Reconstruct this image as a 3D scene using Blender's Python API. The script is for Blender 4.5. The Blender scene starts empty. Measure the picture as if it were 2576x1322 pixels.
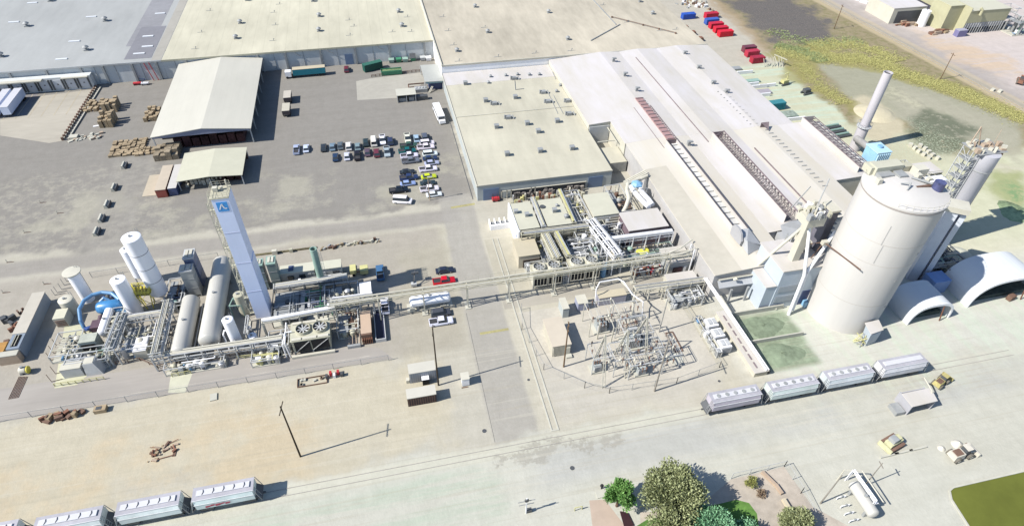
import bpy, math, random
from mathutils import Vector, Matrix
R = math.radians
C = bpy.context.scene.collection
S = bpy.context.scene
random.seed(7)

# ---------------------------------------------------------------- camera, light, exposure
cam = bpy.data.objects.new('camera', bpy.data.cameras.new('camera')); C.objects.link(cam)
S.camera = cam
cam.data.sensor_width = 36.0
cam.data.lens = 1553.37 / 2576.0 * 36.0
cam.data.clip_start = 1.0; cam.data.clip_end = 5000
_p, _r, _y = R(42.354), R(1.2833), R(13.5294)
fw = Vector((math.sin(_y)*math.cos(_p), math.cos(_y)*math.cos(_p), -math.sin(_p)))
rt = Vector((math.cos(_y), -math.sin(_y), 0)); up = rt.cross(fw)
r2 = rt*math.cos(_r) + up*math.sin(_r); u2 = up*math.cos(_r) - rt*math.sin(_r)
M = Matrix((r2, u2, -fw)).transposed().to_4x4(); M.translation = Vector((0, 0, 110))
cam.matrix_world = M
S.view_settings.view_transform = 'Standard'; S.view_settings.look = 'None'
S.view_settings.exposure = 0.76; S.view_settings.gamma = 1
SUN_EL = 43.3
sdir = Vector((-0.990*math.cos(R(SUN_EL)), -0.140*math.cos(R(SUN_EL)), math.sin(R(SUN_EL))))
sun = bpy.data.objects.new('sun', bpy.data.lights.new('sun', 'SUN')); C.objects.link(sun)
sun.data.energy = 4.6; sun.data.angle = R(0.53); sun.data.color = (1.0, 0.955, 0.88)
sun.rotation_euler = sdir.to_track_quat('Z', 'Y').to_euler(); sun.location = (-100, 0, 200)
w = bpy.data.worlds.new('World'); S.world = w; w.use_nodes = True
sk = w.node_tree.nodes.new('ShaderNodeTexSky'); sk.sky_type = 'NISHITA'; sk.sun_disc = False
sk.sun_elevation = R(SUN_EL); sk.sun_rotation = math.atan2(sdir.x, sdir.y)
sk.air_density = 1.0; sk.dust_density = 0.6; sk.ozone_density = 4.0
w.node_tree.links.new(sk.outputs[0], w.node_tree.nodes['Background'].inputs[0])
w.node_tree.nodes['Background'].inputs[1].default_value = 0.095
S.cycles.max_bounces = 6

# ---------------------------------------------------------------- materials
K = 1.62   # how bright a sunlit level surface of albedo 1 comes out (linear)
def lin(c): return tuple(((v/255)/12.92 if v/255 <= .04045 else ((v/255+.055)/1.055)**2.4) for v in c)
def hz(r, g, b, k=K):        # measured picture tone of a sunlit level surface -> its own albedo
    return tuple(min(.85, v/k) for v in lin((r, g, b)))
MATS = {}
def mat(name, col, rough=.7, var=.12, scale=.6, metal=0.0, streak=None, alpha=1.0, bump=0.0, var2=None, em=0):
    if name in MATS: return MATS[name]
    m = bpy.data.materials.new(name); m.use_nodes = True; MATS[name] = m
    nt = m.node_tree; b = nt.nodes['Principled BSDF']
    b.inputs['Roughness'].default_value = rough; b.inputs['Metallic'].default_value = metal
    if rough > .6: b.inputs['Specular IOR Level'].default_value = .2
    N = nt.nodes.new; L = nt.links.new
    if var > 0:
        geo = N('ShaderNodeNewGeometry'); mp = N('ShaderNodeMapping'); L(geo.outputs['Position'], mp.inputs['Vector'])
        mp.inputs['Scale'].default_value = streak or (1, 1, 1)
        n = N('ShaderNodeTexNoise'); n.inputs['Scale'].default_value = scale; n.inputs['Detail'].default_value = 6
        n.inputs['Roughness'].default_value = .65
        L(mp.outputs[0], n.inputs['Vector'])
        n2 = N('ShaderNodeTexNoise'); n2.inputs['Scale'].default_value = scale*.13; n2.inputs['Detail'].default_value = 4
        L(geo.outputs['Position'], n2.inputs['Vector'])
        ad = N('ShaderNodeMath'); ad.operation = 'ADD'; L(n.outputs[0], ad.inputs[0]); L(n2.outputs[0], ad.inputs[1])
        mr = N('ShaderNodeMapRange'); mr.inputs['From Min'].default_value = .65; mr.inputs['From Max'].default_value = 1.35
        L(ad.outputs[0], mr.inputs['Value'])
        mx = N('ShaderNodeMix'); mx.data_type = 'RGBA'; L(mr.outputs[0], mx.inputs['Factor'])
        c2 = var2 or tuple(v*(1-var*1.6) for v in col)
        mx.inputs['A'].default_value = (*c2, 1); mx.inputs['B'].default_value = (*[min(.9, v*(1+var*.6)) for v in col], 1)
        L(mx.outputs['Result'], b.inputs['Base Color'])
        if bump:
            bp = N('ShaderNodeBump'); bp.inputs['Strength'].default_value = bump; bp.inputs['Distance'].default_value = .15
            L(n.outputs[0], bp.inputs['Height']); L(bp.outputs[0], b.inputs['Normal'])
    else: b.inputs['Base Color'].default_value = (*col, 1)
    if alpha < 1: b.inputs['Alpha'].default_value = alpha
    return m
def paint(name, rgb, rough=.45, var=.06): return mat(name, lin(rgb), rough, var, 1.2)

def roofmat(name, col, sheet=(1.2, 0), var=.10, seam=.82, dirt=None):
    """sheet metal or membrane roof: broad weathering, streaks down the slope, thin seams"""
    m = mat(name, col, .75, var, .25, streak=(1, .25, 1), var2=dirt)
    nt = m.node_tree; N = nt.nodes.new; L = nt.links.new; b = nt.nodes['Principled BSDF']
    src = b.inputs['Base Color'].links[0].from_socket
    geo = N('ShaderNodeNewGeometry'); sp = N('ShaderNodeSeparateXYZ'); L(geo.outputs['Position'], sp.inputs[0])
    last = src
    for ax, per in ((0, sheet[0]), (1, sheet[1])):
        if not per: continue
        d = N('ShaderNodeMath'); d.operation = 'DIVIDE'; L(sp.outputs[ax], d.inputs[0]); d.inputs[1].default_value = per
        f = N('ShaderNodeMath'); f.operation = 'FRACT'; L(d.outputs[0], f.inputs[0])
        g = N('ShaderNodeMath'); g.operation = 'LESS_THAN'; L(f.outputs[0], g.inputs[0]); g.inputs[1].default_value = .07
        mx = N('ShaderNodeMix'); mx.data_type = 'RGBA'; mx.blend_type = 'MULTIPLY'
        L(g.outputs[0], mx.inputs['Factor']); L(last, mx.inputs['A']); mx.inputs['B'].default_value = (seam, seam, seam, 1)
        last = mx.outputs['Result']
    L(last, b.inputs['Base Color'])
    return m

WHITE = mat('white_paint', (.72, .72, .73), .5, .08, .5)
OFFW = mat('offwhite_metal', hz(226, 222, 205), .6, .10, .5)
CREAMM = mat('cream_steel', hz(212, 208, 184), .6, .14, .8)
TANKW = mat('tank_white', (.80, .81, .85), .4, .07, .35, streak=(1, 1, .2))
TANKG = mat('tank_grey', hz(216, 214, 206), .5, .12, .5, streak=(1, .3, 1))
GREY = mat('grey_steel', (.27, .28, .28), .5, .18, .8)
LGREY = mat('light_grey_steel', (.42, .43, .43), .5, .16, .8)
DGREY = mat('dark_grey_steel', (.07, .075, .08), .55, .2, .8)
BLACK = mat('black_rubber', (.02, .02, .022), .8, .1, 2)
GLASS = mat('dark_glass', (.03, .04, .05), .15, 0)
CONC = mat('pale_concrete', hz(216, 214, 200), .85, .12, .4)
WALLC = mat('wall_panel', (.50, .52, .52), .7, .10, .4, streak=(1.5, 1, .3))
GALV = mat('galvanised_pipe', (.45, .46, .47), .4, .15, 1.2, metal=.35)
YEL = mat('yellow_paint', (.55, .48, .06), .5, .15, .8)
YELL = mat('faded_yellow_paint', (.48, .46, .22), .7, .2, .6)
BLUEP = mat('blue_pipe_paint', (.11, .24, .41), .4, .2, .5)
LBLUE = mat('light_blue_paint', (.20, .38, .55), .4, .15, .5)
GREENP = mat('green_paint', (.05, .22, .12), .5, .2, .6)
PGREEN = mat('pale_green_metal', (.25, .36, .31), .5, .12, .6, streak=(1, 1, .3))
RUST = mat('rusty_steel', (.22, .11, .075), .8, .3, 1.2)
BROWN = mat('brown_steel', (.16, .10, .075), .7, .25, 1)
WOOD = mat('weathered_wood', (.33, .26, .17), .85, .3, 1.5)
POLEW = mat('dark_pole_wood', (.055, .042, .03), .85, .2, 3)
NAVY = mat('navy_paint', (.04, .06, .14), .5, .15, 1)
DOORB = mat('blue_door_paint', (.10, .15, .24), .5, .12, 1)
RED = mat('red_paint', (.42, .03, .04), .45, .15, 1)
TAN = mat('tan_paint', hz(205, 183, 160), .6, .15, .8)
TRUSS = mat('dusty_brown_steel', (.20, .16, .17), .7, .3, 1.5)
SHADEG = mat('light_grey_sheet', (.36, .37, .38), .6, .08, .5)
MESHM = mat('chain_link_mesh', (.28, .28, .27), .6, 0, alpha=.07)

# ---------------------------------------------------------------- mesh builder
class MB:
    def __init__(s): s.v = []; s.f = []
    def poly(s, pts):
        i = len(s.v); s.v += [tuple(p) for p in pts]; s.f.append(tuple(range(i, i+len(pts)))); return s
    def hexa(s, b, t):    # bottom 4, top 4
        i = len(s.v); s.v += [tuple(p) for p in b] + [tuple(p) for p in t]
        s.f += [(i+3, i+2, i+1, i), (i+4, i+5, i+6, i+7)] + [(i+a, i+(a+1) % 4, i+4+(a+1) % 4, i+4+a) for a in range(4)]
        return s
    def box(s, x0, x1, y0, y1, z0, z1, inset=0):
        k = inset
        return s.hexa([(x0, y0, z0), (x1, y0, z0), (x1, y1, z0), (x0, y1, z0)], [(x0+k, y0+k, z1), (x1-k, y0+k, z1), (x1-k, y1-k, z1), (x0+k, y1-k, z1)])
    def cb(s, x, y, z, sx, sy, sz, rz=0):   # centred in x,y; z is the base
        c, n = math.cos(rz), math.sin(rz)
        P = [(x+c*a*sx/2-n*b*sy/2, y+n*a*sx/2+c*b*sy/2) for a, b in ((-1, -1), (1, -1), (1, 1), (-1, 1))]
        return s.hexa([(*p, z) for p in P], [(*p, z+sz) for p in P])
    def prism(s, pts, z0, z1):
        n = len(pts); i = len(s.v); s.v += [(x, y, z0) for x, y in pts] + [(x, y, z1) for x, y in pts]
        s.f.append(tuple(i+n-1-a for a in range(n))); s.f.append(tuple(i+n+a for a in range(n)))
        s.f += [(i+a, i+(a+1) % n, i+n+(a+1) % n, i+n+a) for a in range(n)]
        return s
    def extr(s, prof, axis, a0, a1):    # profile of (u,z) swept along axis 'x' or 'y'
        n = len(prof); i = len(s.v)
        for a in (a0, a1):
            for u, z in prof: s.v.append((a, u, z) if axis == 'x' else (u, a, z))
        s.f.append(tuple(range(i, i+n))); s.f.append(tuple(i+2*n-1-k for k in range(n)))
        s.f += [(i+(k+1) % n, i+k, i+n+k, i+n+(k+1) % n) for k in range(n)]
        return s
    def cyl(s, p, q, r0, r1=None, n=12, cap=True):
        r1 = r0 if r1 is None else r1
        p = Vector(p); q = Vector(q); d = (q-p)
        if d.length < 1e-6: return s
        d.normalize(); a = d.orthogonal().normalized(); b = d.cross(a); i = len(s.v)
        for c, r in ((p, r0), (q, r1)):
            for k in range(n):
                t = 2*math.pi*k/n; s.v.append(tuple(c+a*math.cos(t)*r+b*math.sin(t)*r))
        s.f += [(i+k, i+(k+1) % n, i+n+(k+1) % n, i+n+k) for k in range(n)]
        if cap: s.f += [tuple(i+n-1-k for k in range(n)), tuple(i+n+k for k in range(n))]
        return s
    def bar(s, p, q, t=.1): return s.cyl(p, q, t*.6, n=4)
    def tube(s, pts, r, n=8):
        for a, b in zip(pts[:-1], pts[1:]): s.cyl(a, b, r, n=n)
        for c in pts[1:-1]: s.ball(c, r*1.02, 6, 4)
        return s
    def lathe(s, prof, c, axis='z', n=24):  # prof (r, h)
        c = Vector(c); i = len(s.v)
        for r, h in prof:
            for k in range(n):
                t = 2*math.pi*k/n; a, b = r*math.cos(t), r*math.sin(t)
                s.v.append(tuple(c+(Vector((a, b, h)) if axis == 'z' else Vector((a, h, b)) if axis == 'y' else Vector((h, a, b)))))
        m = len(prof)
        for j in range(m-1):
            s.f += [(i+j*n+k, i+j*n+(k+1) % n, i+(j+1)*n+(k+1) % n, i+(j+1)*n+k) for k in range(n)]
        s.f += [tuple(i+n-1-k for k in range(n)), tuple(i+(m-1)*n+k for k in range(n))]
        return s
    def ball(s, c, r, n=10, m=6, sz=1):
        return s.lathe([(max(.001, r*math.sin(math.pi*j/m)), -r*sz*math.cos(math.pi*j/m)) for j in range(m+1)], c, n=n)
    def build(s, name, m, parent=None, smooth=False):
        me = bpy.data.meshes.new(name)
        off = Vector((0, 0, 0))
        q = parent
        while q is not None: off += q.location; q = q.parent
        me.from_pydata([tuple(Vector(v)-off) for v in s.v], [], s.f); me.materials.append(m)
        me.validate()
        if smooth: 
            me.polygons.foreach_set('use_smooth', [True]*len(me.polygons))
            try: me.set_sharp_from_angle(angle=R(40))
            except Exception: pass
        me.update()
        o = bpy.data.objects.new(name, me); C.objects.link(o)
        if parent is not None: o.parent = parent
        return o
def thing(name, label, cat, loc=(0, 0, 0), group=None):
    o = bpy.data.objects.new(name, None); C.objects.link(o); o.location = (loc[0], loc[1], loc[2] if len(loc) > 2 else 0)
    o.empty_display_size = .5
    o['label'] = label; o['category'] = cat
    if group: o['group'] = group
    return o
def tag(o, label, cat, group=None):
    o['label'] = label; o['category'] = cat
    if group: o['group'] = group
    return o
def solo(name, label, cat, mb, m, group=None, smooth=False):   # a thing that is one mesh
    return tag(mb.build(name, m, None, smooth), label, cat, group)
def struct(name, mb, m, kind='structure'):
    o = mb.build(name, m); o['kind'] = kind; return o
def clone(root, loc, rz=0, label=None, group=None, mats=None):
    r = root.copy(); C.objects.link(r); r.location = (loc[0], loc[1], loc[2] if len(loc) > 2 else 0); r.rotation_euler = (0, 0, rz)
    if label: r['label'] = label
    if group: r['group'] = group
    for ch in list(root.children):
        c = ch.copy(); C.objects.link(c); c.parent = r
        if mats and ch.name.split('.')[0] in mats:
            c.data = ch.data.copy(); c.data.materials[0] = mats[ch.name.split('.')[0]]
        for g in list(ch.children):
            d = g.copy(); C.objects.link(d); d.parent = c
    return r

# ---------------------------------------------------------------- ground and paved surfaces
def ground_material():
    m = bpy.data.materials.new('dusty_ground'); m.use_nodes = True; nt = m.node_tree; N = nt.nodes.new; L = nt.links.new
    b = nt.nodes['Principled BSDF']; b.inputs['Roughness'].default_value = .95; b.inputs['Specular IOR Level'].default_value = .1
    geo = N('ShaderNodeNewGeometry')
    def noise(sc, det=5, rough=.6, scale3=None):
        n = N('ShaderNodeTexNoise'); n.inputs['Scale'].default_value = sc; n.inputs['Detail'].default_value = det; n.inputs['Roughness'].default_value = rough
        if scale3:
            mp = N('ShaderNodeMapping'); mp.inputs['Scale'].default_value = scale3; L(geo.outputs['Position'], mp.inputs[0]); L(mp.outputs[0], n.inputs['Vector'])
        else: L(geo.outputs['Position'], n.inputs['Vector'])
        return n
    wob = noise(.07, 5)
    sub = N('ShaderNodeVectorMath'); sub.operation = 'SUBTRACT'; L(wob.outputs['Color'], sub.inputs[0]); sub.inputs[1].default_value = (.5, .5, .5)
    def warped(amt):
        sc = N('ShaderNodeVectorMath'); sc.operation = 'SCALE'; L(sub.outputs[0], sc.inputs[0]); sc.inputs['Scale'].default_value = amt
        a = N('ShaderNodeVectorMath'); a.operation = 'ADD'; L(geo.outputs['Position'], a.inputs[0]); L(sc.outputs[0], a.inputs[1])
        s = N('ShaderNodeSeparateXYZ'); L(a.outputs[0], s.inputs[0]); return s
    PS = N('ShaderNodeSeparateXYZ'); L(geo.outputs['Position'], PS.inputs[0])
    W = {0: warped(2), 1: warped(14), 2: warped(34)}
    def mth(op, a, c=None, clamp=False):
        n = N('ShaderNodeMath'); n.operation = op; n.use_clamp = clamp
        for i, v in enumerate((a, c)):
            if v is None: continue
            if isinstance(v, (int, float)): n.inputs[i].default_value = v
            else: L(v, n.inputs[i])
        return n.outputs[0]
    def ramp(v, a, c):   # 0 at a, 1 at c
        n = N('ShaderNodeMapRange'); n.interpolation_type = 'SMOOTHSTEP'; n.inputs['From Min'].default_value = a; n.inputs['From Max'].default_value = c
        L(v, n.inputs['Value']); return n.outputs[0]
    def rect(x0, x1, y0, y1, soft=2, wv=1):
        s = W[wv]; X, Y = s.outputs[0], s.outputs[1]
        r = None
        for v, a, c in ((X, x0-soft, x0+soft), (X, x1+soft, x1-soft), (Y, y0-soft, y0+soft), (Y, y1+soft, y1-soft)):
            if abs(a) > 900: continue
            # MapRange smoothstep needs ascending limits
            q = ramp(v, a, c) if a < c else mth('SUBTRACT', 1, ramp(v, c, a))
            r = q if r is None else mth('MULTIPLY', r, q)
        return r
    def band(a, bb, c0, half, soft=2, wv=1):   # |a*x+b*y-c0| < half
        s = W[wv]; v = mth('ABSOLUTE', mth('SUBTRACT', mth('ADD', mth('MULTIPLY', s.outputs[0], a), mth('MULTIPLY', s.outputs[1], bb)), c0))
        return mth('SUBTRACT', 1, ramp(v, half-soft, half+soft))
    def side(a, bb, c0, soft=2, wv=1):         # a*x+b*y > c0
        s = W[wv]; v = mth('ADD', mth('MULTIPLY', s.outputs[0], a), mth('MULTIPLY', s.outputs[1], bb)); return ramp(v, c0-soft, c0+soft)
    n1 = noise(.05, 6, .65); n2 = noise(.35, 6, .7); n3 = noise(1.6, 4, .7); ns = noise(.25, 5, .7, (.12, 1.4, 1)); ny = noise(.25, 5, .7, (1.4, .15, 1))
    cur = None
    def mix(f, col, scale=1.0):
        nonlocal cur
        if cur is None:
            rgb = N('ShaderNodeRGB'); rgb.outputs[0].default_value = (*col, 1); cur = rgb.outputs[0]; return
        if scale != 1: f = mth('MULTIPLY', f, scale)
        x = N('ShaderNodeMix'); x.data_type = 'RGBA'; L(f, x.inputs['Factor']); L(cur, x.inputs['A']); x.inputs['B'].default_value = (*col, 1); cur = x.outputs['Result']
    mix(None, hz(208, 203, 188))
    # tan dirt in front, worn asphalt of the yard, dust patches
    mix(rect(-999, 4, 66, 91, 4, 2), hz(214, 206, 184))
    mix(mth('MULTIPLY', rect(-999, -22, 66, 84, 4, 1), ramp(n1.outputs[0], .42, .58)), hz(220, 201, 168), .6)
    mix(rect(-999, 24, 146, 260, 1.5, 1), hz(162, 158, 151))
    mix(mth('MULTIPLY', rect(-999, 22, 146, 172, 4, 1), ramp(n1.outputs[0], .47, .6)), hz(198, 194, 176), .6)
    mix(mth('MULTIPLY', rect(-999, -66, 140, 185, 5, 2), ramp(n2.outputs[0], .45, .62)), hz(196, 191, 174), .45)
    mix(rect(-102, -78, 186, 246, 1.5, 0), hz(205, 199, 182), .0)
    mix(rect(-999, 18, 137.5, 143.5, 1.2, 0), hz(172, 167, 160), .85)
    mix(mth('MULTIPLY', rect(-84, -72, 139, 190, 1.2, 0), ramp(n2.outputs[0], .3, .5)), hz(172,168,160), .6)
    mix(rect(-30, 12, 118, 136, 3, 1), hz(205, 199, 178), .8)
    mix(rect(-999, 11, 92, 136, 1.5, 0), hz(186, 179, 168), .75)
    mix(rect(-999, -2, 84, 91.2, .8, 0), hz(182, 177, 170), .0)
    mix(rect(-2, 13, 90, 128, 3, 1), hz(192, 186, 168), .7)
    mix(rect(13, 22.5, 64, 150, .6, 0), hz(184, 180, 172), .75)
    mix(rect(22.5, 72, 66, 136, 1, 0), hz(214, 208, 190), .9)
    mix(rect(27, 64, 68, 92, 2, 1), hz(212, 207, 196), .7)
    # rail apron, greenish fines
    mix(rect(-999, 999, 30, 66, 2, 1), hz(219, 218, 205), .9)
    mix(mth('MULTIPLY', rect(-60, 12, 50, 61, 3, 1), ramp(ns.outputs[0], .4, .6)), hz(192, 204, 184), .7)
    mix(band(0, 1, 63.9, 1.6, .5, 0), hz(222, 220, 202), .7)
    mix(mth('MULTIPLY', band(0, 1, 58.5, 4, 2, 0), side(1, 0, 20, 5)), hz(202, 202, 196), .8)
    mix(mth('MULTIPLY', rect(13, 40, 61, 64.5, .6, 1), ramp(n2.outputs[0], .45, .55)), hz(176, 172, 160), .7)
    # white dust round the silo
    mix(rect(72, 999, 66, 136, 5, 1), hz(226, 225, 214), .95)
    mix(mth('MULTIPLY', rect(84, 999, 60, 90, 5, 1), ramp(ny.outputs[0], .42, .62)), hz(218, 227, 208), .8)
    mix(mth('MULTIPLY', rect(60, 999, 40, 66, 4, 1), ramp(n1.outputs[0], .35, .6)), hz(212, 210, 196), .8)
    mix(rect(126, 999, 92, 138, 5, 1), hz(228, 225, 200), .9)
    GRN = rect(76.3, 90, 70.4, 87.4, 1.0, 0)
    mix(mth('MULTIPLY', GRN, side(-1, 0, -90, 2.5, 1)), hz(152, 166, 140), .95)
    mix(mth('MULTIPLY', GRN, ramp(n2.outputs[0], .42, .62)), hz(184, 200, 172), .6)
    # north-east: dusty lane, mud flat, brush bank, burnt field, haul road
    def convex(pts, soft=2, wv=1):
        r = None; n = len(pts); cx = sum(p[0] for p in pts)/n; cy = sum(p[1] for p in pts)/n
        for k in range(n):
            (xa, ya), (xb, yb) = pts[k], pts[(k+1) % n]; L_ = math.hypot(xb-xa, yb-ya); a, c = -(yb-ya)/L_, (xb-xa)/L_; d = a*xa+c*ya
            if a*cx+c*cy < d: a, c, d = -a, -c, -d
            q = side(a, c, d, soft, wv); r = q if r is None else mth('MULTIPLY', r, q)
        return r
    mix(rect(133, 999, 137, 999, 2, 1), hz(206, 200, 186), .9)
    mix(mth('MULTIPLY', side(1, .25, 171, 2, 1), rect(-999, 999, 100, 215, 6, 1)), hz(220, 220, 190), .9)
    mix(mth('MULTIPLY', rect(133, 172, 150, 215, 3, 1), ramp(ns.outputs[0], .42, .58)), hz(208, 226, 206), .7)
    EAST = mth('MULTIPLY', side(1, -.06, 153, 2, 1), side(0, 1, 138, 3, 1))
    mix(EAST, hz(172, 158, 128), .95)
    mix(mth('MULTIPLY', EAST, ramp(n2.outputs[0], .42, .6)), hz(140, 138, 96), .7)
    mix(convex([(130,136),(130,168),(160,168),(172,166),(186,150),(186,134)], 4, 1), hz(220, 218, 190), .85)
    mix(convex([(179.32,214.02),(204.32,199.81),(225.96,153.10),(209.70,136.50),(173.04,173.23)], 2.5, 1), hz(180, 178, 156), 1)
    mix(convex([(204.32,187.84),(221.30,148.34),(202.36,129.00),(180.69,164.79)], 5, 2), hz(190, 186, 166), .8)
    mix(mth('MULTIPLY', convex([(195.67,188.33),(202.34,170.67),(196.55,163.68),(187.95,181.96)], 3, 2), ramp(n2.outputs[0], .4, .55)), hz(206, 202, 176), .8)
    mix(convex([(174.89,182.28),(182.66,181.88),(184.34,171.05),(178.77,159.43),(166.28,149.31),(162.24,158.05)], 2, 1), hz(216, 206, 178), .95)
    mix(mth('MULTIPLY', convex([(192.30,167.49),(199.14,168.19),(207.20,153.90),(192.14,142.51),(177.30,140.41),(177.06,155.15)], 3, 1), ramp(n2.outputs[0], .3, .5)), hz(112, 120, 100), .85)
    mix(mth('MULTIPLY', convex([(185.50,163.85),(198.07,149.23),(186.14,138.66),(168.42,135.74),(171.43,152.66)], 4, 2), ramp(n3.outputs[0], .5, .62)), hz(206, 216, 188), .8)
    mix(mth('MULTIPLY', convex([(194.03,133.95),(200.40,127.00),(184.15,110.41),(177.05,120.95)], 3, 1), ramp(n1.outputs[0], .2, .45)), hz(178, 184, 134), .9)
    mix(mth('MULTIPLY', convex([(186.41,123.43),(192.17,123.17),(190.91,117.31),(186.13,112.43),(182.77,116.41)], 3, 1), ramp(n2.outputs[0], .42, .58)), hz(130, 168, 120), .85)
    mix(convex([(190.61,134.63),(201.93,128.56),(200.01,126.61),(188.25,130.34)], 2, 1), hz(222, 216, 196), .8)
    mix(convex([(174.90,291.42),(173.03,239.51),(188.49,229.39),(205.49,232.09),(212.90,257.67),(215.84,284.25)], 4, 2), hz(112, 109, 110), .9)
    mix(mth('MULTIPLY', convex([(173.55,291.66),(170.00,234.23),(185.28,224.35),(211.08,226.68),(216.52,284.13)], 5, 2), ramp(n3.outputs[0], .5, .64)), hz(150, 140, 134), .8)
    mix(mth('MULTIPLY', convex([(173.55,291.66),(170.00,234.23),(185.28,224.35),(211.08,226.68),(216.52,284.13)], 5, 2), ramp(n2.outputs[0], .56, .7)), hz(92, 90, 98), .7)
    mix(mth('MULTIPLY', convex([(166.15,292.95),(163.53,222.91),(161.21,189.26),(165.81,167.67),(166.18,174.55),(170.35,203.75),(174.90,291.42)][:2]+[(170.00,234.23),(173.89,291.60)], 2, 1), ramp(n2.outputs[0], .3, .5)), hz(186, 166, 138), .7)
    WB = [((162,200),(183,222),6), ((183,222),(207,200),7), ((207,200),(222,176),6), ((222,176),(236,152),5), ((165,222),(195,228),5), ((168,190),(172,172),3)]
    for (xa, ya), (xb, yb), hw in WB:
        L_ = math.hypot(xb-xa, yb-ya); a_, c_ = -(yb-ya)/L_, (xb-xa)/L_; d_ = a_*xa+c_*ya; e_, f_ = (xb-xa)/L_, (yb-ya)/L_; u0 = e_*xa+f_*ya
        mk_ = mth('MULTIPLY', band(a_, c_, d_, hw, 2, 1), band(e_, f_, u0+L_/2, L_/2+2, 2, 1))
        mix(mth('MULTIPLY', mk_, ramp(n2.outputs[0], .2, .5)), hz(170, 164, 104), .75)
    A0, A1 = (223.87,279.02), (234.13,161.44); dl = math.hypot(A1[0]-A0[0], A1[1]-A0[1]); na, nb = -(A1[1]-A0[1])/dl, (A1[0]-A0[0])/dl; c0 = na*A0[0]+nb*A0[1]
    if na < 0: na, nb, c0 = -na, -nb, -c0
    mix(side(na, nb, c0-3.2, 1, 0), hz(206, 190, 158), .9)
    mix(side(na, nb, c0+1.5, .8, 0), hz(186, 180, 166), .9)
    mix(side(na, nb, c0+3.5, .8, 0), hz(208, 194, 174), .8)
    mix(side(na, nb, c0+6, 1, 0), hz(192, 184, 180), .9)
    mix(mth('MULTIPLY', side(na, nb, c0+9, 2, 1), ramp(n1.outputs[0], .35, .6)), hz(206, 196, 188), .8)
    mix(side(na, nb, c0+17, 5, 2), hz(224, 213, 208), .9)
    mix(mth('MULTIPLY', convex([(245.28,235.51),(258.66,217.93),(265.42,193.40),(255.16,182.92),(237.37,201.23)], 5, 2), ramp(ns.outputs[0], .3, .55)), hz(224, 200, 172), .8)
    # wheel streaks along the tracks and the dirt, slab joints in the right-hand apron
    nst = noise(1.0, 3, .6, (.02, 1.1, 1))
    mix(mth('MULTIPLY', rect(-999, 130, 48, 91, 2, 0), ramp(nst.outputs[0], .56, .66)), hz(226, 220, 202), .25)
    mix(mth('MULTIPLY', rect(-999, 130, 48, 91, 2, 0), mth('SUBTRACT', 1, ramp(nst.outputs[0], .36, .44))), hz(196, 188, 168), .25)
    nsd = noise(.9, 4, .7, (.5, .5, 1))
    mix(mth('MULTIPLY', rect(-999, 24, 142, 246, 2, 0), ramp(nsd.outputs[0], .68, .74)), hz(150, 146, 140), .5)
    for ax, per, off in ((0, 7.6, 1.0), (1, 6.2, 2.0)):
        fr_ = mth('FRACT', mth('DIVIDE', mth('ADD', PS.outputs[ax], off), per))
        mix(mth('MULTIPLY', rect(24, 118, 44, 62, .5, 0), mth('LESS_THAN', fr_, .012)), hz(186, 184, 174), .2)
    # general mottling
    for nn, lo, hi, col, amt in ((n2, .35, .65, (.85, .85, .84), .45), (n3, .3, .7, (.90, .90, .89), .5), (ns, .35, .6, (.90, .90, .89), .5), (ny, .35, .6, (.92, .92, .92), .4)):
        x = N('ShaderNodeMix'); x.data_type = 'RGBA'; x.blend_type = 'MULTIPLY'
        L(mth('MULTIPLY', mth('SUBTRACT', 1, ramp(nn.outputs[0], lo, hi)), amt), x.inputs['Factor']); L(cur, x.inputs['A']); x.inputs['B'].default_value = (*col, 1); cur = x.outputs['Result']
    L(cur, b.inputs['Base Color'])
    bp = N('ShaderNodeBump'); bp.inputs['Strength'].default_value = .5; bp.inputs['Distance'].default_value = .12
    L(n3.outputs[0], bp.inputs['Height']); L(bp.outputs[0], b.inputs['Normal'])
    return m
g = MB(); g.poly([(-900, -200, 0), (1500, -200, 0), (1500, 2500, 0), (-900, 2500, 0)])
struct('ground', g, ground_material())

def sheet(name, pts, col, z=.004, var=.12, scale=.5, streak=None, kind=True):
    mb = MB(); mb.poly([(x, y, z) for x, y in pts])
    return struct(name, mb, mat('surface_'+name, col, .9, var, scale, streak=streak))
sheet('concrete_apron', [(-128.87,224.60),(-121.12,226.10),(-121.17,240.27),(-103.37,242.54),(-103.25,205.69),(-107.79,204.79),(-124.97,213.00)], hz(200,193,178), streak=(.25,1,1))
sheet('wash_pad', [(-7.98,231.04),(-2.22,232.48),(17.51,233.94),(18.04,226.11),(9.61,214.43),(-8.16,215.54)], hz(196,192,180), var=.1)
sheet('dock_pit', [(-122.43,242.38),(-121.44,226.17),(-129.23,225.66),(-133.08,237.10),(-127.50,245.61)], hz(150,148,150), z=.008)
sheet('asphalt_band', [(-140,91.6),(-140,100.5),(-78,100.5),(-30,99.5),(-8,95.5),(-5,91.6)], hz(184,178,170), z=.004, streak=(.1,1,1))
sheet('grey_pad', [(-76.01,98.34),(-71.71,98.34),(-66.28,106.26),(-74.69,116.66),(-79.23,117.34)], hz(222,220,190), z=.008)
sheet('concrete_drive', [(-52.74,98.98),(-47.83,98.38),(-48.87,91.40),(-52.38,92.15)], hz(220,219,196), z=.008)
sheet('substation_pad', [(25.6,99.5),(27.3,81.5),(34.8,75.2),(39.6,72.6),(55,72.2),(66,74.5),(66,97),(62,99.5)], hz(214,208,194), z=.004, scale=1.2)
sheet('walkway', [(22.8,101.2),(72,101),(72,104.8),(22.8,104.8)], hz(196,190,176), z=.008, streak=(.2,1,1))
sheet('east_drive', [(22.8,104.9),(30.5,104.9),(30.5,128),(22.8,128)], hz(205,199,180), z=.004)
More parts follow.
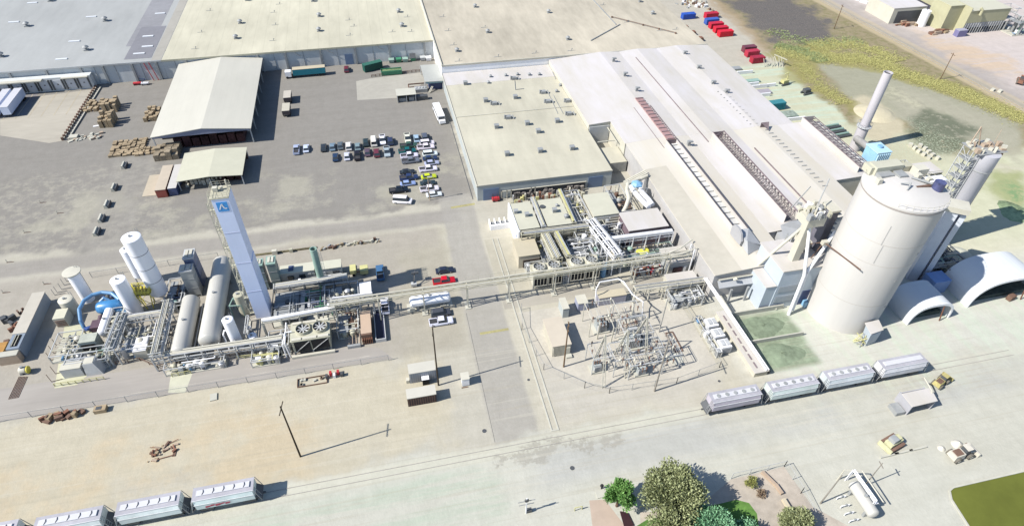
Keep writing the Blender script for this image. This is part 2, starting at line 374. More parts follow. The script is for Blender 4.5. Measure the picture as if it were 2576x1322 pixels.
sheet('pond_water', [(95.82,37.67),(97.06,38.09),(113.23,37.98),(150,39),(150,5),(98,5),(94.23,31.17),(94.89,36.25)], (.135,.15,.03), z=.012, var=.3, scale=.06)
MATS['surface_pond_water'].node_tree.nodes['Principled BSDF'].inputs['Roughness'].default_value = .12
sheet('lawn', [(52.23,44.64),(54.96,44.74),(57.04,43.60),(57.46,41.45),(56.62,39.30),(70,30),(40,28),(34.82,43.96),(37.13,44.68)], (.10,.20,.045), z=.008, var=.3, scale=1.5)
sheet('garden_soil', [(55.92,48.67),(67.46,48.91),(68.32,40.47),(78,30),(60,28),(30,28),(36.42,46.34),(45.90,44.29)], hz(210,199,184), z=.004, var=.2, scale=.7)
sheet('paved_court', [(27.96,50.40),(30.89,49.94),(32.80,44.39),(26.90,45.09)], hz(208,188,170), z=.006, var=.1)

# painted marks
struct('road_markings', MB().poly([(*(15.94,144.68),.012),(*(16.00,143.76),.012),(*(23.14,144.27),.012),(*(23.11,145.20),.012)]).poly([(*(15.47,95.18),.012),(*(15.46,94.43),.012),(*(22.33,94.51),.012),(*(22.33,95.23),.012)]), mat('faded_road_paint', hz(198,190,136), .8, .25, 1.5))
tm = MB()
for x0,x1,y in ((-120,-60,93.2),(-60,-10,93.4)): tm.box(x0,x1,y,y+.12,.008,.014)
struct('lane_line', tm, mat('white_line', hz(214,208,196), .8, .3, 1))
# railway tracks: sunk rails in the apron
for y, lab in ((63.9, 'a'), (52.0, 'b')):
    if y < 60: continue
    tr = MB()
    for dy in (-.72, .72): tr.box(-140, 135, y+dy-.05, y+dy+.05, .0, .07)
    o = solo('railway_track', 'pair of steel rails sunk in the pale apron under the hopper wagons', 'railway track', tr, mat('rail_steel', (.30,.28,.26), .5, .2, .6))
tr = MB()
for a,b in (((224.88,278.85),(234.13,161.44)),):
    d = Vector((b[0]-a[0], b[1]-a[1])).normalized(); n = Vector((-d.y, d.x))
    A = Vector(a)-d*80; B = Vector(b)+d*80
    for s in (-.8,.8):
        tr.bar((A.x+n.x*s, A.y+n.y*s, .12), (B.x+n.x*s, B.y+n.y*s, .12), .22)
solo('railway_track', 'single railway line along the weedy bank and haul road in the far corner', 'railway track', tr, MATS['rail_steel'])

kb_ = MB()
for x in (24.9, 26.3): kb_.box(x, x+.28, 66, 128, 0, .12)
solo('road_kerb', 'pair of pale concrete kerb lines along the right side of the road', 'kerb', MB().box(24.9,25.2,66,128,0,.12).box(25.2,26.3,66,66.3,0,.12).box(26.3,26.6,66,128,0,.12), CONC)
solo('wall_gutter', 'dark gutter line with pale kerb along the foot of the cream workshop wall', 'gutter', MB().box(22.9,23.1,147,196,0,.05), DGREY)
solo('yard_crack', 'thin dark seam running down the edge of the road past the site trailers', 'joint', MB().bar((13.2,66,.0),(13.4,102,.0),.06), DGREY)
solo('bank_edge', 'pale bank edge curving round the olive pond', 'bank', MB().bar((*(95.82,37.67),.05),(*(97.06,38.09),.05),.35).bar((*(97.06,38.09),.05),(*(113.29,38.06),.05),.4).bar((*(95.82,37.67),.05),(*(94.83,36.00),.05),.35).bar((*(94.83,36.00),.05),(*(94.13,30.74),.05),.4), CONC)

# ---------------------------------------------------------------- roofs and large buildings
RG = roofmat('grey_roof', hz(190,192,190), (0, 1.5), .10, seam=.9)
RC = roofmat('cream_roof', hz(224,219,196), (4.2, 0), .14, seam=.93)
RP = roofmat('sand_roof', hz(219,210,190), (0, 0), .2)
RW = roofmat('white_roof', hz(228,224,226), (1.4, 0), .03, seam=.98, dirt=hz(212,206,192))
RB = roofmat('cream_membrane_roof', hz(220,215,194), (0, 3.4), .15, seam=.97)
RS = roofmat('shed_roof', hz(222,219,206), (2.0, 0), .06, seam=.97)
RD = mat('dark_roof_patch', hz(164,164,168), .8, .12, .4)

def bldg(name, label, x0, x1, y0, y1, h, wm, rm, cat='building', over=.0, t=.18, group=None, roofname='roof'):
    r = thing(name, label, cat, ((x0+x1)/2, (y0+y1)/2), group)
    MB().box(x0, x1, y0, y1, 0, h).build('wall', wm, r)
    MB().box(x0-over-.02, x1+over+.02, y0-over-.02, y1+over+.02, h+.003, h+t).build(roofname, rm, r)
    return r
def gable(name, label, x0, x1, y0, y1, e, rg, wm, rm, cat='building', axis='y', over=.3, t=.15, walls=True):
    r = thing(name, label, cat, ((x0+x1)/2, (y0+y1)/2))
    if axis == 'y':
        xm = (x0+x1)/2
        if walls: MB().extr([(x0,0),(x1,0),(x1,e),(xm,rg-.02),(x0,e)][::-1], 'y', y0, y1).build('wall', wm, r)
        MB().extr([(x0-over,e),(xm,rg),(x1+over,e),(x1+over,e+t),(xm,rg+t),(x0-over,e+t)], 'y', y0-over, y1+over).build('roof', rm, r)
    else:
        ym = (y0+y1)/2
        if walls: MB().extr([(y0,0),(y1,0),(y1,e),(ym,rg-.02),(y0,e)], 'x', x0, x1).build('wall', wm, r)
        MB().extr([(y0-over,e),(ym,rg),(y1+over,e),(y1+over,e+t),(ym,rg+t),(y0-over,e+t)][::-1], 'x', x0-over, x1+over).build('roof', rm, r)
    return r

# roof fittings (parts of their building)
def vent(r, x, y, z, s=1.0):
    mb = MB(); mb.cyl((x,y,z), (x,y,z+.7*s), .32*s, n=8); mb.lathe([(.75*s,0),(.8*s,.15*s),(.3*s,.55*s),(.02,.6*s)], (x,y,z+.75*s), n=10)
    mb.cb(x, y, z, 1.1*s, 1.1*s, .25*s)
    mb.build('roof_vent', GREY, r)
def skylight(r, x, y, z, sx=3.0, sy=.9):
    a = MB().cb(x, y, z, sx, sy, .30).build('skylight', mat('skylight_plastic', (.62,.63,.64), .3, .05, 1), r)
def smallpipe(r, x, y, z):
    MB().cyl((x,y,z), (x,y,z+.9), .13, n=6).cyl((x,y,z+.9),(x+.35,y,z+.8),.13,n=6).cb(x-.9,y,z,1.6,.25,.12).build('roof_vent', GREY, r)
def goose(r, x, y, z, s=1):
    MB().cb(x,y,z,.9*s,.9*s,.7*s).cb(x+.1*s,y,z+.7*s,1.2*s,1.1*s,.35*s).build('roof_vent', GREY, r)

gw = thing('grey_warehouse', 'huge flat grey-roofed warehouse filling the top left corner of the picture', 'warehouse', (-140, 300))
MB().box(-230, -78.35, 246.6, 420, 0, 7.2).build('wall', WALLC, gw)
rf = MB().box(-230.3, -78.36, 246.3, 420.3, 7.203, 7.4).build('roof', RG, gw)
MB().box(-94.0, -84.5, 262, 330, 7.403, 7.42).build('roof_patch', RD, rf)
MB().box(-92.0, -82.4, 249.5, 281, 7.424, 7.44).build('roof_patch', mat('darker_roof_patch', hz(152,152,158), .8, .1, .4), rf)
MB().box(-82.0, -78.5, 247, 420, 7.403, 7.43).build('roof_edge_strip', mat('pale_roof_strip', hz(190,186,176), .8, .1, .4), rf)
MB().box(-230, -78.4, 246.15, 246.32, 7.0, 7.55).build('gutter', LGREY, gw)
for p in [(-137.16,319.35),(-137.44,290.33),(-107.95,290.78),(-107.69,261.10),(-136.82,260.45)]: vent(gw, *p, 7.4, 1.5)
for p in [(-143.94,318.08),(-144.09,295.82),(-114.80,296.46),(-114.52,270.59),(-114.51,253.94),(-87.38,295.36),(-87.47,270.65),(-85.75,260.30),(-87.51,253.93)]: skylight(gw, *p, 7.4, 4.0, 1.0)

cw = thing('cream_warehouse', 'long warehouse with pale cream roof above the vehicle yard, blue door in its wall', 'warehouse', (-27, 300))
MB().box(-78.3, 24.15, 246.6, 420, 0, 7.2).build('wall', WALLC, cw)
MB().box(-78.32, 24.18, 246.3, 420.3, 7.203, 7.42).build('roof', RC, cw)
MB().box(-78.3, 24.1, 246.13, 246.3, 7.0, 7.6).build('gutter', CREAMM, cw)
for p in [(-52.62,305.32),(-52.97,278.24),(-53.12,262.23),(-20.68,280.06),(-20.76,263.98),(13.29,278.96),(13.27,262.79),(-23.57,299.03)]: vent(cw, *p, 7.4, 1.35)
for p in [(-66.92,295.29),(-67.26,271.32),(-67.25,254.87),(-37.94,298.06),(-38.35,273.86),(-38.25,257.52),(-8.14,273.87),(-8.26,257.41),(16.59,272.93),(16.66,256.76),(-39.68,288.40),(-6.34,266.63),(8.95,257.74)]: smallpipe(cw, *p, 7.4)
# pilasters, downspouts and doors on the yard wall
for root, xs in ((gw, [-178,-166,-154,-142,-130,-118,-106.5,-99,-89,-80.5]), (cw, [-70,-44,-33.7,-20.4,-7.0,6.5,20.5])):
    for x in xs: MB().box(x-.35, x+.35, 246.0, 246.6, 0, 7.0).build('pilaster', GREY, root)
for x in (-27, -14, 0, 13, -38, -74): MB().box(x-.06, x+.06, 246.5, 246.6, .3, 6.9).build('panel_joint', GREY, cw)
for x in (-95,-102,-86): MB().box(x-.06, x+.06, 246.5, 246.6, .3, 6.9).build('panel_joint', GREY, gw)
MB().box(-11.4, -8.2, 246.4, 246.6, 0, 4.3).build('door', DOORB, cw)
for a, bx in ((-17.5,-15.0),(2.0,4.2),(-30,-28.2)):
    MB().tube([(a,246.3,7.1),(a+.3,246.2,6.2),(bx,246.2,5.2)], .12, 6).build('downspout', GREY, cw)
for x in (-84.6,-82.9): MB().bar((x,246.2,7.0),(x+1.3,245.9,0),.25).build('brace', RED, gw)
# dock block
dk = thing('loading_dock', 'low dock wall with a row of roller doors under a pale canopy', 'loading dock', (-120, 243))
MB().box(-175, -103.3, 243.4, 246.1, 0, 5.1).build('wall', WALLC, dk)
MB().box(-175, -119, 241.6, 243.4, 4.75, 5.15).build('canopy', OFFW, dk)
MB().box(-112.8, -103.9, 242.4, 243.4, 4.75, 5.1).build('canopy', OFFW, dk)
for i in range(9):
    x = -106 - i*4.4
    d = MB().box(x-1.5, x+1.5, 243.25, 243.4, 1.1, 4.2).build('roller_door', mat('dock_door', (.48,.50,.53), .5, .05), dk)
    MB().box(x-1.9, x-1.55, 242.9, 243.4, .6, 4.5).box(x+1.55, x+1.9, 242.9, 243.4, .6, 4.5).build('dock_bumper', DGREY, dk)
    MB().box(x-.25, x+.25, 243.2, 243.245, 2.4, 2.8).build('door_window', DGREY, d)
pb = MB()
for i in range(7):
    x = -104 - i*4.0; pb.box(x-.12, x+.12, 224, 243, .008, .02)
struct('dock_lane_lines', pb, mat('dusty_line', hz(208,196,170), .8, .2, 1))

pk = thing('sand_roofed_factory', 'largest flat roof, sandy pink membrane with scattered vents at the top centre', 'factory', (78, 300))
MB().box(24.2, 132.2, 220.6, 420, 0, 7.9).build('wall', mat('white_wall',(.80,.80,.80),.7,.05,.5), pk)
MB().box(24.17, 132.4, 220.4, 420.3, 7.903, 8.1).build('roof', RP, pk)
MB().box(24.18, 24.6, 220.4, 420, 8.103, 8.6).box(24.7, 132.3, 220.41, 220.7, 8.103, 8.5).build('parapet', OFFW, pk)
for p in [(47.10,277.23),(47.20,248.29),(31.90,232.39),(77.76,265.04),(77.84,235.45),(122.81,270.52),(122.82,255.42)]: vent(pk, *p, 8.1, 1.2)
for p in [(31.67,253.21),(31.66,238.65),(31.62,268.62),(46.78,224.71),(31.39,223.62),(108.80,248.70),(126.25,237.47),(61.88,225.22),(76.39,225.03),(119.01,237.35),(104.97,269.96),(47.17,253.96)]: smallpipe(pk, *p, 8.1)
for a, c in (((102.18,277.24),(102.70,246.83)),((104.39,246.52),(86.80,232.60))):
    MB().bar((*a,8.25),(*c,8.25),.45).build('roof_curb', GREY, pk)
a, c = (103.68,254.64),(124.06,233.18)
pp = MB().bar((*a,8.6),(*c,8.6),.25)
for i in range(5):
    t = i/4; pp.cb(a[0]+(c[0]-a[0])*t, a[1]+(c[1]-a[1])*t, 8.1, .6,.6,.6)
pp.build('roof_pipe', BROWN, pk)
MB().box(132.3, 132.6, 240, 246, 2, 7).box(132.3,132.6,214,219,1,6.5).build('dark_doorway', DGREY, pk)

# flat cream workshop beside the yard
cb = thing('cream_workshop', 'flat cream workshop with many small roof vents and two blue doors', 'workshop', (45, 182))
MB().prism([(24.2,145.9),(65.7,145.9),(65.7,220.35),(24.2,220.35)], 0, 5.2).build('wall', mat('workshop_wall', (.36,.39,.39), .7, .1, .5), cb)
MB().box(24.18, 65.75, 145.7, 210, 5.203, 5.4).build('roof', RB, cb)
MB().box(24.2, 65.74, 210.02, 220.3, 5.203, 5.42).build('roof_strip', RW, cb)
MB().box(24.2, 65.7, 186.2, 186.45, 5.403, 5.62).build('roof_curb', OFFW, cb)
MB().box(24.0, 24.17, 145.7, 220.3, 4.9, 5.6).box(24.19, 65.7, 145.68, 145.9, 5.403, 5.6).build('parapet', OFFW, cb)
for p in [(46.81,195.71),(46.64,177.12),(56.88,176.73),(46.64,159.94),(56.89,159.49),(48.97,171.47),(31.25,209.55),(36.07,195.29),(36.21,176.96),(36.10,160.08)]: goose(cb, *p, 5.4, 1.3)
for p in [(51.82,213.59),(56.19,212.54),(59.93,212.06),(65.37,202.01),(69.97,203.83),(62.66,197.78),(66.59,197.55),(41.49,213.85),(47.29,213.65),(39.79,209.01)]: vent(cb, *p, 5.4, .8)
for p in [(49.81,210.39),(57.69,197.69),(57.52,190.68),(64.55,189.82),(62.37,180.86),(38.75,192.82),(41.44,182.43)]:
    x,y = p; MB().cb(x,y,5.4,1.8,1.4,1.0).cyl((x-1.2,y,5.4),(x-1.2,y,6.8),.3,n=8).tube([(x+.8,y,5.6),(x+1.6,y+.2,6.3),(x+1.9,y-.8,5.5)],.2,6).build('roof_fan', GREY, cb)
for pts in ([(59.46,197.87),(58.78,182.30)],[(60.81,195.56),(60.57,181.95)],[(65.55,213.63),(65.14,207.49)],[(49.81,209.29),(48.41,202.06),(51.67,202.28)]):
    MB().tube([(*q,5.55) for q in pts], .1, 5).build('roof_pipe', GREY, cb)
MB().box(25.9,30.6,145.72,145.9,0,4.0).build('door', DOORB, cb)
MB().box(58.3,62.9,145.72,145.9,0,3.9).build('door', DOORB, cb)
op = MB().box(34.3,57.4,145.74,145.9,.2,2.6).build('open_bay', DGREY, cb)
fr = MB()
for x in (31.4,33.0,34.3,40.4,41.6): fr.box(x-.12,x+.12,145.4,145.7,0,2.8)
fr.box(31.3,57.6,145.4,145.7,2.6,2.8); fr.build('bay_frame', OFFW, cb)
st = MB(); 
for i in range(60):
    x = random.uniform(34.6,57); s = random.uniform(.3,1.2); st.cb(x, random.uniform(144.6,145.5), 0, s, random.uniform(.2,.6), random.uniform(.5,2.2))
st.build('stored_stock', mat('mixed_stock', (.30,.27,.24), .7, .9, 1.5, var2=(.03,.03,.035)), cb)

# white sawtooth factory: four gabled bays with ridge monitors
wf = thing('white_factory', 'white-roofed factory of long parallel bays with open ridge ventilators', 'factory', (100, 160))
prof = [(65.8,7.1),(73.2,7.6),(86.5,8.6),(94.3,8.1),(102,8.7),(110,8.2),(118.6,8.8),(126,8.3),(132.15,8.0)]
def baysheet(name, pr, y0, y1, m=RW, t=.2):
    MB().extr([(x,z) for x,z in pr]+[(x,z+t) for x,z in pr[::-1]], 'y', y0, y1).build(name, m, wf)
def baywall(pr, y0, y1, m=OFFW):
    MB().extr([(pr[0][0]+.05,0)]+[(x if 0<i<len(pr)-1 else x+(.05 if i==0 else -.05), z-.01) for i,(x,z) in enumerate(pr)]+[(pr[-1][0]-.05,0)], 'y', y0+.1, y1-.1).build('wall', m, wf)
baysheet('roof', prof, 170, 220.35); baywall(prof, 170, 220.3)
pr2 = [(73.2,7.6)]+prof[2:]
baysheet('roof', pr2, 156, 169.98); baywall(pr2, 156, 169.95)
A_ = [(73.4,7.6),(80.5,8.15),(86.5,8.6),(94.28,8.1)]
baysheet('roof', A_, 94.6, 155.98, roofmat('white_cream_roof', hz(224,220,212), (1.4,0), .06, seam=.97, dirt=hz(222,214,196))); baywall(A_, 94.7, 155.95, mat('factory_wall', (.38,.37,.36), .7, .1, .5))
B_ = [(94.32,8.1),(102,8.7),(110,8.2)]
baysheet('roof', B_, 106.4, 155.98); baywall(B_, 106.5, 155.95, SHADEG)
C_ = [(110.03,8.2),(118.6,8.8),(126,8.3)]
baysheet('roof', C_, 108, 155.98, MATS['white_cream_roof']); baywall(C_, 108.1, 155.95, SHADEG)
D_ = [(126.03,8.3),(134,8.6),(141,8.2)]
baysheet('roof', D_, 124, 155.98); baywall(D_, 124.1, 155.95, OFFW)
MB().extr([(73.42,7.83),(80.4,8.36),(80.4,8.39),(73.42,7.86)][::-1],'y',94.7,141).build('roof_patch', mat('cream_coating', hz(214,208,193),.8,.1,.3), wf)
# low apron roof in front of bay A and its awning
for x, y0, y1 in ((98.6,150.5,213.2),(111.2,112,144.5)):
    MB().box(x-.1, x+.1, y0, y1, 8.0, 8.85).build('gutter', TRUSS, wf)
def monitor(x0, x1, y0, y1, zb, zt, ribs, light=True):
    mn = MB().box(x0, x1, y0, y1, zb-1.2, zb+.1).build('monitor', mat('monitor_floor_%d' % light, (.50,.50,.49) if light else (.26,.25,.25), .7, .2, 1), wf)
    MB().box(x0-.12, x0, y0, y1, zb-1.2, zt).box(x0-.2,x0-.05,y0,y1,zt+.003,zt+.15).build('monitor_side', RW, mn)
    MB().box(x1, x1+.12, y0, y1, zb-1.2, zt).build('monitor_side', RW, mn)
    MB().box(x0-.22, x0-.02, y0, y1, zt+.16, zt+.3).box(x1-.1, x1+.16, y0, y1, zt+.01, zt+.3).build('monitor_edge', TRUSS if not light else mat('dark_edge',(.10,.09,.10),.7,.2,1), mn)
    for i in range(ribs):
        y = y0+(y1-y0)*(i+.5)/ribs
        if light: MB().box(x0+.1, x1-.1, y-.04, y+.04, zb+.15, zb+.4).build('rib', GREY, mn)
        else:
            q = MB().bar((x0,y-.9,zt),(x1,y+.9,zt),.16).bar((x1,y+.9,zt),(x0,y+.9,zt),.14).bar((x0,y-.9,zt),((x0+x1)/2,y,zb),.14).bar((x1,y+.9,zt),((x0+x1)/2,y,zb),.14); q.build('truss', TRUSS, mn)
    MB().poly([(x0,y1,zt),(x1,y1,zt),((x0+x1)/2,y1+.02,zb-.6)]).poly([(x0,y1+.05,zt),(x1,y1+.05,zt),(x1,y1+.05,zb-.5),(x0,y1+.05,zb-.5)]).build('end_wall', TRUSS, mn)
    return mn
m1 = monitor(84.75, 88.1, 107.0, 151.6, 8.7, 10.3, 18)
m2 = monitor(100.2, 103.8, 109.0, 151.8, 8.9, 11.1, 26, False)
# red grating on the first bay, north of its monitor
fl = MB().box(86.1, 88.6, 152.6, 181.5, 8.5, 9.15).build('ridge_vent_panel', mat('pink_grating', hz(196,160,158), .7, .25, 1.2), wf)
for i in range(13):
    y = 153.6+i*2.25; MB().box(86.1, 88.8, y, y+.25, 9.16, 9.4).build('louver', TRUSS, fl)
MB().box(83.5,83.62,150,176,8.3,8.7).box(89.4,89.55,152,176,8.3,8.95).build('guide_rail', TRUSS, wf)
# wedge hood closing the near end of the first monitor
hd = MB().hexa([(84.4,101.2,8.8),(89.0,101.2,8.6),(88.6,107,8.8),(84.6,107,8.8)], [(84.4,101.2,11.3),(89.0,101.2,9.4),(88.2,106.9,10.4),(84.7,106.9,10.4)]).build('monitor_hood', SHADEG, wf)
MB().extr([(105.2,9.0),(107.5,9.0),(107.5,11.4),(106.6,12.6),(104.9,12.9),(103.2,12.2),(102.2,10.6),(102.4,9.2)], 'x', 83.6, 84.1).build('side_shield', mat('shade_grey_sheet', (.30,.30,.31), .6, .05), hd)
MB().hexa([(84.2,99.0,8.9),(89.4,100.9,8.7),(89.3,101.1,8.7),(84.2,101.1,8.9)],[(84.3,100.9,11.7),(84.5,101.0,11.7),(84.5,101.1,11.7),(84.3,101.1,11.7)]).build('front_panel', SHADEG, hd)
# third bay ridge slots and fourth bay truss parapet
tri = MB().poly([(118.9,155.0,10.6),(121.6,155.0,10.6),(120.3,152.2,9.3)]).box(118.9,121.6,155.02,155.15,8.9,10.65); tri.build('end_wall', TRUSS, wf)
for i in range(16):
    y = 153-i*2.1; MB().box(119.6,121.3,y,y+.06,8.9,9.25).build('rib', LGREY, wf)
for i in range(11):
    y = 157.5+i*2.3; MB().box(118.7,119.6,y,y+.12,8.8,9.05).build('ridge_slot', GREY, wf); MB().box(116.6,117.1,y,y+.12,8.8,9.1).build('ridge_slot', GREY, wf)
tp = MB().box(134.4,138.4,126.0,155.7,8.45,8.7).build('monitor', mat('monitor_floor_dark',(.28,.26,.26),.7,.3,1), wf)
MB().box(134.2,134.38,126,155.7,8.3,10.6).box(134.2,138.5,155.72,155.9,8.3,10.7).build('monitor_side', RW, tp)
for i in range(13):
    y = 126.5+i*2.25; MB().bar((134.4,y,10.6),(138.3,y+1.1,10.4),.16).bar((138.3,y+1.1,10.4),(134.4,y+2.2,10.6),.16).build('truss', TRUSS, tp)
MB().bar((138.4,126,10.5),(138.4,155.7,10.5),.22).bar((138.4,126,9.2),(138.4,155.7,9.2),.15).bar((134.4,126,10.7),(134.4,155.7,10.7),.2).build('rail', TRUSS, tp)
for p in [(88.80,211.49),(88.69,198.95),(88.75,187.10),(118.31,212.28),(118.05,199.37),(117.68,186.70),(91.71,150.16),(119.36,179.60)]:
    x,y = p; MB().cb(x,y,8.2,.9,.9,1.9).cb(x+.2,y-.5,9.9,1.5,.8,.4).build('roof_vent', GREY, wf)

# recess between workshop and factory
rc = thing('recess_shelter', 'small shelter in the recess between the cream workshop and the white factory', 'shelter', (69, 168))
MB().box(66.2,72.9,152,161,0,3.6,.0).build('wall', mat('recess_wall',(.30,.30,.28),.7,.2,1), rc)
MB().box(66.2,72.9,152,161,3.603,3.8).build('roof', RB, rc)
MB().box(66.0,73.0,169.55,169.85,0,6.6).build('back_wall', LGREY, rc)
MB().bar((72.2,169.4,6),(72.2,160,5.9),.3).bar((66.4,162,5.5),(72.3,162,5.5),.3).build('frame', OFFW, rc)

# ---------------------------------------------------------------- vehicles
def vehicle(kind, label, col, loc=(0,0), rz=0, group=None, cat=None, extra=None):
    """nose towards +x in its own frame"""
    spec = {'sedan':(4.7,1.85,.75,1.42), 'suv':(4.8,1.95,.9,1.75), 'pickup':(5.7,2.0,.95,1.8), 'van':(5.6,2.05,1.1,2.2)}[kind]
    Lh, Wd, hb, ht = spec[0]/2, spec[1]/2, spec[2], spec[3]
    r = thing({'sedan':'parked_car','suv':'parked_suv','pickup':'pickup_truck','van':'parked_van'}[kind], label, cat or {'sedan':'car','suv':'suv','pickup':'pickup truck','van':'van'}[kind], (0,0,0), group)
    rnd = random.Random(label)
    m = mat('car_paint_%d_%d_%d' % col, tuple(v*.78 for v in lin(col)), .28, 0)
    z0 = .32
    b = MB()
    prof = [(-Lh,z0+.1),(-Lh+.1,z0),(Lh-.1,z0),(Lh,z0+.12),(Lh-.02,hb-.16),(Lh-.35,hb),(-Lh+.12,hb+.04),(-Lh,hb-.15)]
    n = len(prof)
    i = len(b.v)
    for y, k in ((-Wd,1.0),(-Wd+.08,1.0),(Wd-.08,1.0),(Wd,1.0)):
        inn = .12 if abs(y) == Wd else 0
        for x, z in prof: b.v.append((x-math.copysign(inn,x), y, z-(inn*.6 if z > hb-.2 else 0)))
    b.f.append(tuple(i+k for k in range(n))); b.f.append(tuple(i+3*n+n-1-k for k in range(n)))
    for s_ in range(3):
        for k in range(n):
            b.f.append((i+s_*n+(k+1)%n, i+s_*n+k, i+(s_+1)*n+k, i+(s_+1)*n+(k+1)%n))
    b.build('body', m, r, True)
    xa, xb, ta, tb = {'sedan':(-Lh+.55,Lh-1.25,-Lh+1.15,Lh-2.05), 'suv':(-Lh+.12,Lh-1.15,-Lh+.4,Lh-1.75), 'pickup':(-.75,Lh-1.35,-.6,Lh-2.1), 'van':(-Lh+.1,Lh-.8,-Lh+.2,Lh-1.5)}[kind]
    wd = Wd-.08; wt = Wd-.28
    MB().hexa([(xa,-wd,hb+.003),(xb,-wd,hb+.003),(xb,wd,hb+.003),(xa,wd,hb+.003)], [(ta,-wt,ht-.07),(tb,-wt,ht-.07),(tb,wt,ht-.07),(ta,wt,ht-.07)]).build('window', GLASS, r)
    MB().hexa([(ta-.04,-wt-.02,ht-.068),(tb+.04,-wt-.02,ht-.068),(tb+.04,wt+.02,ht-.068),(ta-.04,wt+.02,ht-.068)], [(ta+.06,-wt+.08,ht),(tb-.06,-wt+.08,ht),(tb-.06,wt-.08,ht),(ta+.06,wt-.08,ht)]).build('roof', m, r)
    if kind == 'pickup' and extra != 'cover':
        MB().box(-Lh+.16, -.9, -Wd+.2, Wd-.2, hb-.02, hb+.07).build('truck_bed', mat('bed_liner', (.05,.05,.055), .8, .2, 2), r)
        MB().box(-Lh+.05,-.82,-Wd+.04,-Wd+.2,hb-.05,hb+.2).box(-Lh+.05,-.82,Wd-.2,Wd-.04,hb-.05,hb+.2).box(-Lh+.02,-Lh+.14,-Wd+.2,Wd-.2,hb-.05,hb+.18).build('bed_rail', m, r)
    for sx in (-Lh+.95, Lh-.95):
        for sy in (-1, 1):
            w_ = MB().cyl((sx, sy*(Wd-.24), .35), (sx, sy*(Wd+.01), .35), .35, n=12).build('wheel', BLACK, r)
            MB().cyl((sx, sy*(Wd+.012), .35), (sx, sy*(Wd+.03), .35), .19, n=8).build('rim', LGREY, w_)
    for sy in (-1, 1):
        MB().box(Lh-.12, Lh+.02, sy*(Wd-.42)-.18, sy*(Wd-.42)+.18, hb-.34, hb-.2).build('headlight', mat('lamp_glass',(.6,.6,.58),.2,0), r)
    r.location = (loc[0], loc[1], 0); r.rotation_euler = (0,0,rz)
    return r
GY = 'vehicles parked in the yard'
vehicle('sedan', 'dark grey car at the left end of the upper parked row', (52,56,62), (-20.13,183.86), R(90), GY)
vehicle('sedan', 'light steel-blue car, second from the left in the upper row', (120,140,155), (-17.28,183.80), R(90), GY)
vehicle('sedan', 'mid grey car, third from the left in the upper row', (95,105,112), (-14.77,184.05), R(90), GY)
vehicle('suv', 'white SUV between two grey cars in the upper row', (232,228,225), (-12.09,183.03), R(90), GY)
vehicle('sedan', 'pale teal-grey car tucked beside a dark green SUV', (130,150,155), (-9.19,182.33), R(90), GY)
vehicle('suv', 'dark green-grey SUV parked ahead of the row line', (45,60,62), (-6.46,184.31), R(90), GY)
vehicle('van', 'white van parked between the green-grey SUV and the white pickup', (235,232,222), (-3.86,184.31), R(90), GY)
vehicle('pickup', 'white pickup with its black bed pointing to the warehouse', (238,238,245), (-0.95,184.93), R(-90), GY)
vehicle('suv', 'dark blue SUV at the right end of the upper row', (52,60,88), (1.53,183.59), R(90), GY)
vehicle('sedan', 'dark blue car at the left end of the lower row', (40,60,90), (-16.41,177.27), R(90), GY)
vehicle('sedan', 'silver-white car in the lower row between two dark ones', (210,212,225), (-12.78,177.15), R(90), GY)
vehicle('pickup', 'black pickup in the middle of the lower row', (35,30,38), (-9.55,176.91), R(90), GY)
vehicle('sedan', 'maroon-grey car beside the dark red SUV', (95,78,92), (-6.26,178.27), R(90), GY)
vehicle('suv', 'dark red SUV in the lower row', (110,50,62), (-3.36,177.21), R(90), GY)
vehicle('pickup', 'silver pickup at the right end of the lower row', (165,178,185), (-0.02,177.24), R(-90), GY)
vehicle('pickup', 'cream pickup at the top left of the right-hand cluster', (222,222,205), (7.32,184.39), R(-90), GY)
vehicle('sedan', 'pale blue car at the top of the right-hand cluster', (165,190,210), (10.25,183.81), R(90), GY)
vehicle('suv', 'slate grey SUV at the top right of the right-hand cluster', (88,95,110), (13.07,184.13), R(90), GY)
vehicle('pickup', 'dark green pickup lying across below the cream pickup', (60,90,75), (7.19,179.74), R(0), GY)
vehicle('pickup', 'teal pickup lying across between green and white pickups', (20,100,100), (6.43,176.38), R(0), GY)
vehicle('pickup', 'white pickup just above the grey pickup in the left column', (235,230,245), (6.79,173.48), R(0), GY)
vehicle('pickup', 'grey pickup under the white pickup in the left column', (120,125,135), (6.92,170.49), R(0), GY)
vehicle('suv', 'white SUV topmost of the right column', (240,232,240), (13.37,180.12), R(0), GY)
vehicle('pickup', 'white pickup with pinkish tint, second in the right column', (245,235,245), (12.63,177.63), R(0), GY)
vehicle('suv', 'white SUV directly above the navy car', (235,245,245), (13.52,173.36), R(0), GY)
vehicle('sedan', 'navy car in the right column under a white SUV', (45,60,95), (13.20,170.82), R(0), GY)
vehicle('sedan', 'silver-blue car below the navy car', (175,180,205), (13.39,168.04), R(0), GY)
vehicle('pickup', 'white pickup with dark bed above the yellow car', (240,235,250), (11.82,164.71), R(0), GY)
vehicle('sedan', 'black car topmost of the lower left group', (45,48,55), (5.29,164.51), R(0), GY)
vehicle('pickup', 'dark blue pickup between the black car and pale blue car', (45,60,100), (5.47,161.15), R(0), GY)
vehicle('sedan', 'pale blue car above the black pickup', (150,170,215), (4.88,158.21), R(0), GY)
vehicle('pickup', 'black pickup standing out to the left above the white van', (25,32,42), (1.81,155.15), R(0), GY)
vehicle('van', 'white van parked askew, nearest vehicle of the yard', (245,242,245), (2.49,149.60), R(-18), GY)
vehicle('sedan', 'bright yellow car in the right column', (200,215,40), (11.54,160.67), R(0), GY)
vehicle('sedan', 'dark green car just below the yellow car', (50,65,70), (10.83,157.38), R(0), GY)
